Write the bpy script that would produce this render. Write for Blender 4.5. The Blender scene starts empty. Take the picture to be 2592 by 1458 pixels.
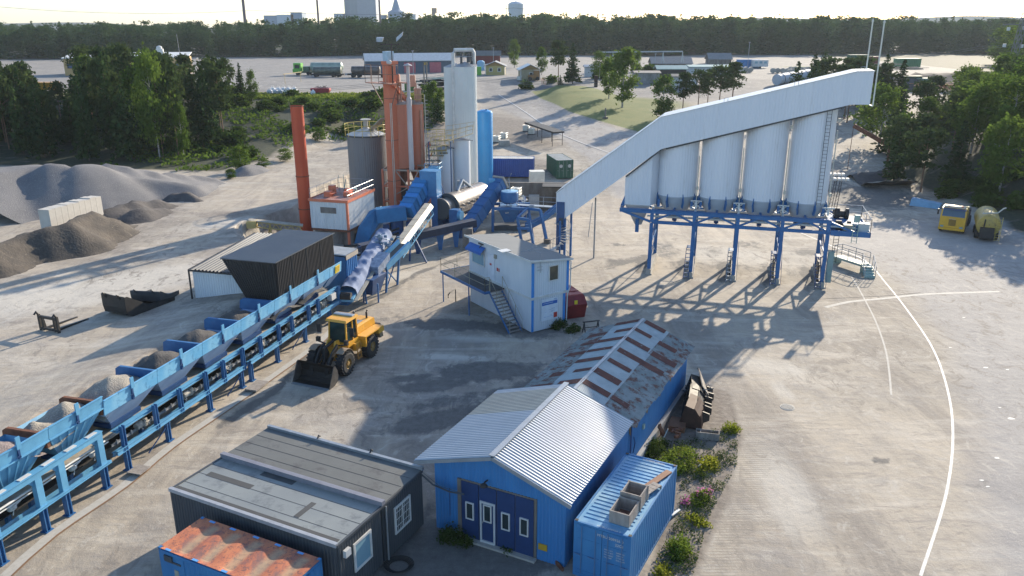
import bpy, math, random
import numpy as np
from mathutils import Vector, Matrix
R = math.radians
V = Vector
sc = bpy.context.scene
col = sc.collection

# ---------------------------------------------------------------- camera, sky, sun, exposure
CAM_H = 21.56; PITCH = R(18.324); FPX = 2013.0
cd = bpy.data.cameras.new('camera'); cam = bpy.data.objects.new('camera', cd); col.objects.link(cam)
cam.location = (0, 0, CAM_H); cam.rotation_euler = (math.pi/2 - PITCH, 0, 0)
cd.sensor_width = 36; cd.lens = 36*FPX/2592; cd.clip_start = .5; cd.clip_end = 6000
sc.camera = cam
SUN_EL, SUN_AZ = R(19.8), R(34.2)          # sun stands behind and to the right of the silos
w = bpy.data.worlds.new('World'); sc.world = w; w.use_nodes = True
nt = w.node_tree; sky = nt.nodes.new('ShaderNodeTexSky'); sky.sky_type = 'NISHITA'; sky.sun_disc = False
sky.sun_elevation = SUN_EL; sky.sun_rotation = SUN_AZ; sky.altitude = 50; sky.air_density = 1.0; sky.dust_density = .7; sky.ozone_density = 3
bg = nt.nodes['Background']; nt.links.new(sky.outputs[0], bg.inputs[0]); bg.inputs[1].default_value = .15
sl = bpy.data.lights.new('sun', 'SUN'); sl.energy = 5.0; sl.angle = R(.6); sl.color = (1, .87, .68)
so = bpy.data.objects.new('sun', sl); col.objects.link(so)
sd = V((math.sin(SUN_AZ)*math.cos(SUN_EL), math.cos(SUN_AZ)*math.cos(SUN_EL), math.sin(SUN_EL)))
so.rotation_euler = sd.to_track_quat('Z', 'Y').to_euler(); so.location = (60, 90, 60)
vs = sc.view_settings; vs.view_transform = 'Standard'; vs.look = 'None'; vs.exposure = .92; vs.gamma = 1; vs.use_curve_mapping = False

# ---------------------------------------------------------------- frames and terrain
class Fr:
    def __init__(s, ox, oy, ex, ey, z=0):
        l = math.hypot(ex, ey); s.o = (ox, oy); s.e = (ex/l, ey/l); s.n = (-ey/l, ex/l); s.z = z
    def p(s, t, n, z=0):
        return V((s.o[0]+s.e[0]*t+s.n[0]*n, s.o[1]+s.e[1]*t+s.n[1]*n, s.z+z))
    def sub(s, t, n, a=0, z=0):
        q = s.p(t, n); c, k = math.cos(a), math.sin(a)
        return Fr(q.x, q.y, s.e[0]*c+s.n[0]*k, s.e[1]*c+s.n[1]*k, s.z+z)
W = Fr(0, 0, 1, 0)
FF = Fr(-21.51, 28.2, .2657, .9641)      # the feeder row and the plant
SF = Fr(12.5, 69.4, .965, -.264)         # the truck loading silos
BF = Fr(-.61, 29.32, .45, .893)          # the two barns
FWD = V((0, math.cos(PITCH), -math.sin(PITCH))); UPV = V((0, math.sin(PITCH), math.cos(PITCH)))
def ray(u, v): return V((1, 0, 0))*((u-1296)/FPX) - UPV*((v-729)/FPX) + FWD
def g(u, v, z=0):
    d = ray(u, v); k = (z-CAM_H)/d.z; return V((d.x*k, d.y*k, z))
def hy(u, v, Y):
    d = ray(u, v); k = Y/d.y; return V((d.x*k, Y, CAM_H+d.z*k))
def ss(x): x = np.clip(x, 0, 1); return x*x*(3-2*x)
HIGH = [(-60, -60), (-34, -60)] + [tuple(FF.p(t, 2.9)[:2]) for t in (-30, 0, 15, 31.6)] + \
       [tuple(FF.p(33.9, 5)[:2]), tuple(FF.p(34.6, 9.2)[:2]), (-27.6, 78), (-23.6, 86), (-24, 95), (-22, 104), (-20, 112), (-20, 400), (-900, 400), (-900, -60)]
def inpoly(X, Y, P):
    c = np.zeros(np.shape(X), bool); n = len(P)
    for i in range(n):
        x1, y1 = P[i]; x2, y2 = P[(i+1) % n]
        if y1 == y2: continue
        k = ((y1 > Y) != (y2 > Y)) & (X < (x2-x1)*(Y-y1)/(y2-y1)+x1); c ^= k
    return c
def dline(X, Y, P):
    d = np.full(np.shape(X), 1e9)
    for (x1, y1), (x2, y2) in zip(P[:-1], P[1:]):
        L = (x2-x1)**2+(y2-y1)**2+1e-9; t = np.clip(((X-x1)*(x2-x1)+(Y-y1)*(y2-y1))/L, 0, 1)
        d = np.minimum(d, np.hypot(X-x1-t*(x2-x1), Y-y1-t*(y2-y1)))
    return d
def wob(X, Y, s, k=0):
    return (np.sin(X*s+k)*np.cos(Y*s*1.3+k*2.1)+.5*np.sin(X*s*2.3+Y*s*1.7+k*3)+.3*np.cos(X*s*4.1-Y*s*3.7+k))/1.8
EMB = [(-160, 118), (-80, 112), (-38, 105), (-34, 116), (-33, 134), (-26, 140), (-14, 140)]
def hgt(X, Y):
    X = np.asarray(X, float); Y = np.asarray(Y, float)
    ins = inpoly(X, Y, HIGH); d = dline(X, Y, HIGH[1:-3])
    wid = np.where(Y < 62, .35, 3.2)
    hi = np.where(ins, 2.5*ss((d+.1)/wid), 0.)
    hi = hi + np.where(ins & (Y < 60) & (X > -60), .95*ss(1-(d-.3)/7), 0)
    ramp = np.clip((Y-103)*.072, 0, 8)*ss((Y-100)/10)
    yb = np.interp(X, [-160, -80, -38, -34, -30, -14], [118, 112, 105, 114, 132, 138])
    emb = np.maximum(hi, 2.5)+5.5*ss((Y-yb)/(166-yb))
    k = ss((X+15)/9)
    left = np.where(X < -20, np.where(ins, emb, hi), np.maximum(hi, 0)+8*ss((Y-118)/46))
    z = left*(1-k)+ramp*k
    z = np.where(Y > 215, 8., z)
    xr = np.interp(Y, [20, 60, 95, 118, 140, 200, 260], [46, 48, 54, 53, 66, 104, 140])
    z = np.maximum(z, np.minimum(7.5, 7*ss((X-xr)/22)) + np.where(X > xr, .5*wob(X, Y, .25), 0)*ss((X-xr)/6))
    gm = np.exp(-(((X-14)/9)**2+((Y-190)/22)**2))*1.3
    z = z+gm*ss((X-5)/6)
    far = ss((Y-330)/60)+ss((Y-165)/60)*ss((-X-110)/60)
    return z + far*.5*wob(X, Y, .03)
def hz(x, y): return float(hgt(np.array([x]), np.array([y]))[0])
def at(u, v, dz=0):                     # where the line of sight through a picture point meets the terrain
    d = ray(u, v); Y = np.arange(18, 900, .5); k = Y/d.y
    h = hgt(d.x*k, Y)+dz; z = CAM_H+d.z*k; i = int(np.argmax(z < h))
    a = (z[i-1]-h[i-1])/((z[i-1]-h[i-1])+(h[i]-z[i])+1e-9); y = Y[i-1]+.5*a; q = y/d.y
    return V((d.x*q, y, hz(d.x*q, y)))

# ---------------------------------------------------------------- materials
MATS = {}
def mat(name, c, r=.6, m=0., c2=None, f=.5, s=1.5, st=(1, 1, 1), b=0., bs=30., contrast=.15, c3=None, s3=6., f3=.35, coat=0, em=None):
    if name in MATS: return MATS[name]
    M_ = bpy.data.materials.new(name); M_.use_nodes = True; nt = M_.node_tree; N = nt.nodes; L = nt.links
    P = N['Principled BSDF']; P.inputs['Roughness'].default_value = r; P.inputs['Metallic'].default_value = m
    if coat: P.inputs['Coat Weight'].default_value = coat
    if em: P.inputs['Emission Color'].default_value = (*em, 1); P.inputs['Emission Strength'].default_value = 1
    if c2 is None and b == 0 and c3 is None:
        c2 = tuple(x*.82 for x in c)
    tc = N.new('ShaderNodeTexCoord'); mp = N.new('ShaderNodeMapping'); mp.inputs['Scale'].default_value = st
    L.new(tc.outputs['Object'], mp.inputs[0])
    out = None
    if c2 is not None:
        nz = N.new('ShaderNodeTexNoise'); nz.inputs['Scale'].default_value = s; nz.inputs['Detail'].default_value = 6; nz.inputs['Roughness'].default_value = .62
        L.new(mp.outputs[0], nz.inputs[0])
        mr = N.new('ShaderNodeMapRange'); mr.inputs[1].default_value = f-contrast; mr.inputs[2].default_value = f+contrast
        L.new(nz.outputs[0], mr.inputs[0])
        mx = N.new('ShaderNodeMix'); mx.data_type = 'RGBA'; mx.inputs[6].default_value = (*c, 1); mx.inputs[7].default_value = (*c2, 1)
        L.new(mr.outputs[0], mx.inputs[0]); out = mx.outputs[2]
        rr = N.new('ShaderNodeMapRange'); rr.inputs[3].default_value = max(.05, r-.08); rr.inputs[4].default_value = min(1, r+.12)
        L.new(nz.outputs[0], rr.inputs[0]); L.new(rr.outputs[0], P.inputs['Roughness'])
    if c3 is not None:
        nz = N.new('ShaderNodeTexNoise'); nz.inputs['Scale'].default_value = s3; nz.inputs['Detail'].default_value = 8; nz.inputs['Roughness'].default_value = .7
        L.new(mp.outputs[0], nz.inputs[0])
        mr = N.new('ShaderNodeMapRange'); mr.inputs[1].default_value = 1-f3-.06; mr.inputs[2].default_value = 1-f3+.06
        L.new(nz.outputs[0], mr.inputs[0])
        mx = N.new('ShaderNodeMix'); mx.data_type = 'RGBA'; mx.inputs[7].default_value = (*c3, 1)
        if out: L.new(out, mx.inputs[6])
        else: mx.inputs[6].default_value = (*c, 1)
        L.new(mr.outputs[0], mx.inputs[0]); out = mx.outputs[2]
    if out: L.new(out, P.inputs['Base Color'])
    else: P.inputs['Base Color'].default_value = (*c, 1)
    if b:
        nz = N.new('ShaderNodeTexNoise'); nz.inputs['Scale'].default_value = bs; nz.inputs['Detail'].default_value = 4
        L.new(tc.outputs['Object'], nz.inputs[0])
        bp = N.new('ShaderNodeBump'); bp.inputs['Strength'].default_value = b; bp.inputs['Distance'].default_value = .05
        L.new(nz.outputs[0], bp.inputs['Height']); L.new(bp.outputs[0], P.inputs['Normal'])
    MATS[name] = M_; return M_
RUST = (.16, .06, .03)
m_ltblue = mat('faded_light_blue_paint', (.11, .35, .58), .5, c2=(.19, .43, .62), s=.9, f=.5, contrast=.12, c3=(.055, .21, .40), s3=3, f3=.40)
m_ltblue2 = mat('light_blue_steel', (.12, .35, .55), .5, c2=(.085, .27, .45), s=1.2)
m_blue = mat('blue_steel', (.022, .105, .27), .45, c2=(.035, .145, .33), s=1.5, c3=(.03, .07, .16), s3=5, f3=.36)
m_dkblue = mat('dark_blue_steel', (.013, .05, .15), .45, c2=(.02, .075, .20), s=2)
m_trussblue = mat('truss_blue_paint', (.018, .105, .28), .45, c2=(.025, .13, .32), s=2)
m_tarp = mat('blue_grey_tarp', (.12, .17, .29), .8, c2=(.16, .21, .33), s=1.3)
m_ductblue = mat('bright_duct_blue', (.035, .20, .42), .42, c2=(.03, .155, .34), s=1.0, c3=(.03, .12, .3), s3=4, f3=.36)
m_white = mat('white_cladding', (.62, .65, .68), .5, c2=(.52, .56, .60), s=.6, st=(1, 1, .3))
m_silo = mat('silo_white_grey', (.66, .68, .72), .42, c2=(.60, .63, .68), s=.5, st=(2, 2, .15), contrast=.25, c3=(.52, .53, .55), s3=1.6, f3=.36)
m_silo_edge = mat('cream_steel', (.55, .52, .44), .5)
m_whitepaint = mat('white_paint', (.62, .62, .60), .5, c2=(.5, .5, .48), s=2)
m_cream = mat('cream_conveyor_cover', (.36, .34, .28), .6, c2=(.28, .26, .21), s=1.2)
m_beltbeige = mat('dusty_belt', (.42, .38, .31), .85, c2=(.30, .27, .22), s=3)
m_galv = mat('galvanised_steel', (.36, .38, .40), .42, .5, c2=(.28, .30, .32), s=2)
m_dkgrey = mat('dark_grey_cladding', (.045, .052, .06), .55, c2=(.065, .072, .08), s=1.2, st=(1, 1, .3))
m_black = mat('black_cladding', (.014, .013, .015), .5, c2=(.022, .02, .022), s=2)
m_blackroof = mat('dark_roof_sheet', (.10, .11, .125), .45, c2=(.13, .14, .15), s=.5)
m_rubber = mat('rubber', (.018, .018, .02), .8, c2=(.035, .033, .03), s=5)
m_steel_dark = mat('worn_black_steel', (.018, .017, .018), .6, .1, c2=(.035, .032, .03), s=2.5, c3=(.07, .06, .05), s3=9, f3=.36)
m_yellow = mat('loader_yellow', (.72, .36, .03), .4, c2=(.62, .30, .03), s=2, c3=(.35, .24, .10), s3=6, f3=.36)
m_yel2 = mat('faded_yellow_rail', (.55, .42, .10), .5)
m_orange = mat('orange_tower_paint', (.52, .13, .06), .5, c2=(.58, .17, .09), s=.6, st=(1, 1, .3), c3=(.30, .10, .06), s3=4, f3=.33)
m_orange2 = mat('faded_orange_silo', (.55, .19, .11), .5, c2=(.49, .16, .09), s=.6, st=(1.5, 1.5, .25), c3=(.35, .16, .11), s3=4, f3=.34)
m_stack = mat('red_orange_stack', (.50, .07, .02), .45, c2=(.42, .055, .02), s=.7, st=(1, 1, .3), c3=(.2, .05, .03), s3=6, f3=.32)
m_rust = mat('rust', (.20, .08, .04), .85, c2=(.11, .045, .03), s=3)
m_concrete = mat('concrete', (.40, .38, .34), .85, c2=(.28, .26, .23), s=.8, b=.2)
m_conc_dark = mat('stained_concrete_wall', (.22, .20, .18), .85, c2=(.08, .065, .055), s=.7, st=(1, 1, .35), f=.52)
m_glass = mat('window_glass', (.02, .03, .035), .08, c2=(.03, .045, .05), s=1)
m_glassblue = mat('curtained_glass', (.22, .36, .42), .15, c2=(.18, .31, .38), s=1)
m_redskip = mat('dark_red_skip', (.22, .012, .015), .45, c2=(.16, .01, .012), s=2)
m_wood = mat('weathered_grey_wood', (.32, .29, .26), .8, c2=(.22, .19, .17), s=4, st=(1, 1, .3))
m_brownwood = mat('brown_board', (.24, .11, .06), .7)
m_tar = mat('roofing_felt', (.105, .11, .105), .75, c2=(.14, .145, .14), s=.5, contrast=.2, c3=(.08, .08, .08), s3=1.1, f3=.4)
m_tar2 = mat('light_roofing_felt', (.20, .21, .20), .42, c2=(.26, .27, .25), s=.35, contrast=.2, c3=(.15, .155, .15), s3=1.3, f3=.4)
m_blackpatch = mat('dark_felt_patch', (.07, .07, .068), .7)
m_barnblue = mat('barn_blue_wall', (.035, .185, .43), .55, c2=(.03, .155, .37), s=1.0, st=(2, 2, .3), c3=(.09, .23, .42), s3=3, f3=.34)
m_doorblue = mat('navy_door', (.015, .045, .14), .45)
m_roofshine = mat('new_corrugated_steel', (.43, .46, .49), .42, .35, c2=(.37, .40, .43), s=.5, contrast=.2)
m_roofold = mat('dull_steel_strip', (.40, .39, .34), .5, .3, c2=(.34, .33, .29), s=.7)
m_rr_clean = mat('roof_sheet_grey', (.36, .42, .44), .5, .1, c2=(.28, .33, .35), s=1.4, c3=(.17, .09, .06), s3=2.6, f3=.33)
m_rr_dirty = mat('roof_sheet_mossy', (.16, .19, .19), .7, .1, c2=(.26, .29, .29), s=1.2, c3=(.13, .05, .035), s3=2.2, f3=.45)
m_rr_rust = mat('roof_sheet_rust', (.15, .05, .035), .75, 0, c2=(.09, .035, .03), s=2, c3=(.22, .22, .21), s3=3, f3=.34)
m_contblue = mat('container_blue', (.03, .155, .36), .45, c2=(.045, .20, .41), s=.8, c3=(.03, .10, .22), s3=6, f3=.32)
m_conttop = mat('container_roof_blue', (.10, .30, .52), .42, c2=(.22, .38, .50), s=.6, c3=(.07, .2, .4), s3=4, f3=.36)
m_contnavy = mat('container_navy', (.012, .05, .22), .45, c2=(.018, .065, .26), s=1)
m_contgreen = mat('container_green', (.012, .075, .045), .5, c2=(.02, .10, .06), s=1, c3=(.10, .05, .03), s3=4, f3=.36)
m_controofw = mat('container_roof_pale', (.50, .50, .47), .6, c2=(.40, .40, .37), s=.8, c3=(.2, .14, .1), s3=2.5, f3=.35)
m_rustroof = mat('orange_rust_roof', (.55, .20, .08), .7, c2=(.40, .12, .06), s=1.0, c3=(.20, .09, .08), s3=1.6, f3=.46)
m_rustpale = mat('dusty_roof_hollow', (.46, .35, .20), .8, c2=(.36, .24, .13), s=1)
m_chrome = mat('bright_steel', (.34, .31, .28), .38, .7, c2=(.20, .17, .15), s=2.5, c3=(.10, .08, .07), s3=5, f3=.40)
m_signblue = mat('sign_blue', (.02, .13, .45), .5)
m_signred = mat('sign_red', (.5, .04, .03), .5)
m_signyel = mat('sign_yellow', (.75, .55, .02), .5)
m_skyblue = mat('bright_blue_silo_paint', (.025, .25, .55), .35, c2=(.025, .22, .50), s=.5)
m_greysilo = mat('grey_ribbed_silo', (.17, .175, .19), .5, .3, c2=(.21, .20, .20), s=.5, st=(2, 2, .15), c3=(.11, .09, .08), s3=2, f3=.36)
m_ibc = mat('white_plastic_tank', (.68, .66, .58), .5)
m_bag = mat('white_bag', (.72, .74, .76), .8, c2=(.6, .62, .65), s=3)
m_green_cab = mat('lime_green_cab', (.13, .42, .05), .4)
m_tankgreen = mat('dark_green_tank', (.05, .09, .06), .35, .2, c2=(.09, .13, .09), s=1)
m_red = mat('orange_red_motor', (.55, .12, .05), .5)
m_lineW = mat('road_line_white', (.72, .71, .68), .7, c2=(.55, .53, .49), s=3, c3=(.36, .34, .31), s3=12, f3=.38)
m_lineF = mat('worn_line', (.47, .45, .41), .8, c2=(.40, .38, .34), s=4)
m_mortar = mat('pale_grey_plastic', (.55, .56, .56), .5)
m_teal = mat('pale_green_paint', (.30, .42, .38), .5)

# ---------------------------------------------------------------- mesh builder
class MB:
    def __init__(s): s.v = []; s.f = []; s.mi = []; s.k = 0
    def add(s, vs_, fs):
        b = len(s.v); s.v.extend([tuple(q) for q in vs_]); s.f.extend([tuple(i+b for i in f) for f in fs]); s.mi.extend([s.k]*len(fs)); return s
    def hexa(s, q): return s.add(q, [(0, 3, 2, 1), (4, 5, 6, 7), (0, 1, 5, 4), (1, 2, 6, 5), (2, 3, 7, 6), (3, 0, 4, 7)])
    def box(s, fr, t0, t1, n0, n1, z0, z1):
        return s.hexa([fr.p(t0, n0, z0), fr.p(t1, n0, z0), fr.p(t1, n1, z0), fr.p(t0, n1, z0), fr.p(t0, n0, z1), fr.p(t1, n0, z1), fr.p(t1, n1, z1), fr.p(t0, n1, z1)])
    def bar(s, p, q, w, h=None, up=(0, 0, 1)):
        p = V(p); q = V(q); h = h or w; d = (q-p).normalized(); up = V(up)
        if abs(d.dot(up)) > .98: up = V((SF.n[0], SF.n[1], 0))
        x = d.cross(up).normalized()*w/2; y = x.cross(d).normalized()*h/2
        return s.hexa([p-x-y, p+x-y, p+x+y, p-x+y, q-x-y, q+x-y, q+x+y, q-x+y])
    def tube(s, pts, r, n=8, cap=True, r2=None):
        pts = [V(q) for q in pts]; vs_ = []; m = len(pts)
        for i, p in enumerate(pts):
            d = (pts[min(i+1, m-1)]-pts[max(i-1, 0)]).normalized()
            a = d.cross(V((0, 0, 1)) if abs(d.z) < .95 else V((1, 0, 0))).normalized(); c = d.cross(a)
            rr = r if r2 is None else r+(r2-r)*i/max(1, m-1)
            vs_ += [p+(a*math.cos(6.28318*k/n)+c*math.sin(6.28318*k/n))*rr for k in range(n)]
        fs = [(i*n+k, i*n+(k+1) % n, (i+1)*n+(k+1) % n, (i+1)*n+k) for i in range(m-1) for k in range(n)]
        if cap: fs += [tuple(range(n))[::-1], tuple(range((m-1)*n, m*n))]
        return s.add(vs_, fs)
    def lathe(s, c, prof, n=24, ax=None, rib=0., nr=0, cap=True):   # prof: (radius, height) along axis
        c = V(c); ax = V(ax).normalized() if ax is not None else V((0, 0, 1))
        a = ax.cross(V((1, 0, 0)) if abs(ax.x) < .9 else V((0, 1, 0))).normalized(); b = ax.cross(a)
        if nr: n = nr*4
        vs_ = []
        for (r, h) in prof:
            for k in range(n):
                rr = r+(rib if nr and (k % 4) in (1, 2) else 0)*(1 if r > .05 else 0); t = 6.283185*k/n
                vs_.append(c+ax*h+(a*math.cos(t)+b*math.sin(t))*rr)
        m = len(prof); fs = [(i*n+k, i*n+(k+1) % n, (i+1)*n+(k+1) % n, (i+1)*n+k) for i in range(m-1) for k in range(n)]
        if cap: fs += [tuple(range(n))[::-1], tuple(range((m-1)*n, m*n))]
        return s.add(vs_, fs)
    def prism(s, poly, d):
        n = len(poly); d = V(d); vs_ = [V(q) for q in poly]+[V(q)+d for q in poly]
        return s.add(vs_, [tuple(range(n))[::-1], tuple(range(n, 2*n))]+[(i, (i+1) % n, (i+1) % n+n, i+n) for i in range(n)])
    def quad(s, *q): return s.add(q, [tuple(range(len(q)))])
    def corr(s, lo, hi, N, s0, s1, pitch=.28, dep=.036, th=0, prof=(0, .3, .5, .8)):
        N = V(N); xs = []; t = s0; i = 0
        while t < s1-1e-6:
            for f, d in zip(prof, (0, 0, 1, 1)):
                u = t+f*pitch
                if u < s1: xs.append((u, d*dep))
            t += pitch
        xs.append((s1, 0)); vs_ = []
        for u, d in xs: vs_ += [lo(u)+N*d, hi(u)+N*d]
        return s.add(vs_, [(2*i, 2*i+2, 2*i+3, 2*i+1) for i in range(len(xs)-1)])
    def rail(s, pts, h=1.1, r=.025, mid=2, sp=1.6, posts=True):
        pts = [V(q) for q in pts]
        for a, b in zip(pts[:-1], pts[1:]):
            for k in range(mid): s.tube([a+V((0, 0, h*(k+1)/mid)), b+V((0, 0, h*(k+1)/mid))], r, 5)
            if posts:
                m = max(1, round((b-a).length/sp))
                for i in range(m+1): q = a.lerp(b, i/m); s.tube([q, q+V((0, 0, h))], r, 5)
        return s
    def build(s, name, m, parent=None, smooth=False, **kw):
        me = bpy.data.meshes.new(name)
        if parent is not None: o0 = V(parent.get('_o', (0, 0, 0)))
        elif kw.get('origin') is not None: o0 = V(kw.pop('origin'))
        else:
            A_ = np.array(s.v); o0 = V(((A_[:, 0].min()+A_[:, 0].max())/2, (A_[:, 1].min()+A_[:, 1].max())/2, A_[:, 2].min()))
        kw.pop('origin', None)
        me.from_pydata([(q[0]-o0.x, q[1]-o0.y, q[2]-o0.z) for q in s.v], [], s.f)
        for mm in (m if isinstance(m, (list, tuple)) else [m]): me.materials.append(mm)
        if isinstance(m, (list, tuple)): me.polygons.foreach_set('material_index', s.mi)
        if smooth:
            me.polygons.foreach_set('use_smooth', [True]*len(me.polygons)); me.set_sharp_from_angle(angle=R(35))
        me.update(); o = bpy.data.objects.new(name, me); col.objects.link(o)
        if parent is not None: o.parent = parent; o['_o'] = tuple(o0)
        else: o.location = o0; o['_o'] = tuple(o0)
        for k, v in kw.items(): o[k] = v
        return o
def thing(name, label, cat, loc=(0, 0, 0), group=None):
    o = bpy.data.objects.new(name, None); col.objects.link(o); o.location = loc; o.empty_display_size = .3
    o['label'] = label; o['category'] = cat; o['_o'] = tuple(loc)
    if group: o['group'] = group
    return o
def kids(o): return list(o.children)
def dup(o, loc=None, rz=None, label=None, parent=None, sc_=None):
    c = o.copy(); col.objects.link(c)
    if parent is not None: c.parent = parent
    for ch in kids(o): dup(ch, parent=c)
    if loc is not None: c.location = loc
    if rz is not None: c.rotation_euler = (0, 0, rz)
    if sc_ is not None: c.scale = (sc_, sc_, sc_)
    if label: c['label'] = label
    return c
def text(s, p, xd, ud, size, m, parent, name='lettering', lift=.012):
    cu = bpy.data.curves.new('t', 'FONT'); cu.body = s; cu.size = size; cu.extrude = .002
    to = bpy.data.objects.new('t', cu); me = bpy.data.meshes.new_from_object(to)
    xd = V(xd).normalized(); ud = V(ud).normalized(); zd = xd.cross(ud)
    o0 = V(parent['_o']); M4 = Matrix((xd, ud, zd)).transposed().to_4x4(); M4.translation = V(p)+zd*lift-o0
    me.transform(M4); me.materials.clear(); me.materials.append(m); bpy.data.objects.remove(to); bpy.data.curves.remove(cu)
    o = bpy.data.objects.new(name, me); col.objects.link(o); o.parent = parent; o['_o'] = tuple(o0); return o
rnd = random.Random(5)
# ---------------------------------------------------------------- ground sheet
def axis(segs):
    out = [segs[0][0]]
    for a, b, st in segs:
        n = max(1, round((b-a)/st)); out += [a+(b-a)*(i+1)/n for i in range(n)]
    return np.array(out)
xs = axis([(-1500, -400, 90), (-400, -160, 12), (-160, -62, 2.5), (-62, -30, .8), (-30, 34, .5), (34, 66, .8), (66, 150, 2.5), (150, 400, 12), (400, 1500, 90)])
ys = axis([(-60, 15, 6), (15, 72, .5), (72, 125, .7), (125, 175, 1.2), (175, 240, 2), (240, 440, 8), (440, 2600, 90)])
GX, GY = np.meshgrid(xs, ys); GZ = hgt(GX, GY)
def ell(cx, cy, rx, ry, a=0):
    c, s_ = math.cos(a), math.sin(a); x = (GX-cx)*c+(GY-cy)*s_; y = -(GX-cx)*s_+(GY-cy)*c
    return ss(1.25-np.sqrt((x/rx)**2+(y/ry)**2))
def half(px, edge=6.):                       # soft region inside a polygon
    ins = inpoly(GX, GY, px); d = dline(GX, GY, px+px[:1]); return ss(.5+np.where(ins, d, -d)/edge)
P2 = lambda pts: [tuple(at(*q)[:2]) for q in pts]
road_edge = P2([(2330, 1458), (2395, 1250), (2412, 1100), (2398, 985), (2360, 880), (2300, 790), (2245, 720), (2190, 660), (2110, 625), (2020, 587), (1900, 545)])
asph = half([(x, y) for x, y in P2([(2480, 1458), (2450, 1200), (2430, 1000), (2380, 860), (2290, 740), (2200, 660), (2100, 620)])]+[(40, 90), (60, 90), (70, 60), (70, 0), (30, 0)], 5)*.8
yardroad = P2([(1215, 215), (1320, 205), (1345, 235), (1440, 285), (1625, 345), (1700, 420), (1650, 520), (1560, 500), (1490, 400), (1380, 330), (1250, 265)])
asph = np.maximum(asph, half(yardroad, 4)); asph = np.maximum(asph, ss((GY-172)/14)*ss((GX+150)/20)*(1-ss((GX-45)/25))*.75)
grass = half(P2([(1345, 232), (1400, 217), (1500, 222), (1560, 240), (1640, 275), (1700, 320), (1640, 340), (1440, 282), (1370, 250)]), 2.0)
grass = np.maximum(grass, ell(*at(1600, 262)[:2], 16, 12)*.9)
grass = np.maximum(grass, ell(*at(2060, 170, )[:2], 18, 9)*.7)
embt = half([tuple(q) for q in [(-150, 120), (-80, 114), (-40, 108), (-36, 118), (-35, 134), (-28, 142), (-14, 142), (-12, 158), (-14, 168), (-40, 168), (-160, 168)]], 4)
lip = ss((GY-156)/5)*(1-ss((GY-169)/3))*(1-ss((GX+14)/4))
xr_ = np.interp(GY, [20, 60, 95, 118, 140, 200, 260], [46, 48, 54, 53, 66, 104, 140])
bank = ss((GX-xr_-1)/4)
grass = np.clip(np.maximum(grass, np.maximum(lip, .0)), 0, 1)
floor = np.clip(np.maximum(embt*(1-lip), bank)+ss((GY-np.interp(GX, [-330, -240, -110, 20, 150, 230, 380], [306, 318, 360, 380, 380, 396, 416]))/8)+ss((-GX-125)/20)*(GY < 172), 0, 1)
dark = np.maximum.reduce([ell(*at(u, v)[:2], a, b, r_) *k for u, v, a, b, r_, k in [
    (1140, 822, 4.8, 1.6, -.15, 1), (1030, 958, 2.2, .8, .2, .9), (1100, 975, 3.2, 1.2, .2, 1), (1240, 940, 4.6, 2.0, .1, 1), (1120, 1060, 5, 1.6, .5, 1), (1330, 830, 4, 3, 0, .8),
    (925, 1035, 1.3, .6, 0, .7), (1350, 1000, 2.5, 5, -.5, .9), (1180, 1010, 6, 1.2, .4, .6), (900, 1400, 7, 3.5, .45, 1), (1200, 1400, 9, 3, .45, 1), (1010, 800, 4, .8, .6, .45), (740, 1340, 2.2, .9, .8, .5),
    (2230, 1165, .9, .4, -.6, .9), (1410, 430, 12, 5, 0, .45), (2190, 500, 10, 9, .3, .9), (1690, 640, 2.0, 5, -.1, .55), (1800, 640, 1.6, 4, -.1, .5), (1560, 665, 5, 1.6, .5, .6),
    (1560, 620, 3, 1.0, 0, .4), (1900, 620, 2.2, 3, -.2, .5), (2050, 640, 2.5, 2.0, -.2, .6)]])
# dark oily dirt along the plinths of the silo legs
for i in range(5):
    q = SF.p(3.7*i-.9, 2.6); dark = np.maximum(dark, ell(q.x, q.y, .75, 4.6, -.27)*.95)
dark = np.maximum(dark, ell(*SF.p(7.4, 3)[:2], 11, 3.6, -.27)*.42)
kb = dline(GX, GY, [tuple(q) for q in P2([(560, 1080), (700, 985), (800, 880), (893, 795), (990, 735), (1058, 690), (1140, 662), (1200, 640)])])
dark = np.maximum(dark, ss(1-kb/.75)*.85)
soil = np.maximum.reduce([half(P2([(1600, 1140), (1760, 960), (1850, 1000), (1880, 1100), (1850, 1250), (1760, 1458), (1640, 1458), (1700, 1200)]), 1.2), ell(-42, 76, 9, 26, .5)*.5, ell(*at(1300, 330)[:2], 9, 24, .3)*.8, ell(*at(700, 560)[:2], 14, 3, .1)*.5,
    ell(*at(1320, 430)[:2], 9, 12, 0)*.6, ell(*at(2200, 590)[:2], 6, 4, .4)*.25, ell(-9, 141, 12, 26, 0)*.7])
pale = np.maximum.reduce([ell(*at(330, 720)[:2], 15, 4.5, .75), ell(*at(60, 760)[:2], 12, 4, .8), ell(*at(640, 600)[:2], 10, 3, .6)*.8, ell(*at(480, 470)[:2], 10, 3, .2)*.5, ell(*at(1000, 700)[:2], 6, 1.6, .7)*.8, ell(*at(1900, 650)[:2], 10, 5, -.27)*.55,
    ell(*at(1960, 930)[:2], 2.2, 3.2, .8)*.9, ell(*at(1985, 990)[:2], .8, 2.2, .1), ell(*at(700, 1160)[:2], 7, 2.2, .9)*.6, ell(*at(1980, 1240)[:2], 1.6, 6, .0)*.6, ell(*at(1150, 905)[:2], 3.5, .6, -.1)*.8, ell(*at(1260, 860)[:2], 5, .7, -.1)*.6])
rut = np.exp(-(dline(GX, GY, P2([(1905, 1010), (1912, 1130), (1885, 1260), (1840, 1370), (1815, 1458)]))/.8)**2)
farg = ss((GY-150)/45)*.8
ny, nx = GX.shape; idx = np.arange(ny*nx).reshape(ny, nx)
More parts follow.
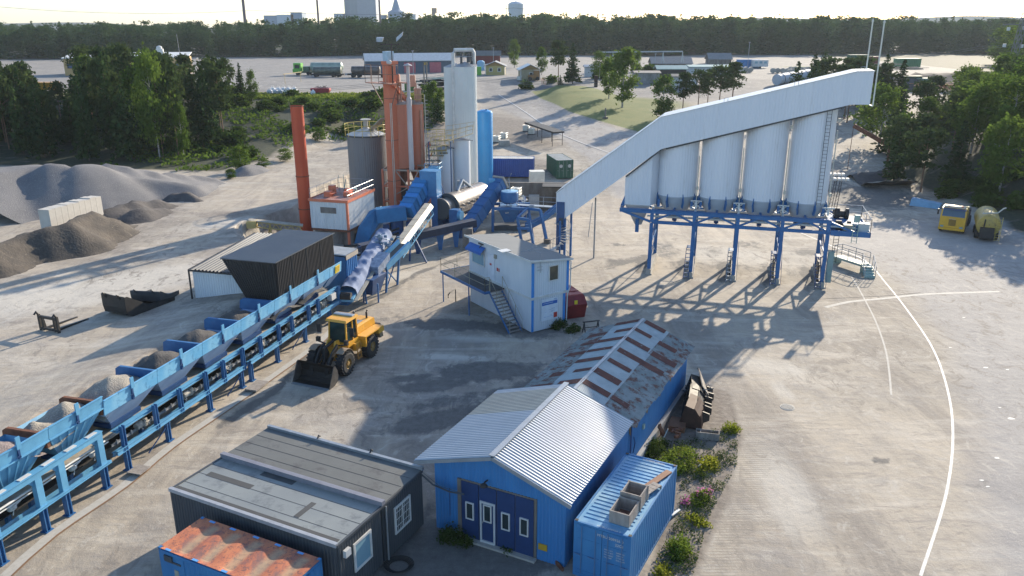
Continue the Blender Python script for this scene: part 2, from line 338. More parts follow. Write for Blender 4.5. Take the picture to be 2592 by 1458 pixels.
quads = np.stack([idx[:-1, :-1], idx[:-1, 1:], idx[1:, 1:], idx[1:, :-1]], -1).reshape(-1, 4)
me = bpy.data.meshes.new('ground'); me.vertices.add(nx*ny); me.vertices.foreach_set('co', np.stack([GX, GY, GZ], -1).ravel())
me.loops.add(len(quads)*4); me.loops.foreach_set('vertex_index', quads.ravel()); me.polygons.add(len(quads))
me.polygons.foreach_set('loop_start', np.arange(len(quads))*4); me.polygons.foreach_set('loop_total', np.full(len(quads), 4))
me.polygons.foreach_set('use_smooth', np.ones(len(quads), bool)); me.update(calc_edges=True)
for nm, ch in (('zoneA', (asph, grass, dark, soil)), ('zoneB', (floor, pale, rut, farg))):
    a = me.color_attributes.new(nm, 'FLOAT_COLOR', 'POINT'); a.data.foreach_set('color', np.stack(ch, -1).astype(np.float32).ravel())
ground = bpy.data.objects.new('ground', me); col.objects.link(ground); ground['kind'] = 'structure'
G = bpy.data.materials.new('yard_ground'); G.use_nodes = True; nt = G.node_tree; N = nt.nodes; L = nt.links; P = N['Principled BSDF']; P.inputs['Roughness'].default_value = .9
tc = N.new('ShaderNodeTexCoord')
def noise(s, det=6, ro=.6, dist=0, st=(1, 1, 1), rot=0, vec=None):
    mp = N.new('ShaderNodeMapping'); mp.inputs['Scale'].default_value = st; mp.inputs['Rotation'].default_value = (0, 0, rot)
    L.new(vec or tc.outputs['Object'], mp.inputs[0])
    n_ = N.new('ShaderNodeTexNoise'); n_.inputs['Scale'].default_value = s; n_.inputs['Detail'].default_value = det; n_.inputs['Roughness'].default_value = ro; n_.inputs['Distortion'].default_value = dist
    L.new(mp.outputs[0], n_.inputs[0]); return n_.outputs[0]
def rng(x, a, b, c=0., d=1.):
    m_ = N.new('ShaderNodeMapRange'); m_.inputs[1].default_value = a; m_.inputs[2].default_value = b; m_.inputs[3].default_value = c; m_.inputs[4].default_value = d; L.new(x, m_.inputs[0]); return m_.outputs[0]
def mth(op, a, b):
    m_ = N.new('ShaderNodeMath'); m_.operation = op
    for i, x in enumerate((a, b)):
        if isinstance(x, (int, float)): m_.inputs[i].default_value = x
        else: L.new(x, m_.inputs[i])
    return m_.outputs[0]
def mix(f, a, b):
    m_ = N.new('ShaderNodeMix'); m_.data_type = 'RGBA'
    for i, x in ((0, f), (6, a), (7, b)):
        if isinstance(x, tuple): m_.inputs[i].default_value = (*x, 1)
        elif isinstance(x, (int, float)): m_.inputs[i].default_value = x
        else: L.new(x, m_.inputs[i])
    return m_.outputs[2]
def zone(nm):
    a = N.new('ShaderNodeAttribute'); a.attribute_name = nm; s_ = N.new('ShaderNodeSeparateColor'); L.new(a.outputs['Color'], s_.inputs[0]); return s_.outputs[0], s_.outputs[1], s_.outputs[2], a.outputs['Alpha']
zA = zone('zoneA'); zB = zone('zoneB')
def edge(z, n_, k=.55, w_=.10): return rng(mth('ADD', z, mth('MULTIPLY', mth('SUBTRACT', n_, .5), k)), .5-w_, .5+w_)
big = noise(.045, 8, .6, .6); mid = noise(.28, 8, .65, .4); fine = noise(2.2, 6, .7); grit = noise(14, 3, .7)
str1 = noise(.22, 7, .68, .8, (1, .16, 1), .62); str2 = noise(.5, 6, .7, .5, (.22, 1, 1), -.5)
c = mix(rng(big, .38, .62), (.44, .375, .29), (.32, .28, .225))
c = mix(rng(str1, .47, .62, 0, .8), c, (.20, .172, .145))
c = mix(rng(str2, .50, .64, 0, .6), c, (.52, .465, .385))
str3 = noise(1.6, 7, .72, 1.2, (.25, 1.3, 1), .1); c = mix(rng(str3, .54, .64, 0, .6), c, (.24, .21, .18))
c = mix(rng(mid, .52, .72, 0, .5), c, (.22, .20, .18))
c = mix(mth('MULTIPLY', edge(zB[1], str1, 2.0, .3), .8), c, (.54, .50, .43))
sp = mix(rng(grit, .4, .62), (.20, .185, .175), (.40, .37, .34))
c = mix(rng(mth('MULTIPLY', fine, mid), .2, .42, 0, .45), c, sp)
ca = mix(rng(mid, .35, .7), (.34, .32, .30), (.26, .245, .235)); ca = mix(rng(grit, .56, .68, 0, .8), ca, (.42, .40, .38)); ca = mix(rng(str2, .5, .7, 0, .6), ca, (.40, .375, .345)); ca = mix(rng(str3, .55, .66, 0, .5), ca, (.23, .22, .21))
c = mix(mth('MULTIPLY', edge(zA[0], mid, .5, .25), .88), c, ca); c = mix(zB[3], c, mix(rng(mid, .4, .6), (.20, .19, .18), (.145, .14, .137)))
spl = noise(.8, 9, .74, 1.4, (1, .6, 1), .35); c = mix(mth('MULTIPLY', rng(spl, .53, .60), rng(big, .42, .56, .15, .75)), c, (.185, .16, .135)); c = mix(mth('MULTIPLY', rng(spl, .36, .44, 1, 0), .5), c, (.50, .455, .385))
cs = mix(rng(fine, .35, .65), (.13, .105, .085), (.25, .215, .18)); c = mix(edge(zA[3], mid, .8, .18), c, cs)
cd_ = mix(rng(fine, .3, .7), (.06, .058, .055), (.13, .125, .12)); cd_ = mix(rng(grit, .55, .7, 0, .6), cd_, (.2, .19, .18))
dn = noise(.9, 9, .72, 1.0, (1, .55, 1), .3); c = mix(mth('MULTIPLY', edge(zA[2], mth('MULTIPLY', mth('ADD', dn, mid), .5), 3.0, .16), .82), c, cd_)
wv = N.new('ShaderNodeTexWave'); wv.inputs['Scale'].default_value = 1.6; wv.bands_direction = 'Y'; wv.inputs['Distortion'].default_value = 1.2; L.new(tc.outputs['Object'], wv.inputs[0])
c = mix(mth('MULTIPLY', zB[2], rng(wv.outputs['Fac'], .35, .75, .05, .6)), c, (.24, .205, .16))
cg = mix(rng(mid, .35, .65), (.085, .125, .02), (.14, .155, .032)); cg = mix(rng(fine, .5, .75, 0, .6), cg, (.20, .17, .06)); c = mix(edge(zA[1], fine, .6, .18), c, cg)
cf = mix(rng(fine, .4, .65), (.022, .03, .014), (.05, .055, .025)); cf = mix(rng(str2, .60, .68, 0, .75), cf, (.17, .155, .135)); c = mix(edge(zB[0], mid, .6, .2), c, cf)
cr = noise(1.1, 3, .5, 2.5); crk = rng(mth('ABSOLUTE', mth('SUBTRACT', cr, .5), 0), 0, .006, .35, 0.); c = mix(mth('MULTIPLY', crk, rng(big, .45, .6)), c, (.10, .09, .08))
L.new(c, P.inputs['Base Color'])
bp = N.new('ShaderNodeBump'); bp.inputs['Strength'].default_value = .55; bp.inputs['Distance'].default_value = .12; L.new(mth('ADD', mth('MULTIPLY', fine, .5), mth('ADD', mth('MULTIPLY', grit, .16), mid)), bp.inputs['Height']); L.new(bp.outputs[0], P.inputs['Normal'])
me.materials.append(G)

def strip(name, pts, wd, m, lift=.006, seg=1.0, **kw):          # a painted or laid strip that follows the terrain
    pts = [V((p[0], p[1], 0)) for p in pts]; q = []
    n_ = len(pts)
    for i in range(n_-1):                                          # Catmull-Rom through the points
        p0, p1, p2, p3 = pts[max(i-1, 0)], pts[i], pts[i+1], pts[min(i+2, n_-1)]; k = max(2, int((p2-p1).length/seg))
        for j in range(k):
            t = j/k; q.append(.5*((2*p1)+(p2-p0)*t+(2*p0-5*p1+4*p2-p3)*t*t+(3*p1-p0-3*p2+p3)*t**3))
    q.append(pts[-1]); b = MB(); vs_ = []
    for i, p in enumerate(q):
        d = (q[min(i+1, len(q)-1)]-q[max(i-1, 0)]).normalized(); s_ = V((-d.y, d.x, 0))*wd/2
        for sg in (-1, 1): r_ = p+s_*sg; vs_.append((r_.x, r_.y, hz(r_.x, r_.y)+lift))
    b.add(vs_, [(2*i, 2*i+1, 2*i+3, 2*i+2) for i in range(len(q)-1)])
    return b.build(name, m, **kw)
LN = dict(kind='structure')
strip('road_marking', road_edge, .13, m_lineW, .008, **LN)
strip('road_marking', P2([(2155, 700), (2180, 742), (2215, 810), (2240, 880), (2250, 935), (2256, 1000)]), .12, m_lineF, .007, **LN)
strip('road_marking', P2([(1262, 240), (1330, 284), (1390, 325), (1460, 357), (1545, 388)]), .22, m_lineW, .05, seg=2, **LN)
strip('concrete_strip', P2([(2090, 778), (2150, 764), (2245, 755), (2340, 745), (2530, 738)]), .38, m_lineF, .006, **LN)
strip('road_joint', P2([(2075, 757), (2240, 749), (2330, 741)]), .07, mat('joint_tar', (.12, .11, .10), .9), .010, **LN)
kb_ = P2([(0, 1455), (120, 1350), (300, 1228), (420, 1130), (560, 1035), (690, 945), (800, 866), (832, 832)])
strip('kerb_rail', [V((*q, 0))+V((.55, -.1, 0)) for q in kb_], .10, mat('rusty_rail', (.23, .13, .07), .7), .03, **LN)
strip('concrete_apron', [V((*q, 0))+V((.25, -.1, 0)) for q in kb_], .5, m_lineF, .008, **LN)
for q in [(2495, 931), (2530, 1032), (2523, 1160), (2485, 1216), (2500, 1232), (2405, 880), (2550, 936), (2440, 804), (2560, 1060)]:
    p = at(*q); r_ = rnd.uniform(.06, .17); b = MB(); b.add([(p.x+r_*1.5*math.cos(a)*rnd.uniform(.6, 1), p.y+r_*math.sin(a)*rnd.uniform(.6, 1), p.z+.011) for a in np.linspace(0, 5.6, 8)], [tuple(range(8))])
    b.build('paint_spot', m_lineW, kind='structure')
# drain cover in the yard
p = g(1993, 1031); b = MB(); b.lathe(p, [(.38, .0), (.38, .012), (.33, .016), (.33, .012)], 28)
mh = thing('manhole_cover', 'round pale slotted drain cover in the sandy yard', 'manhole cover', p)
b = MB(); b.lathe(p, [(.42, 0), (.42, .02), (.36, .024)], 28); b.build('rim', m_lineF, mh)
b = MB(); b.lathe(p, [(.355, .018), (.355, .027)], 28)
b.build('lid', m_steel_dark, mh)
b = MB()
for i in range(-4, 5):
    x = i*.075; h_ = math.sqrt(.34**2-x*x)
    b.bar(p+V((x, -h_, .03)), p+V((x, h_, .03)), .035, .012)
    if i % 2 == 0: b.bar(p+V((-h_, x, .032)), p+V((h_, x, .032)), .03, .012)
b.build('grating', m_lineF, mh)

# ---------------------------------------------------------------- stockpiles
def pile(name, label, segs, slope, m, res=.7, nz=.25, base=2.2, seed=0, cat='stockpile', group=None, ns=.5, flat=0, plate=None, **kw):
    A_ = np.array([(a[0], a[1]) for s_ in segs for a in s_[:2]]); H_ = max(max(s_[2], s_[3]) for s_ in segs)
    rad = (H_-base)/slope+1
    gx = np.arange(A_[:, 0].min()-rad, A_[:, 0].max()+rad, res); gy = np.arange(A_[:, 1].min()-rad, A_[:, 1].max()+rad, res)
    X, Y = np.meshgrid(gx, gy); Z = np.full(X.shape, -99.)
    for a, b_, ha, hb in segs:
        L2 = (b_[0]-a[0])**2+(b_[1]-a[1])**2+1e-9; t = np.clip(((X-a[0])*(b_[0]-a[0])+(Y-a[1])*(b_[1]-a[1]))/L2, 0, 1)
        d = np.hypot(X-a[0]-t*(b_[0]-a[0]), Y-a[1]-t*(b_[1]-a[1])); z = ha+(hb-ha)*t-slope*(np.sqrt(d*d+flat+.02)-math.sqrt(flat))
        Z = np.maximum(Z, z)
    if plate:
        pl_, za, zb = plate; f = np.clip(((X-za[0])*(zb[0]-za[0])+(Y-za[1])*(zb[1]-za[1]))/((zb[0]-za[0])**2+(zb[1]-za[1])**2), 0, 1); d = np.where(inpoly(X, Y, pl_), 0, dline(X, Y, pl_+pl_[:1])); Z = np.maximum(Z, za[2]+(zb[2]-za[2])*f-slope*d)
    Z += nz*wob(X, Y, ns*2, seed)*.6+nz*.4*wob(X, Y, ns*7, seed+2)
    gnd = hgt(X, Y); keep = Z > gnd-.12; Z = np.maximum(Z, gnd-.1)
    id_ = np.arange(X.size).reshape(X.shape); b = MB()
    b.v = list(map(tuple, np.stack([X, Y, Z], -1).reshape(-1, 3)))
    kk = keep[:-1, :-1] | keep[1:, :-1] | keep[:-1, 1:] | keep[1:, 1:]
    q = np.stack([id_[:-1, :-1][kk], id_[:-1, 1:][kk], id_[1:, 1:][kk], id_[1:, :-1][kk]], -1)
    used, inv = np.unique(q, return_inverse=True); b.v = [b.v[i] for i in used]; b.f = [tuple(x) for x in inv.reshape(-1, 4)]; b.mi = [0]*len(b.f)
    o = b.build(name, m, smooth=False, label=label, category=cat, **kw)
    o.data.polygons.foreach_set('use_smooth', [True]*len(o.data.polygons))
    if group: o['group'] = group
    return o
m_gravel = mat('grey_gravel', (.165, .162, .167), .95, c2=(.125, .124, .13), s=.35, b=.8, bs=9, c3=(.23, .222, .21), s3=9, f3=.42)
m_asphaltpile = mat('brown_milled_asphalt', (.095, .078, .062), .95, c2=(.055, .048, .042), s=.8, b=.9, bs=5, c3=(.17, .14, .11), s3=3, f3=.36)
m_darkpile = mat('dark_sand_pile', (.06, .055, .055), .95, c2=(.10, .09, .085), s=.8, b=.9, bs=5)
def pz(u, v, z): return g(u, v, z)
big_ = [(pz(118, 406, 7.4), pz(150, 404, 7.4), 7.2, 7.1), (pz(190, 408, 7.2), pz(245, 406, 7.0), 6.9, 6.7), (pz(265, 414, 6.2), pz(320, 417, 6.0), 6.3, 5.9), (pz(345, 424, 5.4), pz(390, 428, 5.2), 5.4, 5.0), (pz(420, 431, 4.7), pz(465, 437, 4.2), 4.6, 4.0), (pz(490, 440, 3.8), pz(540, 448, 3.2), 3.8, 3.2)]
PLT = [tuple(pz(*q)[:2]) for q in ((-120, 470, 6.2), (77, 428, 6.4), (180, 432, 5.9), (298, 443, 5.2), (400, 463, 4.0), (497, 484, 2.9), (560, 456, 2.9), (500, 444, 3.6), (330, 422, 5.4), (120, 406, 6.9), (-60, 420, 6.8))]
pile('gravel_stockpile', 'large grey gravel stockpile below the dark grove, tyre tracks on its long top', big_, .60, m_gravel, .6, .10, seed=1, plate=(PLT, tuple(pz(100, 418, 6.55)), tuple(pz(530, 455, 2.7))))
pile('asphalt_stockpile', 'brown milled asphalt heap in front of the pale block wall', [(pz(-40, 625, 4.6), pz(60, 588, 4.6), 4.5, 4.7), (pz(60, 588, 4.7), pz(170, 556, 5.2), 4.7, 5.2), (pz(170, 560, 5.0), pz(232, 534, 5.0), 5.1, 5.1), (pz(232, 532, 5.1), pz(295, 548, 4.2), 5.0, 3.9), (pz(295, 548, 4), pz(345, 562, 2.8), 3.8, 2.5)], .75, m_asphaltpile, .45, .32, seed=4)
pile('sand_stockpile', 'low dark crumbly heap beyond the brown asphalt heap', [(pz(268, 520, 4.2), pz(330, 505, 4.2), 3.9, 4.1), (pz(330, 505, 4), pz(400, 500, 3.6), 3.8, 3.5), (pz(340, 525, 3.8), pz(410, 518, 3.4), 3.8, 3.2)], .6, m_darkpile, .45, .4, seed=7)
pile('tar_stockpile', 'small black curved ridge of material at the foot of the gravel stockpile', [(pz(435, 482, 3.6), pz(470, 482, 3.5), 3.4, 3.5), (pz(470, 482, 3.5), pz(496, 494, 3.2), 3.5, 2.9)], .7, m_darkpile, .4, .2, seed=9)
pile('rubble_heap', 'small grey rubble heap left of the bushes at the slope foot', [(at(618, 440)+V((0, 0, 0)), at(660, 432), hz(*at(618, 440)[:2])+1.3, hz(*at(660, 432)[:2])+.8)], .6, m_gravel, .5, .3, seed=3)
pile('dark_heap', 'long dark earth heap beside the gravel road under the right hand trees', [(at(2160, 455), at(2260, 440), 1.5, 1.7), (at(2190, 480), at(2330, 480), 1.3, 1.5)], .45, m_darkpile, .8, .4, seed=12)
pile('soil_heap', 'broad dark soil bank behind the conveyor head near the antennas', [(at(2200, 225), at(2500, 205), 10.0, 10.4)], .5, m_darkpile, 1.6, .6, seed=15)
pile('gravel_heap', 'small pointed grey heap beside the road at the lawn tip', [(at(1375, 222), at(1400, 219), hz(*at(1375, 222)[:2])+.9, hz(*at(1375, 222)[:2])+.8)], .6, m_gravel, .5, .2, seed=16)
# pale block wall holding back the gravel
a, c_ = pz(124, 552, 4.6), pz(256, 514, 4.6); fr = Fr(a.x, a.y, c_.x-a.x, c_.y-a.y); Lw = (c_-a).length; nb = 9
for i in range(nb):
    b = MB(); b.box(fr, Lw*i/nb+.012, Lw*(i+1)/nb-.012, -.1, 1.1, 3.2, 5.35+.05*math.sin(i*3)); b.build('concrete_block', mat('pale_concrete', (.52, .49, .44), .85, c2=(.44, .41, .37), s=1), label='pale concrete block in the short wall between the gravel and the brown heap', category='concrete block', group='pale blocks of the stockpile wall')
# ---------------------------------------------------------------- aggregate feeder row
seams = [7.0, 10.87, 14.73, 18.6, 22.47, 26.33, 30.2]
ords = ['nearest', 'second', 'third', 'fourth', 'fifth', 'last']
hlab = ['grey and tan gravel', 'dark grey gravel with a pale streak', 'dark grey stone', 'dark brown grit', 'sand', 'sand']
def lip(b, t0, t1, nf, z0, z1, th=.05):
    b.hexa([FF.p(t0, nf+.02, z0), FF.p(t1, nf+.02, z0), FF.p(t1, nf+.02+th, z0), FF.p(t0, nf+.02+th, z0), FF.p(t0, nf-.06, z1), FF.p(t1, nf-.06, z1), FF.p(t1, nf-.06+th, z1), FF.p(t0, nf-.06+th, z1)])
def feed_bin(i, t0, t1, near):
    lab = ('near ribbed feed bin of the blue row, %s' % ['left edge of the picture', 'second one with brown gravel', 'rusty rimmed, just before the smooth bins'][i]) if near else \
        'smooth light blue feed bin, %s of the six towards the black shed' % ords[i]
    T_ = thing('feed_bin', lab, 'feed bin', FF.p((t0+t1)/2, 1.5, 0), 'feed bins in the long blue row')
    ml = m_ltblue2 if near else m_ltblue; zt, zb = (4.42, 3.78) if near else (4.15, 3.35); nf = .32
    b = MB(); lip(b, t0+.015, t1-.015, nf, zb, zt)
    b.bar(FF.p(t0+.02, nf-.05, zt), FF.p(t1-.02, nf-.05, zt), .09, .05)
    if near: b.bar(FF.p(t0+.02, nf, zb), FF.p(t1-.02, nf, zb), .07, .07)
    b.build('lip_panel', ml, T_)
    mh_ = m_blue if near else mat('hopper_grey_blue', (.24, .34, .50), .5, c2=(.20, .29, .44), s=1)
    b = MB(); zb2 = 2.35; tm = (t0+t1)/2; cut = .95
    F1 = [FF.p(t0+.05, nf+.05, zb), FF.p(t1-.05, nf+.05, zb), FF.p(t1-cut, 1.0, zb2), FF.p(t0+cut, 1.0, zb2)]
    B1 = [FF.p(t0+.05, 2.75, zb), FF.p(t1-.05, 2.75, zb), FF.p(t1-cut, 1.9, zb2), FF.p(t0+cut, 1.9, zb2)]
    b.quad(*F1); b.quad(*B1[::-1]); b.quad(F1[0], F1[3], B1[3], B1[0]); b.quad(F1[1], B1[1], B1[2], F1[2])
    b.quad(FF.p(t0+.05, 2.75, zb), FF.p(t1-.05, 2.75, zb), FF.p(t1-.05, 2.85, 3.1), FF.p(t0+.05, 2.85, 3.1))
    if near:
        for k in range(1, 6):
            f = k/6; p = F1[0].lerp(F1[1], f); q = F1[3].lerp(F1[2], f); b.bar(p, q, .05, .09)
    b.build('hopper', m_ltblue2 if near else mh_, T_)
    b = MB(); a = t1; mt = m_rust if near else m_blue
    poly = [FF.p(a-.06, .42, 4.1), FF.p(a-.06, 2.65, 4.1), FF.p(a-.06, 2.88, 3.95), FF.p(a-.06, 2.95, 3.4), FF.p(a-.06, 2.6, 3.1), FF.p(a-.06, .42, 3.4)]
    b.prism(poly, FF.p(.16, 0)-FF.p(0, 0)); b.build('divider', mt, T_)
    b = MB(); b.box(FF, tm-.11, tm+.11, nf-.16, nf-.1, zt-.15, zt+.42); b.build('level_plate', m_ltblue2, T_)
    b = MB(); b.box(FF, tm-.05, tm+.05, nf-.1, nf+.04, zb, zt+.02); b.tube([FF.p(tm-.2, nf-.12, zt-.5), FF.p(tm, nf-.13, zt-.45), FF.p(tm+.05, nf-.1, zb+.1)], .02, 5); b.build('vibrator_bracket', m_dkblue, T_)
    b = MB(); b.box(FF, t0+cut-.1, t1-cut+.1, .9, 2.0, 2.1, 2.36); b.build('outlet', m_dkblue, T_)
    if not near and i < 5:
        b = MB(); c0 = FF.p(tm-.3, .32, 2.22); b.lathe(c0, [(.13, 0), (.13, .34)], 10, ax=FF.p(1, 0)-FF.p(0, 0)); b.lathe(c0, [(.07, -.1), (.07, .46)], 8, ax=FF.p(1, 0)-FF.p(0, 0)); b.build('motor', m_red, T_, smooth=True)
    # aggregate heap in the bin
    b = MB(); nn = 20; rs = random.Random(i*7+near); pk = (rs.uniform(.35, .65), rs.uniform(.4, .6)); hp = [(4.7, 4.5, 4.4), (4.35, 4.4, 4.3, 4.2, 3.6, 3.6)][not near][i]
    for r_ in range(nn+1):
        for c_ in range(nn+1):
            x = c_/nn; y = r_/nn; d = math.sqrt(((x-pk[0])*1.15)**2+(y-pk[1])**2+.03)-.1
            if near and i == 2: d = min(math.hypot(x-.72, y-.5), math.hypot(x-.18, y-.55)+.12)
            z = max(hp-d*1.75+.05*math.sin(x*19+i)*math.cos(y*17), 2.5); b.v.append(tuple(FF.p(t0+.1+(t1-t0-.2)*x, .5+(2.42)*y, z)))
    for r_ in range(nn):
        for c_ in range(nn): k = r_*(nn+1)+c_; b.f.append((k, k+1, k+nn+2, k+nn+1)); b.mi.append(0)
    mg = [mat('reddish_gravel', (.20, .16, .155), .95, c2=(.12, .10, .10), s=3, b=1, bs=14, c3=(.32, .27, .26), s3=22, f3=.42), mat('tan_gravel', (.30, .27, .22), .95, c2=(.18, .165, .15), s=1.2, b=1, bs=14, c3=(.45, .42, .36), s3=22, f3=.42), mat('dark_grit', (.055, .052, .052), .95, c2=(.085, .08, .075), s=1.5, b=1, bs=12, c3=(.16, .15, .14), s3=18, f3=.34)]
    mh2 = ([mg[0], mg[0], mg[1]] if near else [mg[1], mg[2], mg[2], mg[2], mg[2], mg[2]])[i]
    o = b.build('gravel_heap', mh2, label='%s heap inside the %s feed bin' % (('reddish brown gravel', 'coarse reddish gravel', 'twin peaked tan gravel')[i] if near else hlab[i], ('leftmost near', 'second near', 'third near, rusty')[i] if near else ords[i]+' smooth blue'), category='gravel heap')
    o.data.polygons.foreach_set('use_smooth', [True]*len(o.data.polygons)); o['group'] = 'gravel heaps in the feed bins'
for i, (a, c_) in enumerate([(-3.2, .4), (.4, 3.7), (3.7, 7.0)]): feed_bin(i, a, c_, True)
for i in range(6): feed_bin(i, seams[i], seams[i+1], False)
b = MB(); b.box(FF, 3.9, 6.9, 2.86, 2.98, 3.0, 3.3); b.build('kick_board', m_rust, label='rusty rail along the loading edge of the near bins', category='rail')
T_ = thing('feeder_end_panel', 'light blue end panel of the bin row bearing a yellow notice', 'panel', FF.p(30.8, .3))
b = MB(); lip(b, 30.25, 32.1, .32, 3.35, 4.15); b.build('panel', m_ltblue, T_)
b = MB(); b.hexa([FF.p(*q) for q in [(31.0, .26, 3.45), (31.7, .26, 3.45), (31.7, .3, 3.45), (31.0, .3, 3.45), (31.0, .2, 4.02), (31.7, .2, 4.02), (31.7, .24, 4.02), (31.0, .24, 4.02)]]); b.build('notice', m_signyel, T_)
b = MB()
for k in range(5): b.bar(FF.p(31.1, .245-.012*k, 3.57+.09*k), FF.p(31.6, .245-.012*k, 3.57+.09*k), .02, .035)
b.build('notice_text', mat('ochre_print', (.40, .25, .02), .6), T_)
b = MB(); b.quad(FF.p(30.25, .36, 3.35), FF.p(32.0, .36, 3.35), FF.p(31.2, 1.0, 2.4), FF.p(30.3, 1.0, 2.4)); b.build('hopper_plate', mat('hopper_grey_blue', (.1, .1, .1)), T_)

T_ = thing('feeder_frame', 'long dark blue steel frame carrying the feeder belt under the bins', 'conveyor frame', FF.p(14, 0))
posts = [7.59, 10.0, 12.0, 14.3, 16.0, 18.0, 20.0, 22.2, 23.9, 26.2, 27.6, 30.8]
for t in posts:
    b = MB()
    for s_ in (-.09, .09): b.box(FF, t+s_-.02, t+s_+.02, -.1, .1, 1.1, 2.55)
    b.box(FF, t-.07, t+.07, -.02, .02, 1.1, 2.5); b.build('post', m_blue, T_)
for t in (7.7, 10.8, 14.5, 17.75, 18.8, 21.9, 25.6, 29.3):
    b = MB()
    for s_ in (-.1, .1): b.box(FF, t+s_-.025, t+s_+.025, -.02, .2, 0, 1.3)
    b.box(FF, t-.08, t+.08, .07, .11, 0, 1.3); b.box(FF, t-.2, t+.2, -.12, .3, 0, .04); b.build('leg', m_blue, T_)
    b = MB(); b.box(FF, t-.1, t+.1, 1.7, 1.95, 0, 1.3); b.build('rear_leg', m_dkblue, T_)
def Cb(b, t0, t1, n0, z, h=.18, d=.10):
    b.box(FF, t0, t1, n0, n0+.02, z-h, z); b.box(FF, t0, t1, n0-d*.5, n0+d, z-.015, z+.01); b.box(FF, t0, t1, n0-d*.5, n0+d, z-h-.01, z-h+.01)
b = MB(); Cb(b, 7.3, 31.2, .12, 2.42, .14, .16); b.box(FF, 7.3, 31.2, .16, .5, 2.3, 2.33); b.build('upper_rail', m_ltblue2, T_)
b = MB()
for a, c_ in ((7.0, 17.9), (18.7, 30.9)): Cb(b, a, c_, -.06, 1.42, .22, .12); Cb(b, a, c_, .22, 1.30, .2, .1)
b.build('lower_rail', m_ltblue2, T_)
b = MB()
for t in np.arange(7.5, 31, .52): b.box(FF, t, t+.06, .35, .42, 1.5, 1.75)
for k in (0, 1): Cb(b, 7.2, 30.9, .42+.02*k, 1.62+.5*k, .1, .06)
b.build('belt_stringer', m_galv, T_)
b = MB(); b.box(FF, -4, 31.2, .62, 1.9, 1.88, 1.95); b.tube([FF.p(-4, .6, 1.93), FF.p(31.2, .6, 1.93)], .07, 6)
b.build('belt', m_beltbeige, T_)
b = MB(); b.box(FF, -4, 31.2, .8, 1.9, 1.25, 1.3); b.build('return_belt', m_rubber, T_)
for j, t in enumerate((9.2, 11.3+1.7, 13+3.7, 20.6, 24.4, 28.9)):
    b = MB(); rs = random.Random(j)
    b.lathe(FF.p(t-.25, .42, 1.72), [(.17, 0), (.19, .1), (.19, .42), (.12, .5)], 10, ax=FF.p(1, 0)-FF.p(0, 0)); b.box(FF, t+.25, t+.5, .3, .62, 1.5, 1.92)
    for k in range(9): q = FF.p(t+rs.uniform(-.4, .6), rs.uniform(.2, .5), rs.uniform(1.45, 1.95)); b.tube([q, q+V((rs.uniform(-.2, .2), rs.uniform(-.2, .3), rs.uniform(-.2, .2)))], .035, 5)
    b.build('gear_motor', mat('dusty_grey_machine', (.46, .43, .37), .7, c2=(.2, .19, .17), s=6), T_)
b = MB(); b.box(FF, 29.6, 30.3, -.05, .35, 1.75, 2.2); b.build('control_box', m_mortar, T_)
for t in (11.4, 18.4, 26.0): b = MB(); b.bar(FF.p(t-2.2, .1, .1), FF.p(t, .0, 1.3), .05); b.build('brace', m_dkblue, T_)
# near portal frame
T_ = thing('portal_frame', 'light blue portal frame with four legs in front of the nearest ribbed bins', 'steel frame', FF.p(2, -.1))
b = MB(); b.box(FF, -4, 6.2, -.14, .12, 2.72, 3.0); b.box(FF, -4, 6.2, -.2, .18, 3.0, 3.03); b.build('top_beam', m_ltblue2, T_)
for t in (-2.6, .0, 2.35, 3.64, 6.01):
    b = MB(); b.box(FF, t-.17, t+.17, -.14, .12, 1.25, 2.72); b.prism([FF.p(t-.17, -.02, 2.72), FF.p(t-.5, -.02, 2.72), FF.p(t-.17, -.02, 2.35)], FF.p(0, .06)-FF.p(0, 0)); b.build('upper_post', m_ltblue2, T_)
    b = MB()
    for s_ in (-.1, .1): b.box(FF, t+s_-.025, t+s_+.025, -.16, .1, 0, 1.25)
    b.box(FF, t-.08, t+.08, -.05, -.01, 0, 1.25); b.box(FF, t-.2, t+.2, -.22, .18, 0, .04); b.build('leg', m_blue, T_)
    b = MB(); b.prism([FF.p(t+.1, .1, 1.2), FF.p(t+.55, .1, 1.2), FF.p(t+.1, .1, .55)], FF.p(0, .05)-FF.p(0, 0)); b.build('gusset', m_ltblue2, T_)
    b = MB(); b.box(FF, t-.1, t+.1, 2.0, 2.2, 0, 2.3); b.build('rear_leg', m_blue, T_)
b = MB(); Cb(b, -4, 6.4, -.2, 1.32, .1, .08); Cb(b, -4, 6.4, -.02, 1.26, .16, .1); b.build('lower_rail', m_ltblue2, T_)
for k in range(8): b = MB(); b.box(FF, -3.6+k*1.28, -3.0+k*1.28, -.1, .1, 3.03, 3.06); b.build('shim_plate', m_whitepaint, T_)
b = MB(); b.box(FF, -4, 6.6, .45, .5, .9, 1.2); b.box(FF, -4, 6.6, 1.8, 1.85, .9, 1.2); b.build('belt_side', m_ltblue2, T_)
for t in (1.2, 4.6, 5.9):
    b = MB(); b.lathe(FF.p(t, .5, 1.75), [(.13, 0), (.16, .05), (.16, .3)], 10, ax=FF.p(1, 0)-FF.p(0, 0)); b.tube([FF.p(t, .3, 1.5), FF.p(t+.1, .25, 1.9), FF.p(t+.5, .3, 1.95)], .03, 5); b.build('drive_unit', m_mortar, T_)
b = MB(); b.tube([FF.p(-4, .2, 2.2), FF.p(6.6, .2, 2.2)], .05, 6); b.tube([FF.p(-4, .3, 1.98), FF.p(6.9, .3, 1.98)], .035, 6); b.build('pipe', m_whitepaint, T_)
b = MB(); b.box(FF, 7.2, 8.0, -1.0, -.2, .12, .17); b.build('wood_board', m_wood, label='grey wooden board lying by the near end of the dark feeder frame', category='board')
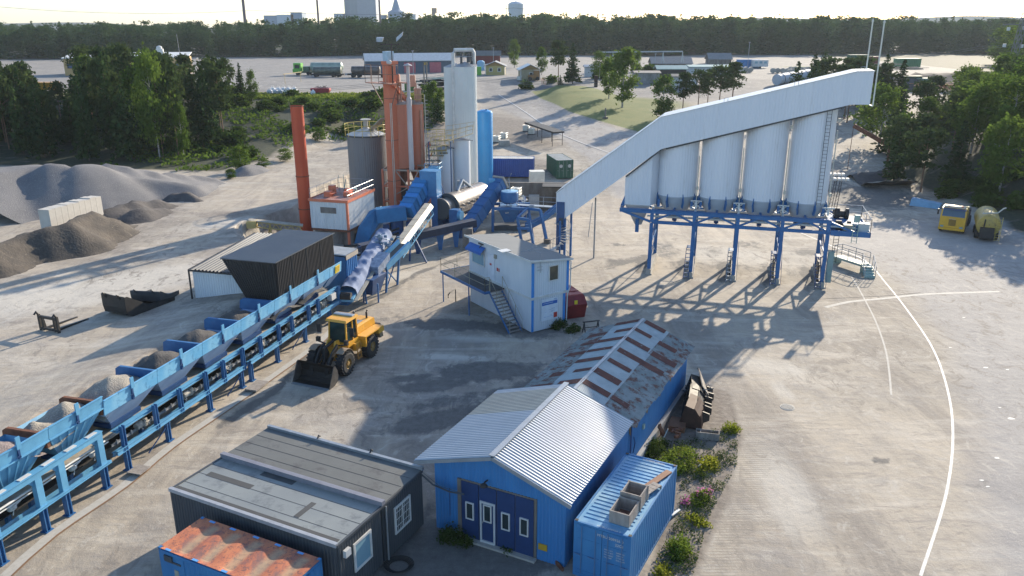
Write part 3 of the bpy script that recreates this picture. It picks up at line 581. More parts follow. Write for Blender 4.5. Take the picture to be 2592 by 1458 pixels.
b = MB(); b.box(FF, 17.2, 18.6, -1.25, -.45, .1, .2); b.build('wood_board', m_wood, label='thick grey board beside the rail behind the loader bucket', category='board')

# ---------------------------------------------------------------- black box and low shed behind the bins
T_ = thing('black_shelter', 'tall black ribbed box standing over the far feed bins, wider at the top', 'shelter', FF.p(27, 2.4, 3.9))
b = MB(); b.corr(lambda t: FF.p(t, .36, 4.12), lambda t: FF.p(t, .36, 6.56), FF.p(0, -1)-FF.p(0, 0), 23.15, 31.2, .2, .05); b.quad(*[FF.p(t, .4, z) for t, z in ((23.15, 4.12), (31.2, 4.12), (31.2, 6.56), (23.15, 6.56))]); b.build('front_wall', m_black, T_)
b = MB(); F0 = lambda s_: FF.p(23.15, .38+2.45*s_, 3.75); F1 = lambda s_: FF.p(23.15, .38+4.1*s_, 6.56); b.corr(F0, F1, FF.p(-1, 0)-FF.p(0, 0), 0, 1, .055, .05); b.quad(F0(0), F0(1), F1(1), F1(0))
b.quad(*[q+(FF.p(8.05, 0)-FF.p(0, 0)) for q in (F0(0), F0(1), F1(1), F1(0))]); b.quad(F0(1), F1(1), F1(1)+(FF.p(8.05, 0)-FF.p(0, 0)), F0(1)+(FF.p(8.05, 0)-FF.p(0, 0))); b.build('end_wall', m_black, T_)
b = MB(); b.corr(lambda t: FF.p(t, .28, 6.58), lambda t: FF.p(t, 4.52, 6.60), V((0, 0, 1)), 23.05, 31.3, .2, .025); b.box(FF, 23.05, 31.3, .28, 4.52, 6.53, 6.57); b.build('roof', m_blackroof, T_)
b = MB(); b.bar(FF.p(23.0, .26, 6.6), FF.p(31.3, .26, 6.6), .05, .05)
for t in (25.1, 27.1, 29.1): b.bar(FF.p(t, .3, 4.1), FF.p(t, .3, 6.56), .03, .03)
b.build('edge_trim', m_dkgrey, T_)
T_ = thing('low_shed', 'low white walled shed with a grey corrugated lean-to roof behind the black box', 'shed', FF.p(29, 6.6, 2.5))
b = MB(); b.corr(lambda n: FF.p(25.3, n, 2.4), lambda n: FF.p(25.3, n, 4.75), FF.p(-1, 0)-FF.p(0, 0), 4.6, 8.6, .2, .03)
b.box(FF, 25.31, 33.6, 4.6, 8.55, 2.3, 4.72); b.build('wall', m_white, T_)
zr_ = lambda t: 4.82+.6*(t-25.2)/8.5
b = MB(); b.corr(lambda n: FF.p(25.15, n, zr_(25.15)), lambda n: FF.p(33.75, n, zr_(33.75)), V((0, 0, 1)), 4.4, 8.75, .3, .08, prof=(0, .25, .5, .75)); b.build('roof', mat('shed_roof', (.055, .065, .08), .5, c2=(.17, .17, .165), s=.22, f=.56), T_)
b = MB(); b.bar(FF.p(25.1, 4.4, 4.78), FF.p(25.1, 8.78, 4.78), .1, .1); b.bar(FF.p(25.1, 8.75, 2.4), FF.p(25.1, 8.75, 4.78), .09, .09); b.bar(FF.p(25.1, 8.78, 4.8), FF.p(33.8, 8.78, 5.4), .06, .1); b.build('gutter', m_black, T_)
T_ = thing('blue_hut', 'small blue corrugated hut with a rusty rimmed white roof right of the black box', 'hut', FF.p(34.6, 1.6))
hf = FF.sub(33.4, .6)
b = MB(); b.corr(lambda t: hf.p(t, 0, .4), lambda t: hf.p(t, 0, 4.1), hf.p(0, -1)-hf.p(0, 0), 0, 1.9, .32, .08); b.box(hf, 0, 1.9, .05, 2.2, 0, 4.05); b.build('wall', m_barnblue, T_)
b = MB(); b.corr(lambda t: hf.p(t, -.1, 4.2), lambda t: hf.p(t, 2.3, 4.3), V((0, 0, 1)), -.1, 2.0, .3, .06); b.build('roof', m_whitepaint, T_)
b = MB(); b.box(hf, -.1, 2.0, -.14, -.1, 3.85, 4.22); b.build('fascia', mat('tan_fascia', (.35, .31, .26), .7), T_)
# loader attachments lying beyond the bins
def attach_bucket(name, label, t, n, a, w_, L_, h_, m):
    fr = FF.sub(t, n, a); z = hz(*fr.p(0, 0)[:2]); T = thing(name, label, 'loader attachment', fr.p(0, 0, z))
    b = MB(); th = .04
    prof = [(L_, 0), (.5, .02), (.1, .25), (0, .7), (0, h_)]
    for (x0, z0), (x1, z1) in zip(prof[:-1], prof[1:]): b.hexa([fr.p(x0, 0, z+z0), fr.p(x1, 0, z+z1), fr.p(x1, w_, z+z1), fr.p(x0, w_, z+z0), fr.p(x0+.01, 0, z+z0+th), fr.p(x1+th, 0, z+z1+th), fr.p(x1+th, w_, z+z1+th), fr.p(x0+.01, w_, z+z0+th)])
    b.build('shell', m, T)
    for k, nn in enumerate((0, w_-.04)):
        b = MB(); b.prism([fr.p(L_, nn, z), fr.p(.5, nn, z), fr.p(.1, nn, z+.2), fr.p(0, nn, z+.7), fr.p(0, nn, z+h_), fr.p(.25, nn, z+h_), fr.p(L_*.45, nn, z+.45), fr.p(L_, nn, z+.3)], fr.p(0, .04)-fr.p(0, 0)); b.build('side_plate', m, T)
    for nn in (w_*.2, w_*.8):
        b = MB(); b.tube([fr.p(-.02, nn, z+h_-.2), fr.p(-.1, nn, z+h_+.12), fr.p(-.2, nn, z+h_+.18), fr.p(-.27, nn, z+h_+.05)], .06, 6); b.build('hook', m, T)
attach_bucket('long_bucket', 'long black shovel attachment lying open in front of the white shed', 20.6, 10.6, -.15, 2.2, 4.2, 1.5, m_steel_dark)
attach_bucket('flat_bucket', 'grey flat bucket attachment half hidden behind the corner of the white shed', 23.5, 10.2, .15, 2.2, 2.6, 1.0, m_dkgrey)
fr = FF.sub(17.2, 13.0, -.1); z = hz(*fr.p(0, 0)[:2]); T_ = thing('pallet_fork', 'black pallet fork attachment lying left of the long black shovel', 'loader attachment', fr.p(0, 0, z))
b = MB()
for k in (0, 1.6): b.bar(fr.p(0, k, z), fr.p(0, k, z+1.1), .14, .14); b.tube([fr.p(0, k, z+1.05), fr.p(-.15, k, z+1.3), fr.p(-.3, k, z+1.15)], .07, 6)
b.bar(fr.p(0, 0, z+.15), fr.p(0, 1.6, z+.15), .14, .14); b.bar(fr.p(0, 0, z+.95), fr.p(0, 1.6, z+.95), .16, .16); b.build('mast', m_steel_dark, T_)
for k in (.3, 1.3):
    b = MB(); b.prism([fr.p(0, k, z), fr.p(2.6, k, z+.02), fr.p(2.6, k, z+.06), fr.p(.2, k, z+.16), fr.p(.1, k, z+.9), fr.p(0, k, z+.9)], fr.p(0, .14)-fr.p(0, 0)); b.build('fork', m_steel_dark, T_)

# ---------------------------------------------------------------- wheel loader
LF = Fr(-11.8, 47.7, .35, .937)       # origin under the front axle, t runs to the rear
LZ = LF
T_ = thing('wheel_loader', 'yellow wheel loader with a lowered black bucket in the middle of the yard', 'wheel loader', LF.p(0, 0))
ax = LF.p(0, 1)-LF.p(0, 0)
for t in (0, 3.1):
    for s_ in (-1, 1):
        c0 = LF.p(t, s_*1.08, .78)
        b = MB(); prof = [(.34, -.27), (.62, -.29), (.74, -.24), (.78, -.12), (.78, .12), (.74, .24), (.62, .29), (.34, .27)]
        b.lathe(c0, prof, 40, ax=ax, cap=False)
        for k in range(22):
            for sg in (-1, 1):
                a = 6.2832*(k+.25*sg)/22; u = (LF.p(1, 0)-LF.p(0, 0))*math.cos(a)+V((0, 0, 1))*math.sin(a); tv = u.cross(ax)
                p0 = c0+u*.79+ax*(.04*sg); p1 = c0+u*.775+ax*(.27*sg)+tv*.09*sg; b.bar(p0, p1, .10, .06, up=u)
        ty = b.build('tyre', m_rubber, T_)
        b = MB(); b.lathe(c0, [(.36, -.22), (.36, .22)], 24, ax=ax, cap=False); f_ = -s_
        b.lathe(c0, [(.34, .12*s_), (.30, .16*s_), (.16, .17*s_), (.14, .26*s_), (.02, .27*s_)], 24, ax=ax); b.lathe(c0, [(.38, .2*s_), (.35, .24*s_), (.33, .2*s_)], 24, ax=ax, cap=False)
        o = b.build('rim', mat('rim_ochre', (.42, .24, .05), .55, c2=(.25, .17, .08), s=5), T_, smooth=True); o.parent = ty
def lbox(b, t0, t1, n0, n1, z0, z1, ch=.0):
    if ch: # chamfered top
        b.hexa([LF.p(t0, n0, z0), LF.p(t1, n0, z0), LF.p(t1, n1, z0), LF.p(t0, n1, z0), LF.p(t0+ch, n0+ch, z1), LF.p(t1-ch, n0+ch, z1), LF.p(t1-ch, n1-ch, z1), LF.p(t0+ch, n1-ch, z1)])
    else: b.box(LF, t0, t1, n0, n1, z0, z1)
b = MB(); lbox(b, 2.0, 4.7, -.55, .55, .75, 1.3); lbox(b, 2.2, 4.9, -.62, .62, 1.3, 2.2, .1); lbox(b, 2.2, 4.6, -.52, .52, 2.2, 2.32, .06); b.build('engine_hood', m_yellow, T_)
b = MB(); lbox(b, 2.5, 3.6, -.34, .34, 2.33, 2.36); b.build('hood_grille', m_galv, T_)
b = MB(); lbox(b, 4.7, 5.15, -1.0, 1.0, .75, 1.75, .12); b.build('counterweight', mat('counterweight_brown', (.30, .20, .10), .6, c2=(.2, .15, .1), s=4), T_)
for s_ in (-1, 1):
    b = MB(); n0, n1 = sorted((s_*.62, s_*1.32)); lbox(b, 2.25, 2.4, n0, n1, 1.05, 1.72); lbox(b, 2.3, 4.1, n0, n1, 1.68, 1.76); lbox(b, 4.0, 4.75, n0, n1, 1.35, 1.74, .03); b.build('rear_fender', m_yellow, T_)
    b = MB(); n0, n1 = sorted((s_*.72, s_*1.34))
    for k in range(5):
        a0 = .35+k*.36; a1 = a0+.36; q = [LF.p(.9*math.cos(a), n0+.08, .78+.94*math.sin(a)) for a in (a0, a1)]+[LF.p(.9*math.cos(a), n1-.04, .78+.94*math.sin(a)) for a in (a1, a0)]; b.prism(q, V((0, 0, .04)))
    b.build('front_fender', mat('faded_fender', (.30, .22, .15), .6), T_)
b = MB(); lbox(b, .2, 2.2, -.38, .38, .7, 1.25); lbox(b, 1.2, 1.9, -.6, .6, .85, 1.5); b.prism([LF.p(-.3, -.35, .9), LF.p(.8, -.35, .9), LF.p(.6, -.35, 2.05), LF.p(.2, -.35, 2.1)], LF.p(0, .1)-LF.p(0, 0)); b.prism([LF.p(-.3, .25, .9), LF.p(.8, .25, .9), LF.p(.6, .25, 2.05), LF.p(.2, .25, 2.1)], LF.p(0, .1)-LF.p(0, 0)); b.box(LF, -.2, .6, -.25, .25, .9, 1.5); b.build('front_frame', m_yellow, T_)
b = MB(); lbox(b, .9, 2.25, -.82, .82, 1.45, 1.72); b.box(LF, 1.5, 2.2, -1.0, -.78, 1.0, 1.5); b.box(LF, 1.5, 2.2, .78, 1.0, 1.0, 1.5); b.build('cab_floor', m_yellow, T_)
cb = [(.95, -.66), (2.25, -.72), (2.25, .72), (.95, .66)]
b = MB()
for (t, n) in cb: b.bar(LF.p(t, n, 1.7), LF.p(t+(.12 if t < 1 else -.05), n*.94, 3.15), .09, .09)
for n in (-.70, .70): b.bar(LF.p(1.72, n, 1.7), LF.p(1.72, n*.95, 3.15), .07, .07)
b.build('cab_pillars', m_yellow, T_)
b = MB()
b.hexa([LF.p(.98, -.64, 1.74), LF.p(2.22, -.69, 1.74), LF.p(2.22, .69, 1.74), LF.p(.98, .64, 1.74), LF.p(1.08, -.6, 3.14), LF.p(2.17, -.65, 3.14), LF.p(2.17, .65, 3.14), LF.p(1.08, .6, 3.14)])
b.build('cab_glass', mat('tinted_glass', (.012, .028, .026), .06, c2=(.02, .05, .045), s=2), T_)
b = MB(); b.box(LF, 1.0, 1.5, -.25, .25, 1.76, 2.4); b.lathe(LF.p(1.35, 0, 2.2), [(.18, 0), (.18, .03)], 12); 
b = MB(); lbox(b, .85, 2.4, -.8, .8, 3.14, 3.3, .06); b.build('cab_roof', m_yellow, T_)
b = MB(); lbox(b, 1.75, 2.1, -.72, .72, 3.32, 3.4, .03); b.build('roof_visor', m_galv, T_)
b = MB(); b.lathe(LF.p(2.3, -.5, 3.3), [(.07, 0), (.07, .16), (.03, .2)], 10); b.build('beacon', m_dkgrey, T_, smooth=True)
for s_ in (-1, 1):
    b = MB(); n0 = s_*.42; q = [(.1, 1.95), (-.55, 1.62), (-1.35, .62), (-1.55, .35), (-1.3, .3), (-.95, .72), (-.3, 1.35), (.15, 1.65)]
    b.prism([LF.p(t, n0, z) for t, z in q], LF.p(0, .12*s_)-LF.p(0, 0)); b.build('lift_arm', m_steel_dark, T_)
    b = MB(); b.tube([LF.p(.5, s_*.28, 1.2), LF.p(-.4, s_*.28, 1.35)], .09, 8); b.tube([LF.p(-.4, s_*.28, 1.35), LF.p(-.9, s_*.28, .95)], .05, 8); b.build('lift_cylinder', m_steel_dark, T_)
b = MB(); b.prism([LF.p(-.2, -.09, 1.4), LF.p(-.5, -.09, 2.0), LF.p(-.72, -.09, 1.9), LF.p(-.8, -.09, .8), LF.p(-.6, -.09, .8)], LF.p(0, .18)-LF.p(0, 0)); b.tube([LF.p(.4, 0, 2.0), LF.p(-.45, 0, 1.9)], .1, 8); b.tube([LF.p(-.7, 0, .95), LF.p(-1.3, 0, .75)], .08, 8); b.build('tilt_link', m_steel_dark, T_)
for s_ in (-1, 1):
    b = MB(); b.bar(LF.p(.35, s_*.4, 1.75), LF.p(.3, s_*1.05, 1.9), .07, .07); b.box(LF, .2, .42, s_*1.05-.12, s_*1.05+.12, 1.9, 2.2); b.build('headlight', m_steel_dark, T_)
    b = MB()
    for k in range(3): b.box(LF, 1.55, 2.0, *sorted((s_*1.0, s_*1.16)), .45+.33*k, .49+.33*k)
    for t in (1.55, 1.97): b.bar(LF.p(t, s_*1.12, .4), LF.p(t, s_*1.05, 1.45), .05, .05)
    b.build('steps', mat('faded_orange', (.55, .26, .06), .6), T_)
    b = MB(); b.tube([LF.p(.95, s_*.75, 2.9), LF.p(.75, s_*1.15, 2.9)], .025, 5); b.box(LF, .7, .76, s_*1.25-.14, s_*1.25+.14, 2.35, 2.95); b.build('mirror', m_black, T_)
BK = Fr(*LF.p(-2.35, 0)[:2], .39, .92)
prof = [(-.05, .0), (.55, .04), (.85, .22), (.98, .55), (.93, .95), (.72, 1.28)]
b = MB(); th = .04; w2 = 1.36
for (x0, z0), (x1, z1) in zip(prof[:-1], prof[1:]):
    b.hexa([BK.p(x0, -w2, z0), BK.p(x1, -w2, z1), BK.p(x1, w2, z1), BK.p(x0, w2, z0), BK.p(x0-.01, -w2, z0+th), BK.p(x1-th, -w2, z1+.01), BK.p(x1-th, w2, z1+.01), BK.p(x0-.01, w2, z0+th)])
bk = b.build('bucket', mat('bucket_black', (.016, .014, .013), .5, .2, c2=(.035, .03, .026), s=2, c3=(.07, .06, .05), s3=5, f3=.34), T_)
for s_ in (-1, 1):
    b = MB(); b.prism([BK.p(x, s_*w2, z) for x, z in [(-.05, 0)]+prof[1:]+[(.55, 1.26)]], BK.p(0, .05*s_)-BK.p(0, 0)); o = b.build('bucket_side', mat('worn_bucket_steel', (.12, .105, .09), .6, .2, c2=(.05, .045, .04), s=3), T_); o.parent = bk
b = MB(); b.box(BK, -.2, .02, -w2-.03, w2+.03, .0, .045); o = b.build('cutting_edge', m_galv, T_); o.parent = bk
b = MB(); b.box(BK, .9, 1.15, -.7, -.45, .3, 1.1); b.box(BK, .9, 1.15, .45, .7, .3, 1.1); b.build('quick_hitch', m_steel_dark, T_)
b = MB(); b.tube([LF.p(4.2, -.3, 2.3), LF.p(4.2, -.3, 2.75), LF.p(4.3, -.3, 2.85)], .07, 8); b.build('exhaust', m_black, T_)
# ---------------------------------------------------------------- dark site office (two modules)
OF = Fr(-14.476, 29.24, .898, -.44); z0, z1 = .15, 2.99
T_ = thing('site_office', 'dark grey two-module site office with felt roofs in the foreground', 'site office', OF.p(4.4, 3))
b = MB(); Lx, Ly = 8.72, 5.97
b.corr(lambda t: OF.p(t, 0, z0), lambda t: OF.p(t, 0, 2.86), OF.p(0, -1)-OF.p(0, 0), 0, Lx, .16, .025)
b.corr(lambda n: OF.p(Lx, n, z0), lambda n: OF.p(Lx, n, 2.86), OF.p(1, 0)-OF.p(0, 0), .1, 2.85, .16, .02)
b.corr(lambda n: OF.p(Lx+.02, n, z0), lambda n: OF.p(Lx+.02, n, 2.86), OF.p(1, 0)-OF.p(0, 0), 3.12, Ly, .16, .02)
b.box(OF, .02, Lx-.02, .02, 2.9, z0, 2.85); b.box(OF, .02, Lx, 3.0, Ly, z0, 2.85); b.build('wall', m_dkgrey, T_)
b = MB(); b.box(OF, .05, Lx, .05, 2.92, 2.85, 2.9); b.build('near_roof', m_tar2, T_)
b = MB(); b.box(OF, .0, Lx+.05, 3.02, Ly, 2.86, 2.96); b.build('far_roof', m_tar, T_)
b = MB()
for k in range(3):
    n = 3.7+k*.72; b.bar(OF.p(.05, n, 2.963), OF.p(Lx, n, 2.963), .025, .01)
for n in (.75, 1.55, 2.3): b.bar(OF.p(.05, n, 2.903), OF.p(Lx, n, 2.903), .02, .008)
b.box(OF, .5, 3.0, 1.5, 1.82, 2.9, 2.908); b.box(OF, 2.6, 4.4, 2.55, 2.86, 2.9, 2.908); b.box(OF, 6.0, 6.25, .8, 1.9, 2.9, 2.91); b.box(OF, .1, Lx-.1, .12, .38, 2.9, 2.909); b.build('felt_strips', m_blackpatch, T_)
b = MB(); b.box(OF, 0, Lx+.04, -.06, .1, 2.84, 3.0); b.build('near_edge_trim', mat('pale_roof_edge', (.40, .41, .43), .5, .2, c2=(.30, .31, .33), s=2, c3=(.3, .12, .09), s3=4, f3=.30), T_)
b = MB(); b.box(OF, -.02, Lx+.1, 2.88, 3.1, 2.9, 3.12); b.build('middle_parapet', mat('lilac_grey_trim', (.22, .22, .25), .5, c2=(.17, .17, .2), s=2), T_)
b = MB(); b.box(OF, -.02, Lx+.1, Ly-.06, Ly+.1, 2.9, 3.08); b.build('far_edge_trim', m_galv, T_)
for x in (-.03, Lx): b = MB(); b.box(OF, x, x+.1, .0, Ly, 2.82, 2.93); b.build('side_trim', m_dkgrey, T_)
for t in (3.0, 6.0):
    b = MB(); b.tube([OF.p(t, Ly, 3.05), OF.p(t, Ly+.1, 3.2), OF.p(t, Ly+.2, 3.1)], .04, 6); b.build('lifting_eye', m_steel_dark, T_)
def window(T, fr, t0, t1, z0, z1, N_, mf, mg, fw=.09, bars=(), name='window', d=.06):
    # fr: frame whose t axis runs along the wall, n = 0 is the wall face; N_ = outward sign
    y = sorted((0, d*N_)); b = MB(); b.box(fr, t0, t1, *y, z0, z0+fw); b.box(fr, t0, t1, *y, z1-fw, z1); b.box(fr, t0, t0+fw, *y, z0+fw, z1-fw); b.box(fr, t1-fw, t1, *y, z0+fw, z1-fw)
    for f in bars:
        x = t0+(t1-t0)*f; b.box(fr, x-fw*.3, x+fw*.3, *y, z0+fw, z1-fw)
    f_ = b.build(name, mf, T); b = MB(); y = sorted((.005*N_, .025*N_)); b.box(fr, t0+fw, t1-fw, *y, z0+fw, z1-fw); o = b.build('pane', mg, T); o.parent = f_; return f_
OE = Fr(*OF.p(Lx+.03, 0)[:2], OF.n[0], OF.n[1])      # right hand end wall, t runs along +n
window(T_, OE, .95, 2.1, 1.05, 2.35, -1, m_whitepaint, m_glassblue, .1, name='window')
wf = window(T_, OE, 3.75, 4.95, 1.0, 2.3, -1, m_whitepaint, m_glass, .1, (.5,), name='barred_window')
b = MB()
for k in range(1, 4): b.box(OE, 3.85, 4.85, -.05, -.035, 1.0+k*.33, 1.02+k*.33)
for k in range(1, 8): b.box(OE, 3.83+k*.13, 3.845+k*.13, -.05, -.035, 1.1, 2.2)
o = b.build('window_grille', m_whitepaint, T_); o.parent = wf
b = MB(); b.box(OE, .3, .62, -.18, -.03, 2.2, 2.5); b.build('meter_box', m_mortar, T_)
b = MB(); b.tube([OE.p(3.12, -.08, 2.8), OE.p(3.12, -.08, .2)], .04, 6); b.build('downpipe', m_galv, T_)
b = MB(); b.tube([OE.p(5.9, -.05, 2.75), OE.p(5.9, -.6, 2.4), OE.p(5.8, -1.5, 2.35), OE.p(5.7, -2.3, 2.5)], .04, 6); b.tube([OE.p(5.9, -.05, 2.9), OE.p(5.8, -1.0, 2.5), OE.p(5.7, -2.2, 2.52)], .012, 5)
b.build('cable_conduit', m_dkgrey, label='thin dark cable duct bridging the gap between the office and the blue barn', category='cable')
b = MB()
for k in range(5):
    c0 = g(1010, 1432, .05); rr = .42+.05*k; b.tube([c0+V((rr*math.cos(a), rr*math.sin(a)*.9, .02*k)) for a in np.linspace(0, 6.28, 22)], .02, 5)
b.build('cable_coil', m_rubber, label='coil of black cable on the dark ground right of the office', category='cable coil')
# ---------------------------------------------------------------- container with the rusty roof
c1_ = g(400, 1385, 2.6); c2_ = g(828, 1404, 2.6); c0_ = g(519, 1301, 2.6)
RF = Fr(c1_.x, c1_.y, .898, -.44)
T_ = thing('shipping_container', 'blue container with an orange rusted wavy roof at the bottom edge', 'shipping container', RF.p(3, 1.2))
Lr, Wr = 6.06, 2.2
b = MB(); nxr, nyr = 60, 16
for j in range(nyr+1):
    for i in range(nxr+1):
        x = i/nxr*Lr; y = j/nyr*Wr; edge_ = min(1, min(y, Wr-y)/.25, min(x, Lr-x)/.2); dz = -.07*edge_*(.5+.5*math.cos(x*6.283/1.12+.9*math.sin(y*1.1)))
        b.v.append(tuple(RF.p(x, y, 2.6+dz)))
for j in range(nyr):
    for i in range(nxr):
        k = j*(nxr+1)+i; b.f.append((k, k+1, k+nxr+2, k+nxr+1)); x = (i+.5)/nxr*Lr; y = (j+.5)/nyr*Wr; b.mi.append(0)
RM = bpy.data.materials.new('rusted_roof_paint'); RM.use_nodes = True; nt = RM.node_tree; N = nt.nodes; L = nt.links; tc = N.new('ShaderNodeTexCoord'); P = N['Principled BSDF']; P.inputs['Roughness'].default_value = .7
n1 = noise(1.1, 7, .7, .5, (1, .5, 1), .46); n2 = noise(6, 6, .75)
geo = N.new('ShaderNodeSeparateXYZ'); L.new(tc.outputs['Object'], geo.inputs[0]); low = rng(geo.outputs[2], 2.6-.075, 2.6-.03, 1, 0)
c = mix(rng(n1, .35, .55), (.56, .20, .085), (.42, .13, .065)); c = mix(rng(n2, .52, .6, 0, .85), c, (.13, .065, .06)); c = mix(rng(n1, .53, .62, 0, .7), c, (.16, .09, .085)); c = mix(mth('MULTIPLY', low, rng(n2, .3, .6, 1, .55)), c, (.42, .33, .20))
L.new(c, P.inputs['Base Color'])
b.build('roof', RM, T_)
b = MB(); b.corr(lambda t: RF.p(t, 0, .12), lambda t: RF.p(t, 0, 2.45), RF.p(0, -1)-RF.p(0, 0), 1.3, Lr-.1, .28, .036); b.box(RF, .06, Lr-.06, .05, Wr-.05, .1, 2.42)
b.box(RF, .1, 1.3, -.02, .04, .1, 2.45); b.corr(lambda n: RF.p(Lr, n, .12), lambda n: RF.p(Lr, n, 2.45), RF.p(1, 0)-RF.p(0, 0), .1, Wr-.1, .28, .036); b.build('wall', m_contblue, T_)
b = MB()
for t, n in ((0, 0), (Lr-.12, 0), (Lr-.12, Wr-.12), (0, Wr-.12)): b.box(RF, t, t+.12, n, n+.12, 0, 2.62)
b.box(RF, .12, Lr-.12, -.03, .05, 2.44, 2.56); b.box(RF, 0, .06, 0, Wr, 2.44, 2.56); b.box(RF, Lr-.06, Lr, 0, Wr, 2.44, 2.56); b.box(RF, .12, Lr-.12, -.02, .08, 0, .15); b.build('corner_frame', m_contblue, T_)
for t, n in [(t, .0) for t in (.35, 1.75, 3.2, 4.6)]+[(t, Wr-.14) for t in (.5, 1.6, 2.8, 3.9, 5.0)]: b = MB(); b.box(RF, t, t+.27, n, n+.1, 2.60, 2.615); b.build('tape_patch', mat('sky_blue_tape', (.12, .36, .70), .5), T_)
b = MB(); b.box(RF, .35, .75, -.09, -.03, 2.2, 2.42); b.box(RF, .3, 1.15, -.05, -.02, 2.12, 2.2); b.build('lock_box', m_dkgrey, T_)
b = MB(); b.box(RF, .75, .98, -.035, -.022, 1.55, 1.85); b.build('data_plate', m_cream, T_)

# ---------------------------------------------------------------- blue barn with the new roof
RZ, EL, ER = 4.5, 3.30, 3.22      # ridge, left and right eave heights; ridge offset n=.2
rn, nl, nr = .15, 4.05, -3.45
def barn(T, t0, t1, rz, el, er, rn, nl, nr, wl, wr, mw, walls=('front', 'back')):
    zt = lambda n: rz-.06-(rz-el)*(n-rn)/(nl-rn) if n > rn else rz-.06-(rz-er)*(rn-n)/(rn-nr)
    b = MB(); N1 = BF.p(-1, 0)-BF.p(0, 0)
    if 'front' in walls: b.corr(lambda n: BF.p(t0, n, 0), lambda n: BF.p(t0, n, zt(n)), N1, wr, rn, .16, .022); b.corr(lambda n: BF.p(t0, n, 0), lambda n: BF.p(t0, n, zt(n)), N1, rn, wl, .16, .022)
    b.corr(lambda t: BF.p(t, wl, 0), lambda t: BF.p(t, wl, zt(wl)), BF.p(0, 1)-BF.p(0, 0), t0, t1, .16, .022)
    b.corr(lambda t: BF.p(t, wr, 0), lambda t: BF.p(t, wr, zt(wr)), BF.p(0, -1)-BF.p(0, 0), t0, t1, .16, .022)
    b.corr(lambda n: BF.p(t1, n, 0), lambda n: BF.p(t1, n, zt(n)), BF.p(1, 0)-BF.p(0, 0), wr, rn, .16, .022); b.corr(lambda n: BF.p(t1, n, 0), lambda n: BF.p(t1, n, zt(n)), BF.p(1, 0)-BF.p(0, 0), rn, wl, .16, .022)
    b.build('wall', mw, T); return zt
T_ = thing('workshop_barn', 'bright blue barn with a new shiny corrugated roof and navy folding doors', 'barn', BF.p(4, 0))
zt = barn(T_, 0, 7.7, RZ, EL, ER, rn, nl, nr, 3.13, -3.13, m_barnblue)
t0, t1 = -.22, 7.7
b = MB(); b.corr(lambda t: BF.p(t, rn+.02, RZ), lambda t: BF.p(t, nr, ER), V((0, 0, 1)), t0, t1, .19, .035, prof=(0, .25, .5, .75)); b.build('right_roof_slope', m_roofshine, T_)
b = MB(); b.corr(lambda t: BF.p(t, rn-.02, RZ), lambda t: BF.p(t, nl, EL), V((0, 0, 1)), t0, 4.55, .19, .035, prof=(0, .25, .5, .75)); b.k = 1
b.corr(lambda t: BF.p(t, rn-.02, RZ), lambda t: BF.p(t, nl, EL), V((0, 0, 1)), 4.55, 7.2, .19, .035, prof=(0, .25, .5, .75)); b.k = 0; b.corr(lambda t: BF.p(t, rn-.02, RZ), lambda t: BF.p(t, nl, EL), V((0, 0, 1)), 7.2, t1, .19, .035, prof=(0, .25, .5, .75))
b.build('left_roof_slope', [m_roofshine, m_roofold], T_)
b = MB(); b.bar(BF.p(t0-.03, rn, RZ+.055), BF.p(t1+.05, rn, RZ+.055), .26, .03); b.build('ridge_cap', m_galv, T_)
b = MB(); b.bar(BF.p(t0, rn, RZ-.1), BF.p(t0, nr, ER-.1), .05, .16); b.bar(BF.p(t0, rn, RZ-.1), BF.p(t0, nl, EL-.1), .05, .16); b.build('bargeboard', mat('grey_bargeboard', (.25, .27, .29), .7), T_)
b = MB(); N_ = 4; d0, d1 = 1.75, -1.75; dw = (d0-d1)/N_
b.box(BF, -.05, .03, d1-.1, d0+.12, 0, 2.92); b.box(BF, -.1, -.03, d0, d0+.18, 0, 2.92); b.build('door_frame', mat('grey_timber', (.17, .15, .13), .8), T_)
for k in range(4):
    n1_ = d0-dw*k-.02; n0_ = n1_-dw+.04; b = MB(); b.box(BF, -.10, -.055, n0_, n1_, .05, 2.85); fo = b.build('door_leaf', m_doorblue, T_)
    BD = Fr(*BF.p(-.10, 0)[:2], *BF.n); mid_ = (n0_+n1_)/2
    if k == 1:
        b = MB(); b.box(BF, -.14, -.10, n0_+.05, n0_+.13, .15, 2.05); b.box(BF, -.14, -.10, n1_-.13, n1_-.05, .15, 2.05); b.box(BF, -.14, -.10, n0_+.05, n1_-.05, 2.05, 2.15); b.box(BF, -.16, -.10, n0_+.05, n1_-.05, .1, .2); o = b.build('wicket_door', m_mortar, T_); o.parent = fo
        b = MB(); b.lathe(BF.p(-.18, n1_-.2, 1.1), [(.03, 0), (.03, .1)], 8); o = b.build('handle', m_galv, T_); o.parent = fo
    zc = 1.05+.12*(k == 1)
    window(T_, BD, mid_-.2, mid_+.2, zc, zc+.85, 1, m_whitepaint, m_glass, .05)
b = MB(); b.bar(BF.p(-.04, .45, 3.2), BF.p(-.35, .45, 3.25), .05, .05); b.lathe(BF.p(-.4, .45, 3.1), [(.05, .14), (.14, .08), (.17, 0)], 12); b.build('lamp', m_steel_dark, T_)
b = MB(); b.box(BF, -.06, -.03, -2.35, -1.95, .55, .85); b.build('warning_plate', mat('amber_plate', (.50, .30, .02), .5), T_)
b = MB(); b.bar(BF.p(-.08, 2.35, .9), BF.p(-.1, 2.33, 2.3), .03, .03); b.build('hanging_pipe', m_dkblue, T_)
b = MB(); b.corr(lambda n: BF.p(-.03, n, .0), lambda n: BF.p(-.03, n, .25), BF.p(-1, 0)-BF.p(0, 0), -1.8, 1.8, 3.6, .02); b.box(BF, -.35, -.1, -1.9, 1.9, 0, .1); b.build('threshold', m_concrete, T_)
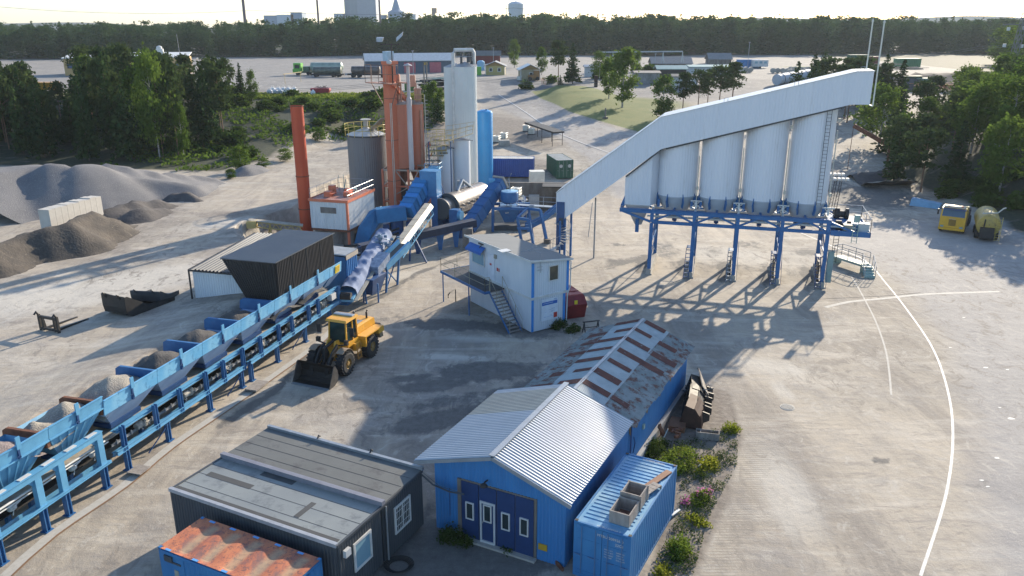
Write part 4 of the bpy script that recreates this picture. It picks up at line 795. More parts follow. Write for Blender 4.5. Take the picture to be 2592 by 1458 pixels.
# ---------------------------------------------------------------- long rusty barn
T_ = thing('long_barn', 'long blue barn with a patchy rust striped roof behind the shiny roofed barn', 'barn', BF.p(13.5, 0))
a0, a1, rz2, e2 = 7.75, 19.3, 4.1, 2.9
barn(T_, a0, a1-.2, rz2, e2, e2, -.15, 3.3, -3.4, 3.0, -3.08, m_barnblue, ())
N_ = 7; dw = (a1-a0)/N_; rs = random.Random(3)
for side, ne in ((0, -3.4), (1, 3.3)):
    b = MB()
    for k in range(N_):
        x0, x1 = a0+dw*k, a0+dw*(k+1)
        for lay, (f0, f1) in enumerate(((0, .5), (.48, 1.02))):
            P_ = lambda f, t, dz=0: BF.p(t, -.15+(ne+.15)*f, rz2+(e2-rz2)*f+dz)
            dz = .03 if lay == 0 else 0; j = rs.uniform(-.02, .02)
            b.k = 0 if lay == 0 else 1; kw = dict(pitch=.11, dep=.018, prof=(0, .25, .5, .75))
            b.corr(lambda t: P_(f0, t, dz+.012*(k % 2)), lambda t: P_(f1+j, t, dz+.012*(k % 2)), V((0, 0, 1)), x0, x1+.05, **kw)
            if lay == 0 or rs.random() < .6: b.k = 2; wd_ = rs.uniform(.42, .62); e0 = rs.choice((0, 0, .06)); e1 = rs.choice((f1, .4, .34, .46)) if lay == 0 else rs.uniform(.7, 1); b.corr(lambda t: P_(max(f0, e0), t, dz+.035), lambda t: P_(e1, t, dz+.035), V((0, 0, 1)), x1-wd_, x1+.03, **kw)
    b.build(('right' if side == 0 else 'left')+'_roof_slope', [m_rr_clean, m_rr_dirty, m_rr_rust], T_)
b = MB(); b.bar(BF.p(a0, -.15, rz2+.06), BF.p(a1, -.15, rz2+.06), .18, .02); b.build('ridge_cap', m_galv, T_)
for k, (t, w_) in enumerate(((9.2, .9), (10.9, .6), (13.2, .8), (15.3, .5), (8.2, .5))):
    b = MB(); b.add([BF.p(t-w_/2, -3.13, 2.86), BF.p(t+w_/2, -3.13, 2.86), BF.p(t+w_*.4, -3.13, 2.3), BF.p(t+.1, -3.13, 2.05), BF.p(t-w_*.35, -3.13, 2.35)], [(0, 1, 2, 3, 4)]); b.build('bare_patch', mat('ochre_bare_board', (.20, .15, .07), .8, c2=(.14, .12, .08), s=4), T_)
b = MB(); b.box(BF, 7.8, 19.0, -3.35, -3.12, 0, .42); b.build('plinth', mat('pale_plinth', (.32, .32, .32), .8), T_)
b = MB(); b.box(BF, 10.3, 10.5, -3.2, -3.1, 1.5, 1.75); b.build('wall_lamp', m_teal, T_)
b = MB(); b.tube([BF.p(8.15, -3.2, .1), BF.p(8.15, -3.2, 2.8)], .04, 6); b.tube([BF.p(8.6, -3.2, 1.0), BF.p(8.7, -3.25, 1.5), BF.p(8.6, -3.2, 1.9)], .03, 6); b.build('downpipe', m_dkblue, T_)
# ---------------------------------------------------------------- generic shipping container
def container(name, label, fr, z, mw, mt, Lc=6.06, Wc=2.44, Hc=2.59, doors=None, cat='shipping container', group=None, fine=.28):
    # fr origin: near left corner, t across the short side, n along the long side; doors on the n=0 end
    T = thing(name, label, cat, fr.p(Wc/2, Lc/2, z), group); p = lambda t, n, zz: fr.p(t, n, z+zz)
    b = MB(); X = fr.p(1, 0)-fr.p(0, 0); Y = fr.p(0, 1)-fr.p(0, 0)
    b.corr(lambda n: p(Wc-.04, n, .16), lambda n: p(Wc-.04, n, Hc-.1), X, .12, Lc-.12, fine, .036); b.corr(lambda n: p(.04, n, .16), lambda n: p(.04, n, Hc-.1), -X, .12, Lc-.12, fine, .036)
    b.corr(lambda t: p(t, Lc-.04, .16), lambda t: p(t, Lc-.04, Hc-.1), Y, .12, Wc-.12, fine, .036); b.build('wall', mw, T)
    b = MB(); b.quad(p(.05, 0.02, Hc-.045), p(Wc-.05, .02, Hc-.045), p(Wc-.05, Lc-.02, Hc-.045), p(.05, Lc-.02, Hc-.045)); r_ = Lc/22
    for k in range(1, 21): b.box(fr, .22, Wc-.22, r_*(k+.12)+.2, r_*(k+.55)+.2, z+Hc-.045, z+Hc-.02)
    b.build('roof', mt, T)
    b = MB()
    for t in (0, Wc-.12):
        for n in (0, Lc-.12): b.box(fr, t, t+.12, n, n+.12, z, z+Hc)
    for t in (0, Wc-.08): b.box(fr, t, t+.08, .12, Lc-.12, z+Hc-.1, z+Hc-.01); b.box(fr, t, t+.08, .12, Lc-.12, z, z+.16)
    for n in (0, Lc-.08): b.box(fr, .12, Wc-.12, n, n+.08, z+Hc-.1, z+Hc-.01); b.box(fr, .12, Wc-.12, n, n+.08, z, z+.16)
    b.build('corner_frame', mw, T)
    b = MB()
    for t in (0, Wc-.17):
        for n in (0, Lc-.17): b.box(fr, t+.02, t+.15, n+.02, n+.15, z+Hc, z+Hc+.015)
    b.build('corner_castings', m_steel_dark, T)
    for k in range(2):
        b = MB(); x0 = .1+k*(Wc-.2)/2+.01; x1 = x0+(Wc-.2)/2-.02; b.box(fr, x0, x1, .0, .06, z+.17, z+Hc-.12)
        for q in range(3): b.box(fr, x0+.08, x1-.08, -.015, 0, z+.3+q*.76, z+.34+q*.76)
        dl = b.build('door', mw, T); b = MB()
        for x in (x0+.25, x1-.25): b.tube([p(x, -.05, .2), p(x, -.05, Hc-.15)], .022, 6); b.bar(p(x-.02, -.08, 1.1), p(x+.3*(1 if k else -1), -.08, 1.12), .03, .03)
        o = b.build('lock_rod', m_galv if mt is not m_conttop else mat('blue_rod', (.10, .20, .36), .45), T); o.parent = dl
    return T
CF = Fr(2.504, 27.497, .884, -.468)
T_ = container('shipping_container', 'light blue container with wooden boxes on its ribbed roof beside the barn', CF, 0, m_contblue, m_conttop)
XD = CF.p(1, 0)-CF.p(0, 0)
text('MTBU 208926 0', CF.p(1.02, -.0, 2.20), XD, (0, 0, 1), .165, m_whitepaint, T_, lift=.02)
text('22G1', CF.p(1.78, 0, 1.98), XD, (0, 0, 1), .165, m_whitepaint, T_, lift=.02)
for k, (a, c_) in enumerate((('MAX. WT.', '24000 KG'), ('TARE. WT.', '2280 KG'), ('PAYLOAD', '21720 KG'), ('CU. CAP.', '33.2 CU.M'))):
    text(a, CF.p(1.34, 0, 1.66-k*.115), XD, (0, 0, 1), .085, m_whitepaint, T_, lift=.024); text(c_, CF.p(1.84, 0, 1.66-k*.115), XD, (0, 0, 1), .085, m_whitepaint, T_, lift=.024)
text('MTBU 208926 0', CF.p(.95, .06, 2.585), XD, CF.p(0, 1)-CF.p(0, 0), .15, m_whitepaint, T_, lift=.004)
text('MTBU 208926 0', CF.p(1.9, 5.9, 2.585), -XD, CF.p(0, -1)-CF.p(0, 0), .15, m_whitepaint, T_, lift=.004)
def crate(name, label, fr, w_, l_, h_, z, m, th=.05, slat=False, cat='wooden box'):
    T = thing(name, label, cat, fr.p(w_/2, l_/2, z)); b = MB(); b.box(fr, 0, w_, 0, l_, z+.0, z+.05); b.build('base', m, T)
    for (t0, t1, n0, n1) in ((0, w_, 0, th), (0, w_, l_-th, l_), (0, th, th, l_-th), (w_-th, w_, th, l_-th)):
        b = MB(); nb_ = 3 if slat else 1
        for k in range(nb_): b.box(fr, t0, t1, n0, n1, z+.05+k*(h_-.05)/nb_+(.012 if k else 0), z+.05+(k+1)*(h_-.05)/nb_)
        b.build('side', m, T)
    if slat:
        for t, n in ((-.03, -.03), (w_-.05, -.03), (-.03, l_-.05), (w_-.05, l_-.05)): b = MB(); b.box(fr, t, t+.08, n, n+.08, z, z+h_+.01); b.build('corner_post', m, T)
    return T
k1 = CF.sub(1.28, .55, 0); T_ = crate('wooden_box', 'open grey wooden box with scraps in it, nearer of two on the container roof', k1, .85, 1.15, .55, 2.585, m_wood)
b = MB(); b.box(k1, .15, .7, .15, .9, 2.65, 2.72); b.build('scrap_plate', m_rust, label='brown scrap plate lying inside the nearer wooden box', category='scrap')
b = MB(); b.box(k1, .2, .55, .25, .45, 2.72, 2.9); b.build('scrap_block', m_brownwood, label='small brown block inside the nearer wooden box', category='scrap')
crate('wooden_crate', 'slatted wooden crate, further of two on the container roof', CF.sub(1.28, 1.85, 0), .85, .95, .68, 2.585, m_wood, slat=True, cat='wooden crate')
b = MB(); b.box(CF.sub(1.42, 2.9, -.28), 0, .30, 0, 2.6, 2.585, 2.64); b.build('brown_board', m_brownwood, label='long brown board lying behind the crates on the container roof', category='board')
b = MB(); fr = CF.sub(1.72, 3.1, -.3)
for k in range(4): b.box(fr, 0, .42, k*.24, k*.24+.22, 2.72, 2.75)
b.box(fr, 0, .42, 0, .06, 2.585, 2.72); b.box(fr, 0, .42, .9, .96, 2.585, 2.72); b.build('pallet', m_wood, label='small pale pallet beside the brown board on the container roof', category='pallet')

# ---------------------------------------------------------------- white control cabin
CB = Fr(1.43, 54.5, -.567, .824)          # t along the long side to the left, n = -R is the platform side
LC, WC = 8.5, 3.3
def cp(l, r, z=0): return CB.p(l, -r, z)   # l along, r to the right (away from the platform side)
CB2 = Fr(1.43, 54.5, .824, .567)          # right-handed helper: t = r, n = l
T_ = thing('control_cabin', 'white two-storey control cabin with blue corner strips and an outside stair', 'control cabin', CB2.p(WC/2, LC/2))
zr = lambda r: 5.62-.4*r/WC
b = MB()
NL = CB2.p(-1, 0)-CB2.p(0, 0); NFr = CB2.p(0, -1)-CB2.p(0, 0)
b.corr(lambda l: CB2.p(0, l, .1), lambda l: CB2.p(0, l, 2.62), NL, 0, LC, .2, .018); b.corr(lambda r: CB2.p(r, 0, .1), lambda r: CB2.p(r, 0, 2.62), NFr, 0, WC-.25, .2, .018); b.box(CB2, .02, WC-.25, .02, LC, .05, 2.6); b.build('lower_storey', m_white, T_)
b = MB()
b.corr(lambda l: CB2.p(-.05, l, 2.75), lambda l: CB2.p(-.05, l, 5.45), NL, -.05, LC, .2, .018); b.corr(lambda r: CB2.p(r, -.05, 2.75), lambda r: CB2.p(r, -.05, 5.35-.3*r/WC), NFr, -.05, WC, .2, .018)
b.hexa([CB2.p(0, 0, 2.7), CB2.p(WC, 0, 2.7), CB2.p(WC, LC, 2.7), CB2.p(0, LC, 2.7), CB2.p(0, 0, 5.5), CB2.p(WC, 0, 5.1), CB2.p(WC, LC, 5.1), CB2.p(0, LC, 5.5)]); b.build('upper_storey', m_white, T_)
b = MB(); b.hexa([CB2.p(-.3, -.25, 5.55), CB2.p(WC+.25, -.25, 5.13), CB2.p(WC+.25, LC+.25, 5.13), CB2.p(-.3, LC+.25, 5.55), CB2.p(-.3, -.25, 5.64), CB2.p(WC+.25, -.25, 5.22), CB2.p(WC+.25, LC+.25, 5.22), CB2.p(-.3, LC+.25, 5.64)]); b.build('roof', mat('cabin_roof_felt', (.13, .14, .145), .7, c2=(.16, .17, .175), s=.7, st=(.5, 3, 1)), T_)
b = MB()
b.bar(CB2.p(-.32, -.27, 5.6), CB2.p(-.32, LC+.27, 5.6), .04, .14); b.bar(CB2.p(-.32, -.27, 5.6), CB2.p(WC+.27, -.27, 5.17), .04, .14); b.box(CB2, -.1, WC+.05, -.12, -.05, 2.6, 2.78); b.box(CB2, -.12, -.05, -.1, LC, 2.6, 2.76); b.build('fascia', m_whitepaint, T_)
for q in ((-.09, .14, 2.78, 5.35, -.1), (WC-.18, WC+.03, 2.78, 5.1, -.1), (-.04, .16, .1, 2.55, -.05), (WC-.43, WC-.22, .1, 2.55, -.05)): b = MB(); b.box(CB2, q[0], q[1], q[4], q[4]+.035, q[2], q[3]); b.build('corner_strip', mat('strip_blue', (.03, .24, .62), .45), T_)
CW = Fr(*CB2.p(0, -.07)[:2], *CB2.e)
window(T_, CW, 1.45, 2.35, 3.75, 4.95, -1, m_whitepaint, mat('brown_reflection_glass', (.07, .065, .05), .1, c2=(.10, .09, .06), s=2), .07)
CL = Fr(*CB2.p(-.07, 0)[:2], *CB2.n)    # long side, t = l, outward = +n
window(T_, CL, 6.15, 8.0, 3.55, 4.95, 1, m_whitepaint, m_glassblue, .08)
b = MB(); b.quad(CB2.p(-.09, 6.0, 5.15), CB2.p(-.09, 8.3, 5.15), CB2.p(-.55, 8.3, 4.75), CB2.p(-.55, 6.0, 4.75)); b.box(CB2, -.56, -.54, 6.0, 8.3, 4.6, 4.78); b.build('awning', m_signblue, T_)
b = MB(); b.box(CB2, -.10, -.06, 4.75, 5.7, 2.8, 4.85); dr = b.build('door', mat('white_door', (.70, .74, .80), .4), T_)
b = MB(); b.box(CB2, -.12, -.1, 5.15, 5.4, 3.95, 4.1); o = b.build('door_sign', m_signred, T_); o.parent = dr
b = MB(); b.box(CB2, -.10, -.07, 4.3, 4.45, 3.7, 3.95); b.box(CB2, -.11, -.07, 4.1, 4.18, 3.7, 3.95); b.build('wall_notice', m_signred, T_)
b = MB(); b.box(CB2, -.2, -.07, 4.45, 4.7, 4.65, 4.95); b.build('wall_lamp', m_cream, T_)
b = MB(); b.box(CB2, -.75, .1, 2.7, 3.4, 5.64, 5.68); b.build('vent_cover', m_whitepaint, T_)
b = MB(); b.box(CB2, -.2, -.05, 6.3, 6.9, 5.3, 5.42); b.tube([CB2.p(-.1, 6.5, 5.35), CB2.p(-.5, 6.2, 5.2)], .05, 6); b.build('floodlight', m_dkgrey, T_)
b = MB(); b.box(CB2, .85, 2.35, -.06, -.03, .75, 2.4); sg = b.build('information_sign', mat('sign_white', (.68, .74, .80), .4), T_)
b = MB(); b.box(CB2, .9, 2.3, -.075, -.062, 1.95, 2.2); o = b.build('sign_header', m_signblue, T_); o.parent = sg
b = MB(); b.box(CB2, 1.98, 2.3, -.075, -.062, .85, 1.25); o = b.build('sign_photo', m_signred, T_); o.parent = sg
b = MB(); rs = random.Random(4)
for k in range(14):
    x = .95+rs.random()*.9; z = .95+rs.random()*.8; b.box(CB2, x, x+rs.uniform(.05, .35), -.073, -.063, z, z+.018)
b.box(CB2, .98, 1.9, -.083, -.076, 2.06, 2.12); b.box(CB2, 2.0, 2.28, -.073, -.063, 2.28, 2.34)
o = b.build('sign_print', mat('pale_blue_print', (.30, .42, .60), .5), T_); o.parent = sg
b = MB(); b.tube([CB2.p(WC-.1, -.16, 5.15), CB2.p(WC+.12, -.18, 5.0), CB2.p(WC+.12, -.14, 3.0), CB2.p(WC-.1, -.12, 2.5), CB2.p(WC-.15, -.12, .2)], .05, 6); b.build('downpipe', m_whitepaint, T_)
b = MB(); b.box(CB2, -.16, -.05, 7.2, 7.55, 1.75, 2.35); b.build('red_cabinet', mat('fire_red', (.45, .03, .02), .4), T_)
b = MB(); b.tube([CB2.p(.62, -.2, 4.6), CB2.p(.62, -.2, 6.1)], .02, 5); b.bar(CB2.p(.35, -.2, 4.8), CB2.p(.8, -.2, 4.8), .03, .03); b.bar(CB2.p(.35, -.2, 5.05), CB2.p(.8, -.2, 5.05), .03, .03); b.tube([CB2.p(.62, -.2, 6.1), CB2.p(.3, 1.0, 6.1), CB2.p(1.6, .6, 6.1)], .018, 5); b.tube([CB2.p(-.1, 1.4, 5.9), CB2.p(.35, .4, 6.2)], .02, 5); b.tube([CB2.p(1.3, 1.9, 5.9), CB2.p(1.8, .6, 6.2)], .02, 5); b.build('antenna', m_galv, T_)
b = MB(); b.box(CB2, -1.85, -.1, 3.4, 10.0, 2.52, 2.6); b.box(CB2, -.1, 1.2, 8.7, 10.0, 2.52, 2.6); b.build('platform', mat('dark_grating', (.045, .045, .05), .6), T_)
b = MB(); b.box(CB2, -1.9, -1.85, 3.4, 10.05, 2.42, 2.62); b.box(CB2, -1.9, 1.2, 10.0, 10.05, 2.42, 2.62); b.box(CB2, -1.9, -1.4, 3.35, 3.4, 2.42, 2.62); b.build('platform_edge', m_blue, T_)
b = MB(); b.rail([CB2.p(1.2, 10.0, 2.6), CB2.p(-1.85, 10.0, 2.6), CB2.p(-1.85, 3.4, 2.6), CB2.p(-1.45, 3.4, 2.6)], 1.1, .022, 2, 2.0); b.rail([CB2.p(-1.45, 3.3, 2.6), CB2.p(-1.45, .7, 0)], 1.0, .02, 1, 1.4); b.rail([CB2.p(-.35, 3.3, 2.6), CB2.p(-.35, .7, 0)], 1.0, .02, 1, 1.4); b.build('handrail', mat('tan_rail', (.34, .29, .20), .5), T_)
b = MB(); b.tube([CB2.p(-1.8, 5.8, 0), CB2.p(-1.8, 5.8, 2.5)], .05, 8); b.tube([CB2.p(-1.8, 9.8, 0), CB2.p(-1.8, 9.8, 2.5)], .05, 8); b.bar(CB2.p(-.2, 5.8, 2.0), CB2.p(-1.8, 5.8, 2.45), .05, .05); b.build('platform_post', m_blue, T_)
b = MB()
for r_ in (-1.45, -.35): b.prism([CB2.p(r_, 3.45, 2.6), CB2.p(r_, 3.45, 2.35), CB2.p(r_, .9, 0), CB2.p(r_, .65, 0)], CB2.p(.04, 0)-CB2.p(0, 0))
b.build('stair_stringer', m_blue, T_)
b = MB()
for k in range(13): f = (k+.5)/13; b.box(CB2, -1.42, -.36, .72+2.7*f-.03, .72+2.7*f+.2, 2.6*f-.02, 2.6*f+.01)
b.build('stair_treads', m_wood, T_)
b = MB(); b.box(CB2, WC+.02, WC+1.0, 3.5, 6.5, 2.45, 2.6); b.rail([CB2.p(WC+.95, 3.5, 2.6), CB2.p(WC+.95, 6.5, 2.6)], 1.1, .02, 2); b.rail([CB2.p(WC+.02, 3.5, 2.6), CB2.p(WC+.95, 3.5, 2.6)], 1.1, .02, 2); b.build('rear_balcony', m_blue, T_)
b = MB(); b.tube([CB2.p(-1.0, 9.2, 0), CB2.p(-1.0, 9.2, 1.1), CB2.p(-1.9, 8.6, 1.1), CB2.p(-2.1, 8.5, 1.0), CB2.p(-2.1, 8.5, .75)], .05, 6); b.build('filling_pipe', m_steel_dark, label='black bent filling pipe standing under the cabin platform', category='pipe')
# skip, trestle
SK = CB2.sub(WC+.5, .9, -.25)
T_ = thing('waste_skip', 'dark red lidded skip behind the white control cabin', 'skip', SK.p(1, 1.5))
b = MB(); pr_ = [(0, 0), (2.6, 0), (3.2, 1.2), (2.7, 1.75), (.2, 1.75), (-.4, 1.2)]; b.prism([SK.p(.0, l, z) for l, z in pr_], SK.p(1.7, 0)-SK.p(0, 0)); b.build('body', m_redskip, T_)
b = MB()
for l in (.3, 1.2, 2.0): b.box(SK, .05, 1.65, l, l+.7, 1.76, 1.80)
b.build('lid', mat('faded_red_lid', (.42, .06, .05), .5), T_)
b = MB(); b.box(SK, .6, .85, -.46, -.42, 1.3, 1.6); b.build('sticker', m_signyel, T_)
TR = Fr(*at(1478, 845)[:2], .95, .3)
b = MB()
for t in (0, 1.1):
    b.bar(TR.p(t, -.3, 0), TR.p(t, 0, .9), .06, .06); b.bar(TR.p(t, .3, 0), TR.p(t, 0, .9), .06, .06); b.bar(TR.p(t, -.2, .35), TR.p(t, .2, .35), .04, .04)
b.bar(TR.p(-.1, 0, .92), TR.p(1.2, 0, .92), .1, .08); b.bar(TR.p(0, .15, .4), TR.p(1.1, .15, .4), .05, .05); b.build('trestle', m_black, label='black steel trestle between the red skip and the rusty barn', category='trestle')
# ---------------------------------------------------------------- truck loading silos on their blue truss
S_ = SF; SP = 3.7
TT, TBt = 5.92, 4.82
Rs = 1.74; NC = 2.75
def Ibeam(b, p, q, w_, h_): b.bar(p, q, w_, h_)
TR_ = thing('silo_truss', 'long blue steel truss on five portal legs carrying the row of white silos', 'truss', S_.p(7.4, 2.7))
for nn, nmx in ((0, 'front'), (5.45, 'rear')):
    b = MB(); b.box(S_, -2.9, 15.0, nn-.14, nn+.14, TT-.32, TT); b.box(S_, -2.9, 15, nn-.2, nn+.2, TT-.01, TT+.02); b.build('top_chord', m_trussblue, TR_)
    b = MB(); b.box(S_, 0, 18.1, nn-.12, nn+.12, TBt-.14, TBt+.12); b.build('bottom_chord', m_trussblue, TR_)
    for i in range(5):
        x = i*SP
        if i < 4:
            for (a, c_) in (((x+.1, TBt+.1), (x+SP/2-.25, TT-.3)), ((x+SP/2+.25, TT-.3), (x+SP-.1, TBt+.1))):
                b = MB(); b.bar(S_.p(a[0], nn, a[1]), S_.p(c_[0], nn, c_[1]), .14, .16); b.build('diagonal', m_trussblue, TR_)
        b = MB(); b.box(S_, x-.15, x+.15, nn-.15, nn+.15, TBt, TT-.3); b.build('vertical', m_trussblue, TR_)
    b = MB(); b.bar(S_.p(-2.8, nn, TT-.2), S_.p(-.1, nn, TBt), .16, .2); b.build('diagonal', m_trussblue, TR_)
    b = MB(); b.bar(S_.p(14.9, nn, TT-.2), S_.p(17.0, nn, TBt+.1), .12, .18); b.build('diagonal', m_trussblue, TR_)
for i in range(-1, 9):
    x = i*SP/2 if i >= 0 else -2.85
    b = MB(); b.box(S_, x-.09, x+.09, .14, 5.3, TT-.28, TT-.02); b.build('cross_beam', m_trussblue if i % 2 else m_whitepaint, TR_)
b = MB(); b.tube([S_.p(-.5, .8, TBt+.35), S_.p(17, .8, TBt+.35)], .09, 8); b.tube([S_.p(-.5, 4.4, TBt+.35), S_.p(17, 4.4, TBt+.35)], .09, 8); b.build('pipe', m_whitepaint, TR_)
for i in range(5):
    x = i*SP
    for nn in (0, 5.45):
        b = MB(); b.box(S_, x-.12, x+.12, nn-.16, nn+.16, .45, TBt-.1); b.box(S_, x-.16, x+.16, nn-.2, nn-.14, .4, TBt-.1); b.build('leg', m_trussblue, TR_)
    b = MB(); zs_ = (.7, 2.7, 4.7)
    b.bar(S_.p(x, .1, .8), S_.p(x, 5.3, 2.8), .07, .07); b.bar(S_.p(x, 5.3, .8), S_.p(x, .1, 2.8), .07, .07); b.bar(S_.p(x, .1, 2.9), S_.p(x, 5.3, 4.7), .09, .09); b.bar(S_.p(x, .1, 2.85), S_.p(x, 5.3, 2.85), .12, .14); b.bar(S_.p(x, 2.7, 2.85), S_.p(x, 5.3, 4.7), .1, .1)
    b.build('leg_bracing', m_trussblue, TR_)
    b = MB(); b.box(S_, x-.2, x+.2, -.45, 6.0, 0, .5); b.box(S_, x-.3, x+.3, -.5, 6.1, 0, .1)
    b.build('plinth', m_concrete, label='concrete plinth under the %s portal leg of the silo truss' % ('leftmost', 'second', 'middle', 'fourth', 'rightmost')[i], category='plinth', group='concrete plinths under the silo truss')
    if i:
        b = MB(); y0 = -.35
        for s_ in (-.22, .22): b.bar(S_.p(x-.35+s_, -.9, .05), S_.p(x-.35+s_, 1.6, 2.2), .05, .1)
        for k in range(8): f = (k+.5)/8; b.box(S_, x-.57, x-.13, -.9+2.5*f-.1, -.9+2.5*f+.1, .05+2.15*f-.015, .05+2.15*f+.015)
        b.box(S_, x-.57, x-.1, 1.6, 2.6, 2.18, 2.22); b.rail([S_.p(x+.28, -.9, .05), S_.p(x+.28, 1.6, 2.2)], .9, .018, 1, 1.6); b.build('leg_steps', m_galv if i == 2 else m_dkblue, TR_)
    b = MB(); b.box(S_, x-.34, x-.26, .2, 2.4, .3, 1.9); b.build('splash_guard', m_black, TR_) if i >= 2 else None
# conical hoppers, collars and gates
sil = ['first', 'second', 'third', 'fourth']
for i in range(4):
    cx = SP*i+SP/2; c0 = S_.p(cx, NC, 0); top = 11.35+(cx+1.0)*.262 - .35
    T = thing('storage_silo', 'white ribbed silo, %s from the left of the four round ones under the sloping gallery' % sil[i], 'silo', S_.p(cx, NC, 4.6), 'round silos of the loading station')
    # shell, its top cut parallel to the gallery
    n = 44*4; b = MB(); zt_ = lambda t: 11.42+(t-.5)*.2793-.10
    vs_ = []
    for k in range(n):
        a = 6.283185*k/n; rr = Rs+(.016 if k % 4 in (1, 2) else 0); t = cx+rr*math.cos(a); nn = NC+rr*math.sin(a); vs_ += [S_.p(t, nn, 6.95), S_.p(t, nn, zt_(t))]
    b.add(vs_, [(2*k, 2*((k+1) % n), 2*((k+1) % n)+1, 2*k+1) for k in range(n)]); b.build('shell', m_silo, T)
    b = MB(); b.lathe(c0, [(Rs-.02, 6.96), (Rs+.04, 6.95), (Rs+.04, 6.85), (Rs-.06, 6.84), (Rs-.12, 6.3), (.62, 4.95), (.55, 4.8)], 48); b.build('hopper_cone', mat('hopper_grey', (.36, .40, .45), .5, c2=(.31, .35, .40), s=1), T, smooth=True)
    b = MB(); b.lathe(c0, [(.62, 4.85), (.62, 5.0)], 24); b.box(S_, cx-.75, cx+.75, NC-.5, NC+.5, 4.72, 4.95); b.box(S_, cx-.2, cx+.2, NC-.9, NC-.5, 4.6, 4.95); b.box(S_, cx-.12, cx+.12, NC-.3, NC+.3, 4.4, 4.75); b.build('outlet_gate', m_dkblue, T)
    for k in range(8):
        a = R(22.5+45*k); u = V((math.cos(a)*S_.e[0]+math.sin(a)*S_.n[0], math.cos(a)*S_.e[1]+math.sin(a)*S_.n[1], 0)); tv = V((-u.y, u.x, 0))*.03
        b = MB(); b.prism([c0+u*(Rs+.0)+V((0, 0, 7.2))+tv, c0+u*(Rs+.28)+V((0, 0, 6.55))+tv, c0+u*(Rs+.1)+V((0, 0, 5.95))+tv, c0+u*(Rs-.25)+V((0, 0, 5.95))+tv, c0+u*(Rs-.1)+V((0, 0, 6.7))+tv], -tv*2); b.build('support_bracket', m_trussblue, T)
    b = MB()
    for s_ in (-1, 1):
        for nn in (NC-1.2, NC+1.2): b.box(S_, cx+s_*1.45-.1, cx+s_*1.45+.1, nn-.1, nn+.1, TT, 6.6)
    b.build('stub_column', m_trussblue, T)
    if i < 4:
        b = MB(); q = S_.p(cx+SP/2-.02, NC-.9, 0)
        for z in (7.6, 12.4+i*.4 if i < 3 else 13.9): b.box(S_, cx+SP/2-.12, cx+SP/2+.1, NC-1.2, NC-1.0, z, z+.28)
        b.tube([q+V((0, 0, 6.2)), q+V((0, 0, 10.6+i*.85))], .045, 6); b.build('riser_pipe', m_silo_edge, T)
    b = MB()
    for s_ in (-1, 1): b.bar(S_.p(cx+SP/2-.02+s_*.45, NC-1.3, TT+.1), S_.p(cx+SP/2-.02-s_*.45, NC-1.1, 6.6), .08, .08)
    b.bar(S_.p(cx+SP/2-.5, NC-1.3, 6.62), S_.p(cx+SP/2+.5, NC-1.3, 6.62), .12, .1); b.bar(S_.p(cx+SP/2, NC-1.3, 5.95), S_.p(cx+SP/2, NC-1.3, 6.6), .16, .1); b.build('cross_brace', m_whitepaint, T)
b = MB()
for t in (-.18, .18): b.tube([S_.p(13.9+t, NC-1.72, 6.9), S_.p(13.9+t, NC-1.72, 14.9)], .022, 5)
for k in range(26): b.tube([S_.p(13.72, NC-1.72, 7.05+.3*k), S_.p(14.08, NC-1.72, 7.05+.3*k)], .016, 5)
b.build('silo_ladder', m_dkgrey, T)
# fifth bin hanging over the left cantilever, cut by the slope of the gallery
T = thing('feed_silo', 'leftmost narrow bin, its top cut by the steep part of the gallery', 'silo', S_.p(-1.45, NC, 4))
b = MB(); zl = lambda t: 8.55+(t+2.65)*.93-.08
b.corr(lambda t: S_.p(t, 1.0, 6.05), lambda t: S_.p(t, 1.0, zl(t)), S_.p(0, -1)-S_.p(0, 0), -2.65, .02-.35, .25, .016)
b.add([S_.p(-.33, 1.0, 6.05), S_.p(-.33, 4.4, 6.05), S_.p(-.33, 4.4, zl(-.33)), S_.p(-.33, 1.0, zl(-.33))], [(0, 1, 2, 3)]); b.add([S_.p(-2.65, 1.0, 6.05), S_.p(-2.65, 4.4, 6.05), S_.p(-2.65, 4.4, zl(-2.65)), S_.p(-2.65, 1.0, zl(-2.65))], [(0, 1, 2, 3)])
b.add([S_.p(-.33, 1.0, 6.05), S_.p(.22, 2.2, 6.05), S_.p(.22, 2.2, zl(.1)), S_.p(-.33, 1.0, zl(-.33))], [(0, 1, 2, 3)]); b.build('shell', m_silo, T)
b = MB(); b.hexa([S_.p(-1.75, 2.4, 3.9), S_.p(-1.15, 2.4, 3.9), S_.p(-1.15, 3.1, 3.9), S_.p(-1.75, 3.1, 3.9), S_.p(-2.6, 1.05, 6.05), S_.p(-.35, 1.05, 6.05), S_.p(-.35, 4.4, 6.05), S_.p(-2.6, 4.4, 6.05)]); b.build('hopper_cone', mat('hopper_grey', (.4, .4, .4)), T)
b = MB(); b.box(S_, -1.62, -1.3, 1.5, 1.8, 3.4, 4.6); b.build('outlet_gate', m_trussblue, T)
b = MB(); b.prism([S_.p(-3.0, 1.0, TT), S_.p(-2.62, 1.0, TT), S_.p(-2.62, 1.0, 6.9)], S_.p(0, .1)-S_.p(0, 0)); b.build('support_bracket', m_trussblue, T)
